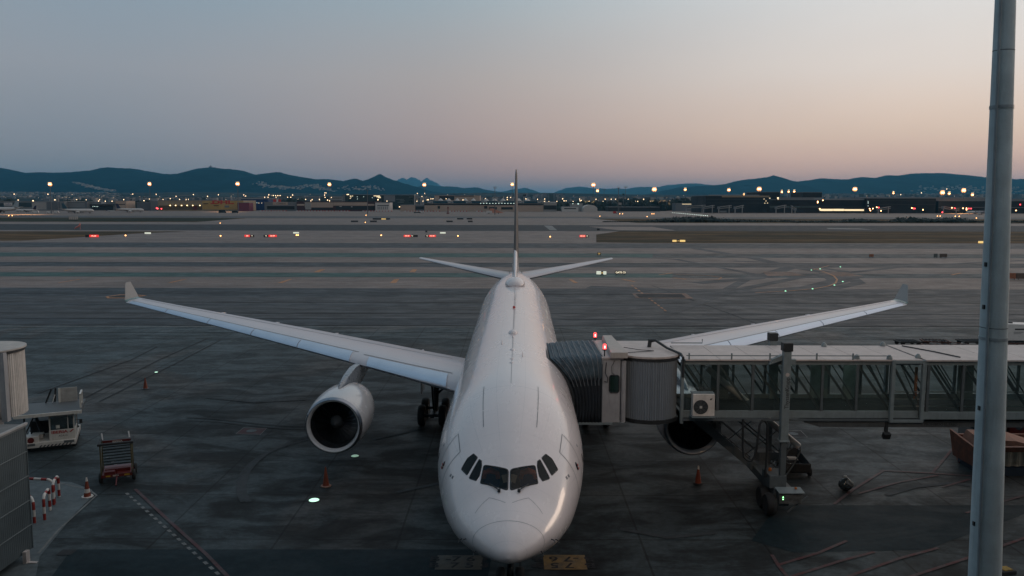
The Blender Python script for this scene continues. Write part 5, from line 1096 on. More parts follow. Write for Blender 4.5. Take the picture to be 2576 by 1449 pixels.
text('operator_lettering', 'IBERIA', VW, at(-1.1, -.004, 2.0), .26, TR, .002, sx=1.2, bold=.005); mb = MB(); mb.prism([(-.45, -.002, 1.88), (-.3, -.002, 1.88), (.05, -.002, 2.08), (-.1, -.002, 2.08)], (0, -.004, 0)); mb.build('tail_emblem', mat('amber_emblem', (.5, .2, .03), .5), TR)
mb = MB(); mb.b2((.3, -.01, 1.6), (.8, -.002, 1.85)); mb.b2((-4.21, .3, 1.4), (-4.20, 1.9, 2.2)); mb.b2((-4.0, .09, 1.4), (-2.9, .098, 2.2)); mb.build('cab_window', CKG, TR)
mb = MB(); mb.bar((-2.1, -.3, 1.6), (-1.6, -.3, 2.3), .4, .1); mb.build('conveyor_end', DK, TR)
for x in (-3.4, -.5, 1.8): mb = MB(); mb.lathe([(0, -.12), (.38, -.14), (.46, 0), (.38, .14), (0, .12)], (x, .15, .46), 'X' if 0 else 'Y', 20); mb.build('wheel', TYRE, TR, 'sm')
JB = thing('jersey_barrier', 'faded red and grey plastic barrier left of the orange skip', 'barrier', P(2420, 1155), R(68))
mb = MB(); mb.loft([[Vector((x, y, z)) for y, z in ((-.28, 0), (.28, 0), (.26, .15), (.1, .5), (.08, .95), (-.08, .95), (-.1, .5), (-.26, .15))] for x in (-.9, .9)]); mb.build('barrier_body', mat('faded_red_plastic', (.20, .07, .05), .8, var=.4, streak=.5), JB, bevel=.02)
mb = MB(); mb.cyl((-.8, 0, .9), (-.8, 0, 1.12), .07, n=10); mb.cyl((.8, 0, .9), (.8, 0, 1.12), .07, n=10); mb.build('barrier_cap', DK, JB)
CP = thing('cabin_post', 'small grey service pillar with dark cap beyond the red barrier', 'post', P(2440, 1108))
mb = MB(); mb.b2((-.22, -.2, 0), (.22, .2, 1.25)); mb.build('pillar_body', mat('grey_green_pillar', (.12, .14, .12), .7, var=.2), CP, bevel=.03); mb = MB(); mb.b2((-.12, -.12, 1.25), (.12, .12, 1.42)); mb.build('pillar_cap', DK, CP)
BX = thing('chock_box', 'yellow and black box lying by the mast foot in the bottom corner', 'box', P(2538, 1446), R(12))
mb = MB(); mb.b2((-.33, -.05, 0), (.33, .40, .16)); mb.build('box_body', DK, BX, bevel=.03); mb = MB(); mb.b2((-.20, .0, .165), (.20, .34, .20)); mb.build('box_lid', mat('worn_yellow_plastic', (.30, .20, .04), .7, var=.4, scale=8), BX, bevel=.01)
# dollies and white container beyond the bridge
RW = mat('rusty_dolly_steel', (.085, .030, .022), .7, var=.4); BW = mat('black_dolly_steel', (.02, .022, .024), .7, var=.3)
def dolly(u, v, L_, Wd, rz, m_, label):
    o = thing('cargo_dolly', label, 'dolly', P(u, v), R(rz), 'flat cargo dollies parked beyond the boarding bridge'); mb = MB()
    mb.b2((-L_/2, -Wd/2, .38), (L_/2, -Wd/2+.1, .5)); mb.b2((-L_/2, Wd/2-.1, .38), (L_/2, Wd/2, .5)); mb.b2((-L_/2, -Wd/2+.1, .38), (-L_/2+.12, Wd/2-.1, .5)); mb.b2((L_/2-.12, -Wd/2+.1, .38), (L_/2, Wd/2-.1, .5)); mb.b2((-.08, -Wd/2+.1, .38), (.08, Wd/2-.1, .48)); o1 = mb.build('dolly_frame', m_, o)
    for k in range(7): x = -L_/2+.3+k*(L_-.6)/6; mb = MB(); mb.cyl((x, -Wd/2+.1, .5), (x, Wd/2-.1, .5), .06, n=8); mb.build('roller', BW, o)
    mb = MB(); mb.bar((L_/2, 0, .4), (L_/2+1.1, 0, .3), .07); mb.build('tow_bar', m_, o)
    for x in (-L_/2+.35, L_/2-.35):
        for y in (-Wd/2+.15, Wd/2-.15): mb = MB(); mb.lathe([(0, -.07), (.2, -.08), (.24, 0), (.2, .08), (0, .07)], (x, y, .24), 'Y', 14); mb.build('wheel', TYRE, o, 'sm')
    return o
dolly(2283, 869, 2.3, 1.6, 0, BW, 'black cargo dolly at the left end of the dolly cluster')
dolly(2352, 868, 2.6, 1.6, -12, RW, 'rusty red cargo dolly in the middle rear of the cluster')
dolly(2385, 881, 4.6, 1.9, 0, RW, 'long rusty red cargo dolly nearest the boarding bridge roof')
dolly(2445, 868, 2.6, 1.7, 0, BW, 'black cargo dolly right of the rusty ones by the mast')
d5 = dolly(2538, 871, 3.4, 1.9, 0, RW, 'red cargo dolly under the white container')
p = P(2538, 867); WC = thing('air_container', 'white air cargo container with one slanted lower side on a dolly', 'container', (p.x+.1, p.y, .56))
mb = MB(); mb.prism([(-1.4, -.8, 0), (1.0, -.8, 0), (1.75, -.8, .75), (1.75, -.8, 1.65), (-1.4, -.8, 1.75)], (0, 1.6, 0)); mb.build('container_shell', mat('white_container_sheet', (.66, .63, .60), .45, var=.06), WC, bevel=.03)
mb = MB(); mb.b2((-.1, -.805, 1.1), (.9, -.802, 1.25)); mb.b2((-.2, -.805, .85), (.8, -.802, .9)); mb.b2((-.2, -.805, .7), (.6, -.802, .74)); mb.build('container_markings', BKL, WC); mb = MB(); mb.lathe([(0, 1.72), (.3, 1.72), (.28, 1.80), (0, 1.82)], (-.2, 0, 0), n=20); mb.build('roof_vent', BW, WC)
# terminal block behind the viewpoint, which shades the stand and shows in the paintwork
TM = thing('terminal_building', 'terminal block behind the viewpoint with dark glazing and pale columns', 'building', (0, -2.5, 0))
mb = MB(); mb.b2((-110, -40, 0), (110, -.5, 21)); mb.build('terminal_wall', mat('terminal_dark_glass', (.03, .045, .05), .12, var=.2), TM)
mb = MB(); mb.b2((-112, -42, 21.01), (112, 1.5, 22)); mb.build('terminal_roof', mat('terminal_roof_edge', (.35, .35, .35), .5), TM)
for k in range(16):
    mb = MB(); mb.cyl((-105+k*14, .2, 0), (-105+k*14, .2, 21), .35, n=16); mb.build('terminal_column', mat('terminal_column_paint', (.4, .4, .4), .5), TM, 'sm')
for k, (x, z) in enumerate(((-34, 16), (-12, 16.3), (9, 16), (27, 16.2), (14, 12.5), (-20, 11))):
    mb = MB(); mb.b2((x-1.5, -.45, z), (x+1.5, -.40, z+.12)); mb.build('ceiling_lamp', mat('lit_ceiling_lamp', (.9, .9, .8), .5, var=0, emit=((1, .93, .75), 9)), TM)
# ------------------------------------------------------------ airfield signs
S_RED = mat('lit_red_sign', (.5, .02, .02), .5, var=0, emit=((1, .045, .04), .85)); S_BLK = mat('black_sign_face', (.012, .012, .013), .5, var=0); S_YEL = mat('lit_yellow_sign', (.6, .45, .1), .5, var=0, emit=((1, .66, .25), .85))
S_WHT = mat('lit_white_sign', (.7, .7, .6), .5, var=0, emit=((.95, 1., .82), .55)); S_TXT = mat('lit_lettering', (.9, .9, .8), .5, var=0, emit=((1, .85, .6), 1.1)); S_TB = S_BLK; S_BACK = mat('sign_back_orange', (.28, .11, .06), .7, var=.2)
def sign(v, segs, label, hpx, txt=(), group=None, rz=0):
    u0, u1 = segs[0][0], segs[-1][1]; um = (u0+u1)/2; p = P(um, v+.5); sc = p.length/FPX; hh = hpx*sc
    o = thing('airfield_sign', label, 'airfield sign', p, R(rz), group)
    for a, b, m_ in segs:
        mb = MB(); mb.b2(((a-um)*sc, -.12, .18), ((b-um)*sc-.03, .12, .18+hh)); mb.build('sign_face', m_, o, bevel=.02)
    mb = MB()
    for a, b, m_ in segs:
        for x in ((a-um)*sc+.15*(b-a)*sc, (b-um)*sc-.15*(b-a)*sc): mb.b2((x-.05, -.05, 0), (x+.05, .05, .18))
    mb.b2(((u0-um)*sc, -.15, 0), ((u1-um)*sc, .15, .03)); mb.build('sign_leg', S_BLK, o)
    for s, uc, m_, k in txt:
        text('sign_lettering', s, m_, at((uc-um)*sc, -.125, .18+hh*.5), hh*k, o, .004, bold=hh*.012)
    return o
sign(597, [(217,226,S_BLK), (226,246.5,S_RED)], 'lit red airfield sign on the grass edge, farthest left', 5, [('07L-25R', 236, S_TXT, .62)])
sign(596.5, [(616,629,S_RED), (629,639,S_BLK)], 'lit red and black airfield sign left of the rear red pair', 4.8, [('25R', 622.5, S_TXT, .7), ('Y7', 634, S_TXT, .7)])
sign(596.5, [(664,676,S_BLK), (676,695.5,S_RED)], 'airfield sign with black half left and lit red half right', 4.8, [('Y6', 670, S_TXT, .75), ('DEC 04R', 685.5, S_TXT, .6)])
sign(596.5, [(1016,1033,S_RED), (1033,1041,S_BLK), (1041,1051,S_BLK)], 'airfield sign with lit red left part and long black right part', 4.8, [('DEC 04R', 1024.5, S_TXT, .6), ('Y6', 1037, S_TXT, .75)])
sign(596.5, [(1070,1079,S_BLK), (1079,1096.5,S_RED)], 'black and lit red airfield sign nearest the tailplane left tip', 4.8, [('Y3', 1074.5, S_TXT, .75), ('DEC 04R', 1087.5, S_TXT, .6)])
sign(597, [(1458,1473,S_RED), (1473,1481.5,S_BLK)], 'lit red and black airfield sign right of the tail fin', 5.2, [('04R-DEC', 1465.5, S_TXT, .6), ('Y5', 1477, S_TXT, .75)])
sign(609, [(1692,1702,S_YEL), (1702,1709,S_BLK), (1710,1723.5,S_YEL)], 'lit yellow airfield sign with black middle on the grass', 4.6, [('C5', 1705.5, S_YEL, .75)])
sign(612.5, [(2462,2476,S_YEL)], 'small lit yellow airfield sign just left of the mast', 4.5)
for uu, lb in ((372, 'plain white lit airfield board, leftmost of three'), (745, 'plain white lit airfield board in the middle of three'), (1114, 'plain white lit airfield board, rightmost of three')): sign(589 if uu < 500 else 588, [(uu-7,uu+7,S_WHT)], lb, 3.6, group='plain white lit boards')
sign(642, [(1502.5,1511.5,S_BLK)], 'small black airfield sign with yellow C2 by the green strip', 6, [('C2', 1507, S_YEL, .75)])
sign(691, [(1547,1574.5,S_BLK)], 'black lit sign reading GATE C5 on the green strip', 8, [('GATE C5', 1561, S_TXT, .78)])
sign(692, [(1500.5,1512,S_WHT), (1512.5,1517,S_BLK), (1517.5,1525.5,S_WHT)], 'white lit sign with black centre left of the gate sign', 8, [('C5', 1514.8, S_YEL, .5)], rz=-14)
sign(647, [(2187,2197,S_BACK)], 'small orange sign back alone near the right winglet', 6)
sign(648, [(2351,2359,mat('sign_back_grey', (.09, .11, .11), .7)), (2364,2380,mat('sign_back_brown', (.10, .075, .06), .7))], 'grey and brown sign backs standing on the green strip', 7.5)
sign(703, [(2538,2556,S_BACK), (2557,2590,mat('sign_back_brown', (.10, .075, .06), .7))], 'orange and brown sign back right of the mast', 12)
S_DK = mat('dark_sign_back', (.014, .020, .024), .7)
for i, (a, b, v) in enumerate(((883,901,558.5), (931,948,558.5), (1123,1139,558.5), (1177,1189,558.5), (1150,1166,552), (1174,1188,552), (938,981,552.5), (1070,1075,584.5), (1502,1508.5,579.5))):
    lb = ['dark sign back beyond the runway, leftmost', 'dark sign back beyond the runway, second from left', 'dark sign back nearest the tail fin, front row left', 'short dark sign back nearest the tail fin, front row right', 'dark sign back nearest the tail fin, rear row left', 'dark sign back nearest the tail fin, rear row right', 'longest dark sign board beyond the runway with lit yellow middle', 'small dark box before the runway, left of the tail fin', 'small dark box before the runway, right of the tail fin'][i]
    o = sign(v, [(a, b, S_DK)], lb, 3.4 if i < 7 else 4, group='dark sign backs around the runway')
    if i == 6: sc = P(a, v).length/FPX; mb = MB(); mb.b2((-.0, -.14, .4), (22*sc*.5, -.125, 3*sc)); mb.build('lit_face', S_YEL, o)
# windsock
o = thing('windsock', 'pink windsock drooping from its pole beside the runway', 'windsock', P(202, 577)); sc = P(202, 577).length/FPX
mb = MB(); mb.cyl((0, 0, 0), (0, 0, 15*sc), .12, n=8); mb.build('pole', mat('pink_sock', (.55, .20, .17), .7), o); mb = MB(); mb.tube([(0, 0, 14*sc), (-.5*sc, 0, 10*sc), (-4*sc, 0, 6*sc), (-9*sc, 0, 4*sc), (-13*sc, 0, 1.0*sc)], [.3*sc, 2*sc, 2*sc, 1.6*sc, 1*sc], 10); mb.build('sock', mat('pink_sock', (.55, .20, .17), .7), o, 'sm')
o = thing('striped_board', 'pale striped board standing on the far left grass', 'marker board', P(185, 554)); sc = P(185, 554).length/FPX
for k in range(5): mb = MB(); mb.b2(((-10+k*4.2)*sc, -.2, .5), ((-7.2+k*4.2)*sc, .2, 8.5*sc)); mb.build('board', mat('pale_board', (.42, .38, .35), .7), o)
mb = MB(); mb.b2((-10*sc, .0, .0), (10*sc, .3, .6)); mb.build('board_foot', S_DK, o)
# runway edge lamps
E_L = mat('lit_amber_airfield_lamp', (1, .5, .2), .5, var=0, emit=((1, .45, .14), 6)); mb = MB(); mb.cyl((0, 0, 0), (0, 0, .35), .08, n=6); proto = mb.build('edge_lamp', [S_BLK, E_L]); 
mb = MB(); mb.cyl((0, 0, 0), (0, 0, .5), .10, n=6); mb.cur = 1; mb.blob((0, 0, .75), (.36, .36, .32), 1, 1, 0); bpy.data.objects.remove(proto); proto = mb.build('edge_lamp', [S_BLK, E_L]); first = True
for (u, v) in ((31,545), (316,596), (554,563.5), (555,597), (921,543.5), (919,561.5), (959,595.5), (1152,597), (746,595), (750,595), (1384,599), (1509,546), (1559,540), (1566,540), (1640,540), (1645,540), (2358,546), (2365,546), (2403,546.5), (2413,546.5), (2456,551), (22,545), (1628, 547)):
    p = P(u, v); d_ = p.length; o = proto if first else proto.copy(); 
    if not first: C.objects.link(o)
    first = False; o.location = p; s = max(.8, d_/700); o.scale = (s, s, s); tag(o, 'small amber airfield edge lamp on the pavement', 'airfield lamp', 'amber airfield edge lamps')
G_L = mat('lit_green_lamp', (.3, 1, .5), .5, var=0, emit=((.45, 1, .65), 1.6)); mb = MB(); mb.blob((0, 0, .06), (.16, .16, .07), 1, 1, 0); gp = mb.build('centre_lamp', G_L); first = True
for (u, v) in ((2041,680), (2063,677), (2114,672), (2099,718), (2044,727.5), (1976,733), (2120,709))+tuple((1818+i*5.0+1288-1288-(0), 0) for i in range(0)):
    o = gp if first else gp.copy()
    if not first: C.objects.link(o)
    first = False; o.location = P(u, v); tag(o, 'tiny green lamp set along the curved taxi line', 'airfield lamp', 'green lamps along the curved taxi line')
W_L = mat('lit_white_lamp', (1, 1, .9), .5, var=0, emit=((.8, 1, .9), 1.6)); mb = MB(); mb.blob((0, 0, .3), (.5, .5, .3), 1, 1, 0); gp = mb.build('pavement_lamp', W_L); first = True
for i in range(20):
    u = 1692+i*4.6; o = gp if first else gp.copy()
    if not first: C.objects.link(o)
    first = False; o.location = P(u, 535.5+i*.42); tag(o, 'tiny white lamp in a row on the far apron', 'airfield lamp', 'row of white lamps on the far apron')
for i, (u, v, h) in enumerate(((1939, 678, 3), (1941, 685, 4), (1739, 684, 3))):
    pass
# hedge of dark bushes beyond the runway
LEAF = mat('dark_bush_leaves', (.016, .028, .022), .95, var=.5, scale=.3)
rnd = random.Random(3); mb = MB()
def clump(mb, c, r, n, rnd, s):
    for k in range(n):
        th = rnd.uniform(0, 6.283); ph = math.acos(rnd.uniform(-.2, 1)); q = Vector((r[0]*math.sin(ph)*math.cos(th), r[1]*math.sin(ph)*math.sin(th), r[2]*math.cos(ph)))*rnd.uniform(.55, 1.08)+Vector(c)
        a = Vector((rnd.uniform(-1, 1), rnd.uniform(-1, 1), rnd.uniform(-1, 1))).normalized()*s; b = Vector((rnd.uniform(-1, 1), rnd.uniform(-1, 1), rnd.uniform(-1, 1))).normalized()*s; mb.add([q-a, q+b, q+a, q-b], [(0, 1, 2, 3)])
def hedgeh(u):
    h = 0
    for c, w_, k in ((1745, 110, 10), (1690, 60, 7), (2160, 60, 6), (2375, 55, 9), (2325, 45, 8), (2290, 40, 9), (2270, 30, 9), (2420, 30, 8), (1850, 90, 4), (2100, 60, 3.5)): h = max(h, k*math.exp(-((u-c)/w_)**2))
    return max(h*1.25, 3.4)
u = 1520
while u < 2640:
    h = hedgeh(u)*(.8+.35*rnd.random()); 
    if u < 1640: h *= max(.15, (u-1500)/140)
    p = P(u, 558.5+1.0*(u > 2000)); sc = p.y/FPX; hh = max(.5, h*sc*1.15); mb.blob(p, (4.5*sc+hh*.4, 6+hh, hh*.9), int(u*7), 1, .3); clump(mb, p, (5*sc+hh*.5, 6+hh, hh*1.05), 36, rnd, .45); u += 4.5
tag(mb.build('hedge', LEAF, None), kind='stuff')
# ------------------------------------------------------------ far side buildings
def m2(n, c, r=.7, v=.1, st=.2): return mat(n, c, r, var=v, scale=.05, streak=st)
F_GREY = m2('far_grey_sheet', (.17, .18, .19)); F_LG = m2('far_light_sheet', (.30, .29, .28)); F_DK = m2('far_navy_sheet', (.018, .035, .045)); F_CR = m2('far_cream_wall', (.40, .31, .25)); F_MAR = m2('far_maroon_trim', (.05, .016, .018)); F_OPEN = m2('far_dark_opening', (.012, .016, .018)); F_NAVY = m2('far_blue_sheet', (.01, .035, .12)); F_YEL = m2('far_yellow_wall', (.42, .27, .09)); F_TAN = m2('far_tan_wall', (.28, .22, .15)); F_MAG = m2('far_magenta_wall', (.16, .03, .06)); F_GRN = m2('far_dark_green_glass', (.010, .028, .028), .3); F_BLUE = m2('far_teal_band', (.015, .06, .085)); F_WHT = m2('far_white_paint', (.55, .53, .51)); F_BLK = m2('far_black_glass', (.003, .007, .011), .75); F_ROOF = m2('far_pale_roof', (.24, .25, .26)); F_RED = m2('far_red_sign', (.45, .03, .02), .6, .0, 0); F_TENT = m2('far_white_tent', (.5, .47, .44))
WARM = mat('warm_lit_wall_lamp', (1, .8, .5), .5, var=0, emit=((1, .72, .35), 5)); WIN = mat('lit_far_window', (1, .85, .5), .5, var=0, emit=((1, .80, .50), 1.6)); WINC = mat('lit_cool_window', (.8, 1, .95), .5, var=0, emit=((.75, 1, .92), 1.3)); BAND = mat('lit_hall_interior', (1, .85, .55), .5, var=.1, scale=.2, emit=((1, .78, .46), 1.15))
def bld(name, label, Y, u0, u1, vt, m_, depth=40, parts=(), cat='building', roof=None, zb=0):
    a = W(u0, vt, Y); b = W(u1, vt, Y); x0, x1, zt = a.x, b.x, (a.z+b.z)/2; o = thing(name, label, cat, ((x0+x1)/2, Y, zb)); cx = (x0+x1)/2
    mb = MB(); mb.b2((x0-cx, 0, 0), (x1-cx, depth, zt-zb)); mb.build('wall', m_, o)
    mb = MB(); mb.b2((x0-cx-.4, -.4, zt-zb+.01), (x1-cx+.4, depth+.4, zt-zb+.5)); mb.build('roof', roof or F_ROOF, o)
    for k, (pn, pu0, pu1, pv0, pv1, pm, pr) in enumerate(parts):
        p = W(pu0, pv0, Y); q = W(pu1, pv1, Y); mb = MB(); mb.b2((p.x-cx, -pr, max(q.z, zb+.02)-zb), (q.x-cx, -.003 if pr < 1 else 0, p.z-zb)); mb.build(pn, pm, o)
    return o, cx
YL = 1230
o, cx = bld('warehouse', 'long grey warehouse at the far left with dark panels and a white sign', YL, -90, 161, 507, F_GREY, 60, [('wall_panel', -60, 10, 511, 523, F_DK, .2), ('wall_panel', 32, 80, 509.5, 521, F_DK, .2), ('sign_board', 10, 31, 510, 517, F_WHT, .4), ('wall_panel', 118, 152, 508.5, 527, m2('far_mid_grey', (.11, .12, .135)), .2), ('wall_panel', 80, 117, 508.5, 527, F_LG, .2)])
text('sign_lettering', 'FedEx', m2('far_purple_lettering', (.08, .04, .14), .6, 0, 0), at(W(20.5, 513.5, YL).x-cx, -.45, W(20.5, 513.5, YL).z), 3.6, o, .02)
bld('warehouse', 'plain mid grey warehouse behind the parked jet with a dark tail', YL+10, 161.5, 219, 508, m2('far_mid_grey', (.11, .12, .135)), 50, [('wall_panel', 166, 214, 510, 522, F_GREY, .2)])
bld('cargo_terminal', 'dark cargo building with four small bright lamps in a row', YL+20, 219.5, 290, 508.5, F_GREY, 50, [('canopy', 222, 288, 514, 516, F_OPEN, 2.5), ('opening', 225, 285, 517.5, 528, F_OPEN, .3), ('sign_board', 255, 266, 508, 512, F_WHT, .4)]+[('wall_lamp', 233.5+i*4, 234.7+i*4, 518.8, 520.2, WINC, .5) for i in range(4)])
bld('office_block', 'small cream office block right of the four-lamp cargo building', YL+15, 290.5, 317, 505.5, F_CR, 30, [('window_band', 292, 315, 513, 515, F_OPEN, .2)])
bld('low_shed', 'low dark grey shed left of the yellow cargo hall', YL+25, 344, 378, 509, m2('far_mid_grey', (.11, .12, .135)), 40)
bld('low_shed', 'narrow grey shed touching the yellow cargo hall', YL+22, 378.5, 396.5, 506, F_GREY, 40)
o, cx = bld('cargo_hall', 'lit yellow cargo hall with a big red name sign', YL, 397, 612, 504.5, F_TAN, 60, [('loading_bay', 400, 508, 517, 528, m2('far_brown_bay', (.10, .065, .03)), .2), ('lit_wall', 509, 606, 505, 527, F_YEL, .25), ('door', 486, 496.5, 519, 528, m2('far_red_door', (.12, .012, .014)), .4), ('canopy', 512, 524, 511.5, 513.2, F_OPEN, 1), ('canopy', 538, 551, 516.5, 517.8, F_OPEN, 1), ('door', 565, 577, 517, 522, F_GREY, .4), ('corner_panel', 606.4, 612, 505, 515, F_YEL, .3)]+[('wall_lamp', u_, u_+2.0, 516, 517.8, WARM, .8) for u_ in (427.5, 441, 456, 470, 484, 502)])
tl = text('name_lettering', 'DHL', F_RED, at(W(560, 509, YL).x-cx, -.5, W(560, 509, YL).z), 7.2, o, .15, sx=2.3, bold=.28); tl.data.transform(Matrix.Shear('XZ', 4, (.0, .0)) if 0 else Matrix.Identity(4))
for uu in ((530, 536), (583, 589)): mb = MB(); a, b = W(uu[0], 510.5, YL), W(uu[1], 513.2, YL); mb.b2((a.x-cx, -.5, b.z), (b.x-cx, -.3, a.z)); mb.build('sign_stripe', F_RED, o)
bld('magenta_block', 'magenta panelled block beside the yellow cargo hall', YL-20, 597, 626, 510, F_MAG, 20)
bld('blue_warehouse', 'deep blue warehouse behind the magenta block', YL+90, 606, 674, 501, F_NAVY, 50, [('wall_lamp', 618.5, 620, 504, 505.3, WINC, .5), ('wall_lamp', 646, 647, 509.5, 510.8, WINC, .5)]+[('wall_lamp', u_, u_+1.2, 510, 511.2, WIN, .5) for u_ in (621, 628, 651, 658)])
o, cx = bld('postal_depot', 'grey depot with a cream sign and a dark canopy', YL+5, 665, 746, 509, F_GREY, 50, [('sign_board', 686.5, 724, 508.5, 515.5, F_CR, .5), ('roof_panel', 687, 695, 501, 508, F_RED, .2), ('roof_panel', 695.5, 700, 501, 508, F_WHT, .2), ('roof_panel', 700.5, 707, 501, 508, F_RED, .2), ('canopy', 670, 742, 516.2, 517.4, F_LG, 2.), ('opening', 672, 741, 518.4, 527, F_OPEN, .3)])
text('sign_lettering', 'CORREOS', F_OPEN, at(W(705, 512.3, YL).x-cx, -.55, W(705, 512.3, YL).z), 3.2, o, .02)
bld('cargo_building', 'long cream cargo building with maroon roofline and dark ground floor', YL, 746.5, 943, 507.5, F_MAR, 60, [('wall_panel', 747, 766, 513, 517.5, F_CR, .3), ('wall_panel', 766.5, 838, 508.8, 522, F_CR, .3), ('wall_panel', 838.3, 924, 508.8, 517.5, F_CR, .3), ('wall_panel', 924.3, 942.5, 513, 517.5, F_CR, .3), ('opening', 785, 838, 522.8, 527, F_OPEN, .3), ('opening', 845, 942, 518.5, 527, F_OPEN, .3), ('stair_tower', 768, 783, 509.5, 527, F_LG, 1.2), ('lit_sign', 854, 860, 518.5, 520, F_WHT, .5), ('lit_sign', 883, 887, 519.5, 521, F_WHT, .5)], roof=F_MAR)
bld('white_office', 'small white columned office next to the maroon-roofed building', YL-5, 944, 980, 510, F_WHT, 30, [('window_band', 949, 978, 516, 518, F_OPEN, .2)]+[('opening', 950+i*4.6, 952.2+i*4.6, 519.5, 527, F_GREY, .2) for i in range(6)])
bld('office_block', 'tall dark green glass office block, left half with lit floors', 1500, 862, 958, 490, F_GRN, 60, [('stair_tower', 862.5, 868, 491, 507, F_GREY, .4)]+[('lit_window', a, b, c, c+1.1, WIN, .3) for a, b, c in ((880, 883, 492.5), (885, 888, 492.5), (881, 884, 495), (880, 882, 498.5), (940, 956, 492.2), (947, 957, 494.5), (951, 958, 496.8))]+[('lit_window', a, a+1.5, c, c+1., WINC, .3) for a, c in ((898, 494.5), (914, 494.5), (898.5, 500), (936, 497))])
bld('office_block', 'dark green glass office block, right half ending in a thin white edge', 1505, 958.5, 1043, 491, F_GRN, 60, [('stair_tower', 966, 994, 491.5, 507, F_GREY, .4), ('corner_edge', 1042, 1043.5, 491, 515, F_WHT, .5)]+[('window_row', a, b, c, c+1.2, m2('far_dim_window', (.16, .19, .18), .5, .3, 0), .3) for a, b, c in ((996, 1016, 500.8), (1029, 1039, 495), (1006, 1018, 504.5), (1000, 1016, 508))])
bld('white_block', 'white flat office block left of the dark green glass block', 1560, 829, 862, 495, F_LG, 40, [('window_band', 832, 860, 497.5, 499, F_OPEN, .2), ('window_band', 832, 860, 503.5, 505, F_OPEN, .2)])
bld('low_shed', 'low cream shed left of the blue-banded cargo building', YL, 1007, 1044, 516, F_CR, 30)
bld('low_shed', 'dark low canopy shed adjoining the blue-banded cargo building', YL+3, 1044.5, 1067, 516, F_GREY, 30, [('opening', 1045, 1066, 519, 527, F_OPEN, .2)])
o, cx = bld('cargo_building', 'long blue-banded cargo building with repeated letter signs', YL, 1067.5, 1367, 505.5, F_CR, 70, [('blue_band', 1067.5, 1367, 505.6, 512, F_BLUE, .5), ('window_band', 1067.5, 1367, 512.2, 516.3, F_OPEN, .4), ('door', 1101, 1107, 518, 525, F_GRN, .3), ('door', 1218, 1226, 518, 525, F_OPEN, .3), ('opening', 1230, 1250, 521, 527, F_OPEN, .3), ('opening', 1261, 1290, 521, 527, F_OPEN, .3)]+[('lit_window', 1208+i*7.6, 1210.5+i*7.6, 511, 512, WINC, .6) for i in range(12)])
for uu in (1082, 1133, 1179, 1218, 1259, 1311, 1359): text('name_lettering', 'WFS', F_WHT, at(W(uu, 509, YL).x-cx, -.55, W(uu, 509, YL).z), 4.6, o, .05, bold=.06)
for uu in (1108.5, 1129, 1150.5, 1171, 1191, 1223, 1244.5, 1265.5, 1305, 1327):
    mb = MB(); c_ = W(uu, 505.3, YL+12); n = 16; mb.loft([[Vector((c_.x-cx+r*math.cos(2*math.pi*i/n), 12+r*math.sin(2*math.pi*i/n), c_.z+h_)) for i in range(n)] for r, h_ in ((4.9, 0), (3.3, 1.2), (1.6, 3.0), (.2, 4.2))]); mb.build('roof_tent', F_TENT, o, 'sm')
bld('office_block', 'wide cream office with a dark top floor behind the white tent roofs', 1500, 1093, 1207, 492, F_CR, 50, [('window_band', 1105, 1143, 493, 503, F_OPEN, .3), ('window_band', 1144, 1192, 492.6, 494.4, F_OPEN, .3)])
bld('cargo_shed', 'pale shed with dark open bays right of the blue-banded building', YL, 1367.5, 1400.5, 508, F_LG, 40, [('opening', 1368, 1400, 516.5, 527, F_OPEN, .3), ('roof_edge', 1367.5, 1400.5, 508, 510, F_WHT, .4)])
bld('white_pavilion', 'low white pavilion with arched ends beyond the far apron', YL-20, 1414, 1455, 520.5, F_WHT, 20, [('window_band', 1419, 1449, 523.5, 526, F_OPEN, .2)])
o = thing('arched_hangar', 'pale arched fabric hangar beside the floodlight mast', 'hangar', (W(1485, 520, YL).x, YL, 0)); mb = MB(); w_ = 18*YL/FPX
mb.loft([[Vector((w_*math.cos(a), y, (W(1485, 515.5, YL).z)*(.35*(1 if math.sin(a) > .02 else 0)+.65*math.sin(a)))) for a in [math.pi*k/16 for k in range(17)]] for y in (0, 40)]); mb.build('hangar_shell', F_TENT, o)
bld('stepped_building', 'pale stepped building with two twin lamps above the pavilion', YL+30, 1437, 1466, 512, F_LG, 30, [('lit_window', 1440, 1442, 511.8, 513, WINC, .4), ('lit_window', 1453, 1456, 511.5, 514, WINC, .4)])
# right passenger terminal
YR = 1120
bld('passenger_terminal', 'dark passenger terminal, left block with pale roof gantry', YR, 1776, 1935, 493, F_BLK, 90, [('roof_gantry', 1783, 1910, 490, 492.2, F_ROOF, .6), ('roof_face', 1816, 1935, 491.8, 496.5, F_TAN, .5), ('ledge', 1776, 1935, 501, 501.6, F_GREY, .4), ('ledge', 1776, 1935, 510.5, 511, F_GREY, .4)]+[('lit_window', a, a+1.8, c, c+1.2, WIN, .4) for a, c in ((1921, 500), (1926, 505), (1923, 510.5), (1930, 510))])
bld('passenger_terminal', 'dark upper block of the terminal with orange lit stair, left of centre', YR+30, 1908, 1962, 483.5, F_BLK, 60, [('lit_window', 1955, 1959, 496.5, 499.8, WIN, .3), ('lit_window', 1956, 1959, 501, 503.5, WIN, .3), ('lit_window', 1932, 1938, 498, 499, WIN, .3)])
bld('passenger_terminal', 'square dark rooftop block of the terminal standing free', YR+40, 2019.5, 2068, 484, F_BLK, 50)
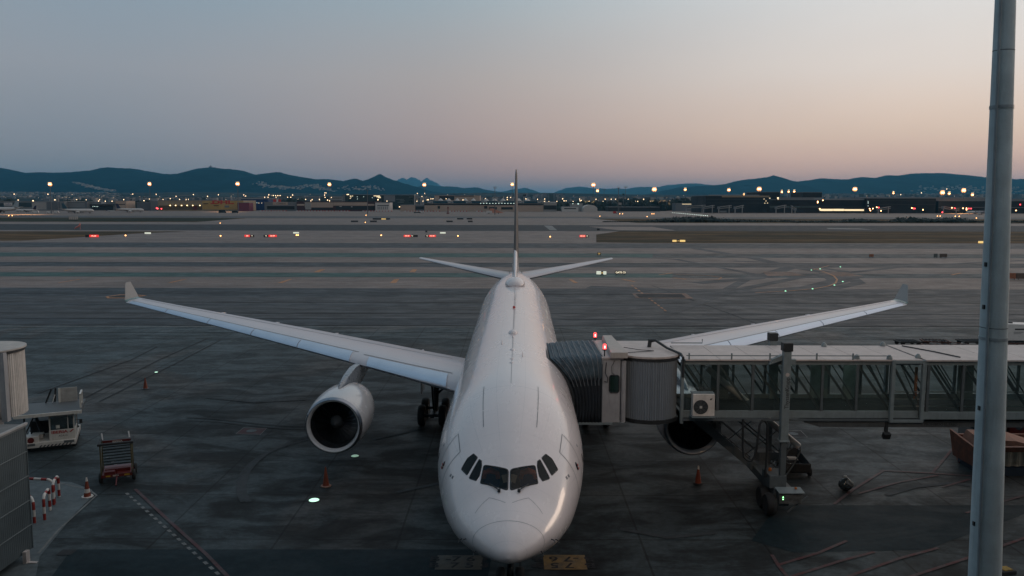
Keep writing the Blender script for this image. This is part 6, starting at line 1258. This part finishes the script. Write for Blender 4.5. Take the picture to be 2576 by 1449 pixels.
bld('passenger_terminal', 'long dark middle hall of the terminal with a lit ground floor', YR, 1935.5, 2177.5, 503, F_BLK, 90, [('roof_face', 2047, 2072, 497, 502.5, F_ROOF, .3), ('roof_face', 2072, 2177, 499.5, 502.8, F_ROOF, .3), ('roof_face', 1962, 2047, 496.5, 502.5, F_GREY, .2), ('ledge', 1936, 2177, 519, 519.6, F_GREY, .4), ('glazing', 1936, 2060, 518, 523, m2('far_green_glazing', (.03, .06, .06), .3), .2), ('lit_band', 2062, 2095, 525.6, 530.5, BAND, .3), ('lit_band', 2096, 2123, 525.6, 530.5, BAND, .3), ('lit_band', 2124, 2178, 526.4, 530.5, BAND, .3), ('canopy', 2056, 2178, 523.6, 524.6, F_ROOF, 3)])
bld('passenger_terminal', 'black slab block at the right end of the lit ground floor', YR-5, 2178.5, 2355, 499.2, F_BLK, 90, [('ledge', 2179, 2355, 504.5, 505, F_GREY, .4), ('ledge', 2179, 2355, 514, 514.5, F_GREY, .3)]+[('lit_window', 2183, 2184.5, c, c+1, WINC, .3) for c in (506, 508.5, 511, 517.5)])
bld('passenger_terminal', 'far right low dark wing of the terminal passing behind the mast', YR-5, 2361, 2700, 506, F_BLK, 80, [('roof_face', 2355.5, 2700, 499.5, 505.8, F_GREY, .5), ('ledge', 2361, 2700, 521, 522.5, F_ROOF, .4)])
bld('parking_deck', 'long low grey deck far behind the right terminal', 1500, 2160, 2490, 496.5, F_ROOF, 80, [('window_band', 2170, 2480, 498, 499.5, F_GREY, .3)])
bld('low_shed', 'low dark shed roofs in front of the tree belt', YL+40, 1530, 1660, 521, F_OPEN, 40, [('roof_face', 1532, 1658, 520.2, 521.8, F_ROOF, .4)])
bld('low_shed', 'pale strip-lit shed left of the dark terminal', YL+80, 1700, 1770, 512, F_GREY, 30, [('lit_band', 1716, 1758, 513, 514, BAND, .3)])
# far boarding bridges
def fbridge(u0, v0, u1, v1, Y, label):
    a, b = W(u0, v0, Y), W(u1, v1, Y); o = thing('far_boarding_bridge', label, 'boarding bridge', (a.x, Y, 0), 0, 'boarding bridges at the far terminal'); d_ = b-a
    mb = MB(); mb.hexa([(0, -1.6, a.z-3), (d_.x, -1.6, b.z-3), (d_.x, 1.6, b.z-3), (0, 1.6, a.z-3), (0, -1.6, a.z-2.4), (d_.x, -1.6, b.z-2.4), (d_.x, 1.6, b.z-2.4), (0, 1.6, a.z-2.4)]); mb.hexa([(0, -1.6, a.z-.6), (d_.x, -1.6, b.z-.6), (d_.x, 1.6, b.z-.6), (0, 1.6, a.z-.6), (0, -1.6, a.z), (d_.x, -1.6, b.z), (d_.x, 1.6, b.z), (0, 1.6, a.z)]); mb.build('tunnel_frame', F_LG, o)
    mb = MB(); mb.hexa([(0, -1.4, a.z-2.4), (d_.x, -1.4, b.z-2.4), (d_.x, 1.4, b.z-2.4), (0, 1.4, a.z-2.4), (0, -1.4, a.z-.6), (d_.x, -1.4, b.z-.6), (d_.x, 1.4, b.z-.6), (0, 1.4, a.z-.6)]); mb.build('tunnel_glass', m2('far_bridge_glass', (.03, .05, .05), .3), o)
    mb = MB(); mb.b2((-2, -1.8, a.z-3.2), (1, 1.8, a.z+.3)); mb.build('cab', F_GREY, o)
    mb = MB(); mb.b2((d_.x*.8-.5, -1.7, 0), (d_.x*.8+.5, -1.2, b.z)); mb.build('support', F_LG, o); mb = MB(); mb.b2((-1, -1, 0), (.2, 0, a.z-3)); mb.build('support', F_LG, o)
fbridge(1727, 518.5, 1775, 515.5, YR-40, 'leftmost far boarding bridge, long and nearly level')
fbridge(1770, 520, 1797, 516, YR-45, 'second far boarding bridge from the left, rising right')
fbridge(1809, 520, 1840, 516.3, YR-50, 'third far boarding bridge, pale roof rising to the right')
fbridge(1850, 520, 1871, 516, YR-45, 'fourth far boarding bridge, short and steep')
fbridge(1953, 520, 1978, 515.3, YR-50, 'steep pale far boarding bridge before the middle hall')
fbridge(2001, 523.5, 1989, 517, YR-50, 'short far boarding bridge sloping down right before the middle hall')
fbridge(2210, 524, 2240, 519, YR-45, 'far boarding bridge before the black slab block')
fbridge(2374, 519, 2412, 525, YR-60, 'far boarding bridge sloping down to the right airliner')
# ------------------------------------------------------------ far aircraft
def jet(u0, u1, v, Y, label, tailc, nose_right=True, L=38., body=None, txt=None, wing=True):
    a, b = W(u0, v, Y), W(u1, v, Y); Ln = b.x-a.x; s = Ln/38.; o = thing('parked_jet', label, 'airplane', ((a.x+b.x)/2, Y, 0), 0 if nose_right else math.pi, None); B = body or F_WHT
    mb = MB(); n = 14; mb.loft([[Vector((x*s, r*s*math.cos(2*math.pi*i/n), (3.3+dz+r*math.sin(2*math.pi*i/n))*s)) for i in range(n)] for x, r, dz in ((19, .1, -.4), (18.3, .9, -.3), (16.5, 1.7, -.05), (14, 2, 0), (-7, 2, 0), (-13, 1.4, .5), (-18, .4, 1.2), (-19, .1, 1.4))]); fb = mb.build('fuselage', B, o, 'sm')
    mb = MB(); mb.prism([(-11.5*s, -.2*s, 5*s), (-16*s, -.2*s, 11.6*s), (-18.6*s, -.2*s, 11.6*s), (-17.4*s, -.2*s, 4.6*s)], (0, .4*s, 0)); mb.build('tail_fin', tailc, o)
    for q in (-1, 1):
        mb = MB(); mb.prism([(3*s, q*1.8*s, 2.5*s), (-4*s, q*1.8*s, 2.5*s), (-6*s, q*16*s, 4*s), (-4.6*s, q*16*s, 4*s)], (0, 0, .35*s)); mb.build('wing', F_LG, o); mb = MB(); mb.prism([(-14.5*s, q*.5*s, 5*s), (-17.5*s, q*.5*s, 5*s), (-19*s, q*6*s, 5.5*s), (-17.5*s, q*6*s, 5.5*s)], (0, 0, .2*s)); mb.build('tailplane', F_LG, o)
        mb = MB(); mb.lathe([(.6*s, 4.5*s), (1.0*s, 4.4*s), (1.05*s, 2*s), (.5*s, 0)], (0, q*5.5*s, 1.7*s), 'X', 12); mb.build('engine', B, o, 'sm')
    for x, y in ((14, 0), (-2, 2.8), (-2, -2.8)): mb = MB(); mb.cyl((x*s, y*s-.3, .6*s), (x*s, y*s+.3, .6*s), .6*s, n=12); mb.bar((x*s, y*s, .6*s), (x*s, y*s, 2*s), .3*s); mb.build('wheel', S_BLK, o)
    if txt: text('airline_lettering', txt, m2('far_navy_lettering', (.01, .02, .09), .6, 0, 0), Matrix.Rotation(0 if nose_right else math.pi, 4, 'Z') @ at(0 if 1 else 0, -2.03*s, 3.9*s), 2.3*s, o, .02, sx=1.5, bold=.06)
    return o
DT = m2('far_dark_tail', (.012, .014, .05)); TT = m2('far_teal_tail', (.02, .07, .10)); LT = m2('far_pale_tail', (.30, .35, .38))
jet(-50, 50, 529, 1000, 'white jet cut by the left frame edge with a pale blue tail', LT, False)
jet(38, 93, 528, 1050, 'white jet with a dark navy tail at the far left apron', DT, False)
jet(155, 237, 533, 960, 'long white jet with a dark teal tail, nose right, ringed by loaders', TT, True)
jet(291, 362, 529.5, 1060, 'white jet with a dark blue tail beside the low dark shed', DT, True)
jet(266, 290, 529, 1080, 'small white jet with dark tail between two larger jets', DT, True)
jet(2430, 2496, 534, 1000, 'white low-cost jet with navy lettering, partly behind the mast', DT, False, txt='RYANAIR')
# ------------------------------------------------------------ floodlight masts
POLE = mat('galvanised_pole', (.10, .11, .12), .6); FL = mat('lit_sodium_floodlight', (1, .7, .4), .5, var=0, emit=((1, .50, .20), 9)); FL_HALO = mat('halo_glow', (.6, .3, .15), .6, var=0, emit=((1, .42, .17), 1.0)); FL2 = mat('dim_floodlight_row', (1, .85, .6), .5, var=0, emit=((1, .75, .45), 3.0)); OFF = mat('unlit_floodlight', (.07, .08, .09), .5)
def mast(u, v, vb, label, lit=1., wpx=9, base=None):
    Y = P(u, vb).y; p = W(u, v, Y); b = P(u, vb); o = thing('floodlight_mast', label, 'floodlight mast', b); sc = Y/FPX; zt = p.z+3*sc
    mb = MB(); mb.cyl((0, 0, 0), (0, 0, zt), .55, .28, n=8); mb.build('pole', POLE, o, 'sm')
    mb = MB(); w_ = wpx*sc; mb.b2((-w_/2, -.3, p.z+1.6*sc), (w_/2, .3, p.z+1.9*sc)); mb.b2((-w_/2, -.3, p.z+3.6*sc), (w_/2, .3, p.z+3.9*sc)); mb.build('lamp_frame', POLE, o)
    n = 4
    for k in range(n):
        x = (-w_/2+w_*(k+.5)/n)*(.62 if lit else 1)
        mb = MB(); s = w_/n*(.62 if lit else .35)
        if lit: mb.blob((x, -.4, p.z), (s*.85*min(1, lit+.2), .6, 1.8*sc*lit**.5), k, 2, 0)
        else: mb.b2((x-s/2, -.4, p.z+.1*sc), (x+s/2, .2, p.z+1.4*sc))
        fo = mb.build('floodlight', FL if lit else OFF, o, 'sm' if lit else False)
        if lit: mb = MB(); mb.blob((x, .5, p.z), (s*2.1, .5, 5.2*sc*lit**.5), k, 2, .12); mb.build('halo', FL_HALO, fo, 'sm')  # added orange blob that stands for the glow around each lamp
    for k in range(4):
        x = -w_/2+w_*(k+.5)/4; mb = MB(); mb.b2((x-.3*sc, -.45, p.z+3.95*sc), (x+.3*sc, .1, p.z+4.6*sc)); mb.build('upper_lamp', FL2 if lit else OFF, o)
    return o, p, Y
ML = [(130,463.5,538,'lit floodlight mast at the far left by the first parked jets',.9), (379,463,530,'lit floodlight mast left of the yellow cargo hall',.8), (600,462.5,532,'lit floodlight mast at the right end of the yellow cargo hall',.9), (830,464,527,'lit floodlight mast over the maroon-roofed cargo building',.8), (1068,465,527,'lit floodlight mast over the dark green office block',.8), (1288.5,464,527,'lit floodlight mast half hidden by the tail fin',.7), (1492,465,528,'tall lit floodlight mast over the arched hangar',.95), (1502.5,480,527,'shorter lit floodlight mast just right of a taller one',.6), (1645,476.5,529,'very bright floodlight mast over the tree belt',1.25), (1722.5,477,530,'dimmer floodlight mast left of the dark terminal',.55), (1832,478,532,'lit floodlight mast above the left terminal block',.7), (1908,475.5,533,'bright floodlight mast beside the dark rooftop block',1.15), (2148,476,534,'bright floodlight mast above the lit ground floor',1.1), (2368,484.5,536,'wide bright floodlight mast left of the low-cost jet',1.3), (2385,487,534,'small leaning lit mast beside the wide bright one',.5), (2421,479,536,'wide bright floodlight mast nearest the big mast',1.3), (2443.5,490,534,'small lit mast just left of the big mast',.6), (1870,490.5,531,'small lit mast behind the terminal roof gantry',.3), (1965,483,531,'small lit mast right of the dark rooftop block, left of pair',.4), (1996,482,531,'small lit mast between the two dark rooftop blocks',.4), (2245,486,531,'slim lit mast on the deck behind the black slab block',.3), (1982, 482.5, 531,'faint lit mast between the dark rooftop blocks',.35)]
for i, (u, v, vb, lb, s) in enumerate(ML):
    o, p, Y = mast(u, v, vb, lb, s, 9*min(1.25, s+.15))
    if s >= .9 and i not in (15,):
        L = bpy.data.lights.new('floodlight', 'SPOT'); L.spot_size = R(100); L.spot_blend = .8; L.energy = 260000*s; L.color = (1, .55, .25); L.shadow_soft_size = 3; lo = bpy.data.objects.new('floodlight', L); C.objects.link(lo); lo.location = (p.x, Y-55, p.z-3)
for u, v, vb, lb in ((925,480,539,'unlit floodlight mast before the maroon-roofed building'), (1245,474,540,'tall unlit floodlight mast left of the tail fin'), (1555,475,539,'tall unlit floodlight mast standing on the far apron'), (1573,473,527,'unlit slim mast behind the blue board'), (1519,479,527,'unlit slim mast right of the arched hangar'), (147,505,535,'slim unlit mast beside the dark navy jet tail')): mast(u, v, vb, lb, 0, 9 if v < 500 else 2)
# street and town lamps: many, individually placed
rnd = random.Random(11)
def lampset(name, m_, pts, label, group, r0):
    mb = MB(); mb.cyl((0, 0, -9), (0, 0, 0), .12, n=5); mb.cur = 1; mb.blob((0, 0, 0), (1, 1, 1), 1, 1, 0); pr = mb.build(name, [POLE, m_]); f = True
    for u, v, Y, s in pts:
        o = pr if f else pr.copy()
        if not f: C.objects.link(o)
        f = False; p = W(u, v, Y); o.location = p; k = r0*Y/1500*s; o.scale = (k, k, max(1., k)); tag(o, label, 'street lamp', group)
CRN = lambda A, x0, ys: [(x0+a*.125, 469.6+b*.125, rnd.uniform(1400, 1700), s) for a, b, s in ys]
near = []
for x0, ys in ((0, [(285,150,1),(965,150,1.1),(10,300,1.3),(255,285,1.4),(365,270,1),(665,285,1.5),(1105,265,1.2),(1540,265,1.3),(1695,290,.9),(1835,295,1),(1985,290,1),(2120,293,.9),(2255,293,.9),(1735,265,.7),(2005,262,.8),(2490,262,.9)]),
    (322, [(95,150,.9),(568,155,.9),(968,195,.7),(1315,160,.9),(1600,195,.9),(1820,163,.8),(2330,165,.7),(2370,187,.7),(850,240,.7),(705,258,.6),(1040,255,.7),(1170,262,.7),(1215,255,.6),(320,283,1.3),(380,303,1.1),(232,303,.7),(110,312,.7),(430,250,.6),(555,375,1.3),(600,375,1.3),(2445,325,.8),(2490,325,.8),(2550,328,.8),(2505,360,1.2)]),
    (644, [(258,165,.9),(347,180,.9),(395,180,.9),(440,180,.9),(485,180,.9),(735,168,1),(175,213,.8),(243,213,.8),(405,215,.7),(635,213,.8),(700,213,.8),(625,288,1.2),(778,255,.8),(850,257,.9),(1000,257,1),(1130,260,.8),(1275,258,.9),(980,287,1),(1105,285,.8),(1480,285,.9),(1440,270,1.1),(1390,215,.8),(1385,125,.7),(1410,125,.7),(1380,168,.8),(1835,158,.9),(1862,158,.9),(1515,218,.6),(2193,263,1.5),(2455,263,1.4),(140,300,1.1)]),
    (966, [(148,262,1.4),(60,290,.7),(270,405,1.1),(312,405,1.1),(672,137,.6),(820,137,.5),(765,197,.7),(985,243,.8),(945,245,.7),(870,265,1),(893,265,1),(662,293,.8),(785,290,.8),(1590,268,1.1),(1902,268,1.1),(1925,268,1.1),(2040,240,.9),(2480,218,.9),(2550,215,.8),(2480,260,1),(1250,243,.7),(1620,315,.9),(1395,313,.8)]),
    (1288, [(280,245,1),(515,255,.7),(658,248,.9),(655,300,1.4),(740,303,1),(903,297,.9),(1020,245,1.1),(1048,285,1.1),(1090,285,.9),(1230,298,.8),(1360,250,.9),(1365,290,1.3),(1392,277,1),(1553,297,.9),(1690,253,.9),(1832,297,.7),(1880,297,.7),(1875,253,.8),(1997,253,.9),(2085,252,.9),(2107,290,1.1),(2148,297,.8),(2203,297,.7),(2340,255,.9),(2405,320,1.5),(2530,297,.8),(2490,298,.8),(1235,343,1)]),
    (1610, [(72,253,1),(178,322,1.3),(232,290,1.1),(208,297,.8),(275,295,.8),(263,335,.8),(478,298,.8),(488,322,1.1),(523,300,.9),(600,296,.8),(540,347,.9),(585,345,.9),(622,390,.8),(845,323,1.2),(888,297,.9),(925,297,.8),(1095,302,.9),(1165,300,.8),(1135,335,1),(1162,325,1.2),(1248,298,.9),(1272,232,.6)]),
    (2254, [(95,160,.8),(512,125,.9),(1635,232,.6),(1022,48,.8)])):
    near += CRN(0, x0, ys)
lampset('street_lamp', mat('lit_street_lamp', (1, .8, .55), .5, var=0, emit=((1, .70, .40), 3.2)), near, 'small warm street lamp glowing beyond the far buildings', 'street lamps beyond the far buildings', .85)
far_ = [(rnd.uniform(0, 1290), rnd.uniform(489, 504), rnd.uniform(2600, 4200), rnd.uniform(.4, .8)) for _ in range(70)]+[(rnd.uniform(1400, 2480), rnd.uniform(492, 506), rnd.uniform(2600, 4200), rnd.uniform(.35, .7)) for _ in range(60)]
lampset('town_lamp', mat('lit_town_lamp', (1, .85, .6), .5, var=0, emit=((1, .74, .5), 1.6)), far_, 'tiny lamp in the hazy town below the hills', 'tiny lamps in the town', .45)
# ground level lamps on the right apron: warm, white and red
for k, (pts, m_, lb, gp_) in enumerate((
  ([(2254+a*.125, 469.6+b*.125) for a, b in ((320,430),(543,465),(1125,425),(1350,435),(1420,435),(1420,463),(2415,478))]+[(1932+a*.125, 469.6+b*.125) for a, b in ((2045,443),(2110,440),(2060,480),(2275,485),(2190,415),(1040,445),(1105,275),(1000,320),(1000,298))], FL, 'warm work lamp on the right far apron', 'warm work lamps on the right far apron'),
  ([(2254+a*.125, 469.6+b*.125) for a, b in ((353,440),(380,440),(1183,435),(1465,440),(1510,440),(932,515),(2500,360))]+[(1932+a*.125, 469.6+b*.125) for a, b in ((2228,420),)]+[(322+a*.125, 469.6+b*.125) for a, b in ((585,438),(672,445),(575,430),(598,440))], mat('lit_red_point', (1, .1, .1), .5, var=0, emit=((1, .05, .06), 7)), 'small red lamp on the far apron', 'small red lamps on the far apron'))):
    mb = MB(); mb.cyl((0, 0, -3), (0, 0, 0), .1, n=5); mb.cur = 1; mb.blob((0, 0, 0), (.75, .75, .75), 1, 1, 0); pr = mb.build('apron_lamp', [POLE, m_]); f = True
    for u, v in pts:
        o = pr if f else pr.copy()
        if not f: C.objects.link(o)
        f = False; o.location = W(u, v, 1050); tag(o, lb, 'apron lamp', gp_)
# red and white apron barriers
mb = MB(); mb.hexa([(-1.6, -.4, 0), (1.6, -.4, 0), (1.6, .4, 0), (-1.6, .4, 0), (-1.6, -.2, 1.0), (1.6, -.2, 1.0), (1.6, .2, 1.0), (-1.6, .2, 1.0)]); bw = mb.build('apron_barrier', F_WHT); br_ = bw.copy(); br_.data = bw.data.copy(); br_.data.materials[0] = F_RED; C.objects.link(br_); f = [True, True]
i = 0
for ua, ub in ((656, 720), (748, 880), (914, 985), (1020, 1108), (1132, 1176), (1200, 1214)):
    u = ua
    while u < ub:
        for k in (0, 1):
            s = (bw, br_)[k]; o = s if f[k] else s.copy()
            if not f[k]: C.objects.link(o)
            f[k] = False; o.location = P(u+3.6*k, 527.6+.002*(u-656)) ; o.location.y = min(o.location.y, YL-12); o.location.x = W(u+3.6*k, 527, o.location.y).x; tag(o, ('white' if k == 0 else 'red')+' plastic barrier in the row before the far cargo buildings', 'barrier', 'red and white barriers before the cargo buildings')
        u += 7.4
# far ground vehicles and equipment
def van(u, v, label, m_=F_WHT, L=5., H_=2.2, name='service_van', cat='van', group='service vehicles on the far apron'):
    p = P(u, v); o = thing(name, label, cat, p, 0, group); mb = MB(); mb.hexa([(-L/2, -1, .4), (L/2, -1, .4), (L/2, 1, .4), (-L/2, 1, .4), (-L/2, -.9, H_), (L/2-1.1, -.9, H_), (L/2-1.1, .9, H_), (-L/2, .9, H_)]); mb.build('body', m_, o, bevel=.1)
    mb = MB(); mb.hexa([(L/2-1.9, -1.02, 1.3), (L/2-.4, -1.02, 1.2), (L/2-.4, -.98, 1.2), (L/2-1.9, -.98, 1.3), (L/2-1.9, -.96, 1.95), (L/2-1.15, -.96, 1.95), (L/2-1.15, -.92, 1.95), (L/2-1.9, -.92, 1.95)]); mb.build('window', S_BLK, o)
    for x in (-L/2+.9, L/2-.9):
        mb = MB(); mb.cyl((x, -1.03, .4), (x, 1.03, .4), .4, n=12); mb.build('wheel', S_BLK, o)
    return o
for u, v, lb, m_, L, H_ in ((90,536,'white service truck near the first parked jets',F_WHT,8,3), (125,536.5,'white van with a trailer left of the long jet',F_WHT,6,2.6), (143,536.5,'white box truck beside the van with a trailer',F_WHT,5.5,3), (180,535,'loader truck under the long white jet',F_LG,9,3), (205,535,'dark tug beside the long white jet',F_OPEN,6,2.4), (560,536,'dark tug with a mast in front of the yellow cargo hall',F_OPEN,9,4), (592,536,'dark baggage tractor beside the lit mast foot',F_OPEN,8,3), (1062,536,'white van towing dollies before the dark green office',F_WHT,5,2.4), (1050,536.3,'dark dolly train behind a white van',F_OPEN,9,1.6), (1178,528.5,'white car in front of the blue-banded building',F_WHT,5,1.6), (737,527.8,'light car before the postal depot',F_LG,6,1.6), (1547,537.5,'red tractor at the foot of the unlit mast',F_RED,4.5,3), (1448,528.6,'white van beside the arched hangar',F_WHT,5,2.3), (1380,528.4,'white truck under the pale open shed',F_WHT,6,2.6), (2075,533.5,'dark bus left of the lit ground floor',F_BLK,14,3), (2145,533.5,'dark bus before the lit ground floor',F_BLK,13,3), (2110,533.5,'grey tug before the lit ground floor',F_GREY,9,2), (2310,534.5,'white van before the black slab block',F_WHT,5,2.4), (1925,533,'low white truck at the terminal left block',F_WHT,9,2.4), (1885,533,'white stair truck before the terminal',F_WHT,8,3.4), (1820,535.5,'grey bus under the far bridges',F_GREY,10,3), (2250,534,'pale loader before the black slab block',F_LG,6,3), (2206,534,'dark loader under a far bridge',F_OPEN,9,3.4), (2395,535,'dark loader by the low-cost jet',F_OPEN,10,4), (1620,528.5,'white truck before the tree belt',F_WHT,5,2.6), (1670,529,'small white car before the tree belt',F_WHT,5,1.7), (1710,529.5,'amber-lit truck left of the dark terminal',F_TAN,6,2), (475,527.6,'white truck in the yellow hall loading bay',F_WHT,6,2.6), (430,527.7,'grey van in the yellow hall loading bay',F_LG,7,2.2), (545,528,'row of pale containers by the yellow hall',F_WHT,28,4.5), (375,528.5,'dark red van by the narrow shed',F_MAR,6,2.4)):
    if m_ is F_BLK: van(u, v, lb, m_, L, H_, 'airport_bus', 'bus')
    elif 'containers' in lb: van(u, v, lb, m_, L, H_, 'container_row', 'containers')
    else: van(u, v, lb, m_, L, H_)
# passenger stairs with orange-white flank near the unlit mast left of the fin
o = thing('passenger_stairs', 'orange and white mobile passenger stairs beside the unlit mast', 'mobile stairs', P(1248, 537.5)); mb = MB(); mb.hexa([(-8, -1.2, 1), (10, -1.2, .8), (10, 1.2, .8), (-8, 1.2, 1), (-8, -1.2, 6.5), (-4, -1.2, 6.5), (-4, 1.2, 6.5), (-8, 1.2, 6.5)]); mb.build('stair_body', m2('far_salmon_paint', (.48, .22, .15)), o); mb = MB(); mb.b2((-12, -1.3, .6), (-5, 1.3, 3.6)); mb.build('cab', F_WHT, o); mb = MB(); mb.cyl((-9, -1.4, .6), (-9, 1.4, .6), .6, n=12); mb.cyl((3, -1.4, .6), (3, 1.4, .6), .6, n=12); mb.build('wheel', S_BLK, o)
o = thing('antenna_mast', 'red lattice marker post on the far apron left of the fin', 'post', P(1127, 538)); mb = MB(); mb.cyl((0, 0, 0), (0, 0, 8), .8, .4, n=8); mb.b2((-1.6, -1, 0), (1.6, 1, 1.5)); mb.b2((-.9, -.6, 6.5), (.9, .6, 8.6)); mb.build('post_body', m2('far_dusty_red', (.16, .06, .06)), o)
o = thing('billboard', 'blue square billboard on a post above the tree belt', 'billboard', W(1567.5, 527, 1400)); o.location.z = 0; p = W(1567.5, 489.5, 1400); mb = MB(); mb.cyl((0, .5, 0), (0, .5, p.z), .5, n=8); mb.build('post', POLE, o); mb = MB(); mb.b2((-2.4*.7, -.3, p.z-1.8), (2.4*.7, .3, p.z+1.8)); mb.build('board', F_BLUE, o)
o = thing('billboard', 'dark framed board on a post above the blue-banded building', 'billboard', W(1319.5, 505, 1400)); o.location.z = 0; p = W(1319.5, 491.5, 1400); mb = MB(); mb.cyl((0, .5, 0), (0, .5, p.z), .4, n=8); mb.build('post', POLE, o); mb = MB(); mb.b2((-2.6, -.3, p.z-1.8), (2.6, .3, p.z+1.8)); mb.build('board', F_OPEN, o)
o = thing('billboard', 'pale gridded board beside the unlit mast', 'billboard', W(1559.5, 515, 1150)); o.location.z = 0; p = W(1559.5, 512.5, 1150); mb = MB(); mb.cyl((0, .5, 0), (0, .5, p.z), .3, n=8); mb.build('post', POLE, o); mb = MB(); mb.b2((-2.2, -.3, p.z-1.6), (2.2, .3, p.z+1.6)); mb.build('board', F_LG, o)
# ------------------------------------------------------------ tree belt (reads as one mass) and town
TL = mat('far_tree_leaves', (.012, .026, .022), .95, var=.5, scale=.08)
rnd = random.Random(5); mb = MB()
def belt(ua, ub, vt, Ya, Yb, n, hv):
    for k in range(n):
        u = rnd.uniform(ua, ub); Y = rnd.uniform(Ya, Yb); p = W(u, vt+rnd.uniform(0, hv), Y); h = max(4, p.z); r = rnd.uniform(3, 7); mb.blob((p.x, Y, h-r), (r, r, r*1.1), int(u*13+k), 1, .35); clump(mb, (p.x, Y, h-r), (r*1.1, r, r*1.2), 16, rnd, 1.1); mb.blob((p.x, Y, (h-r)*.45), (r*1.5, r*1.2, (h-r)*.6+1), k, 1, .25)
belt(1400, 1600, 506, 1330, 1480, 110, 7); belt(1555, 1620, 498, 1500, 1600, 34, 9); belt(1600, 1780, 502, 1330, 1500, 110, 10); belt(1700, 1730, 497, 1450, 1500, 8, 6); belt(318, 400, 504, 1330, 1450, 34, 7); belt(700, 760, 500, 1330, 1450, 24, 6); belt(0, 40, 500, 1400, 1500, 12, 4); belt(160, 230, 503, 1400, 1500, 20, 4)
tag(mb.build('tree_belt', TL, None), kind='stuff')
TW = [m2('town_wall_%d' % i, c, .9, .2, 0) for i, c in enumerate(((.26, .24, .23), (.16, .16, .17), (.34, .30, .27), (.10, .12, .13), (.05, .06, .055)))]
mb = MB()
def town(ua, ub, va, vb, Ya, Yb, n, sz=(8, 22), hz_=(4, 12)):
    for k in range(n):
        u = rnd.uniform(ua, ub); Y = rnd.uniform(Ya, Yb); z = slope_z(Y); v_t = rnd.uniform(va, vb); p = W(u, v_t, Y); w_ = rnd.uniform(*sz); h = rnd.uniform(*hz_); mb.cur = rnd.choice((0, 1, 1, 2, 3, 3, 4)); top = max(p.z, z+h)
        mb.b2((p.x-w_/2, Y, min(z, top-h)-3), (p.x+w_/2, Y+rnd.uniform(8, 20), top))
def inten(u): return 1
town(-60, 300, 491, 501, 4200, 6200, 1000); town(-60, 120, 487, 495, 5200, 6400, 260); town(100, 700, 496, 503, 2700, 4500, 800); town(640, 1300, 494, 503, 2700, 4800, 900); town(1280, 1420, 486, 502, 3500, 5500, 320); town(1400, 1800, 494, 505, 2700, 4800, 600); town(1960, 2600, 488, 499, 4200, 6500, 900); town(640, 870, 493, 498, 2600, 3200, 24, (60, 150), (8, 12))
mb.cur = 0; tag(mb.build('town', TW, None, fix=False), kind='stuff')
# hillside estates: pale houses scattered on the slopes
mb = MB()
def estate(pts, n, Y, sp_=5):
    for k in range(n):
        f = rnd.random()*(len(pts)-1); i = int(f); a, b = pts[i], pts[i+1]; q = f-i; u = a[0]+(b[0]-a[0])*q+rnd.gauss(0, sp_); v = a[1]+(b[1]-a[1])*q+rnd.gauss(0, sp_*.28)
        d_ = ray(u, v); 
        for o_ in HILLS:
            h_ = o_.ray_cast(Vector((0, 0, H)), d_)
            if h_[0] is not None: break
        if h_[0] is None: continue
        c = h_[0]; w_ = rnd.uniform(8, 20); mb.cur = rnd.choice((0, 1, 2, 2)); mb.b2((c.x-w_/2, c.y-14, c.z-10), (c.x+w_/2, c.y+10, c.z+rnd.uniform(5, 11)))
HILLS = []
for o_ in bpy.data.objects:
    if o_.name.startswith('hills'):
        HILLS.append(BVHTree.FromPolygons([tuple(v.co) for v in o_.data.vertices], [tuple(p.vertices) for p in o_.data.polygons]))
estate([(188, 459), (212, 466), (238, 472), (262, 478), (288, 480)], 110, 0, 3); estate([(645, 462), (690, 471), (740, 474), (790, 466), (805, 474), (840, 480)], 170, 0, 7); estate([(860, 470), (900, 478), (930, 468), (960, 480)], 60, 0, 8); estate([(2300, 478), (2400, 472), (2470, 480), (2570, 476)], 130, 0, 16)
mb.cur = 0; tag(mb.build('hillside_houses', TW, None, fix=False), kind='stuff')
# hilltop landmark
p = W(530, 421, 9000); o = thing('hilltop_building', 'small square building silhouetted on the highest left hilltop', 'building', (p.x, 9000, p.z-12)); mb = MB(); mb.b2((-16, -10, 0), (16, 10, 22)); mb.b2((18, -6, 0), (60, 6, 12)); mb.build('wall', TW[1], o); mb = MB(); mb.b2((-4, -3, 22), (4, 3, 34)); mb.build('tower', TW[1], o)
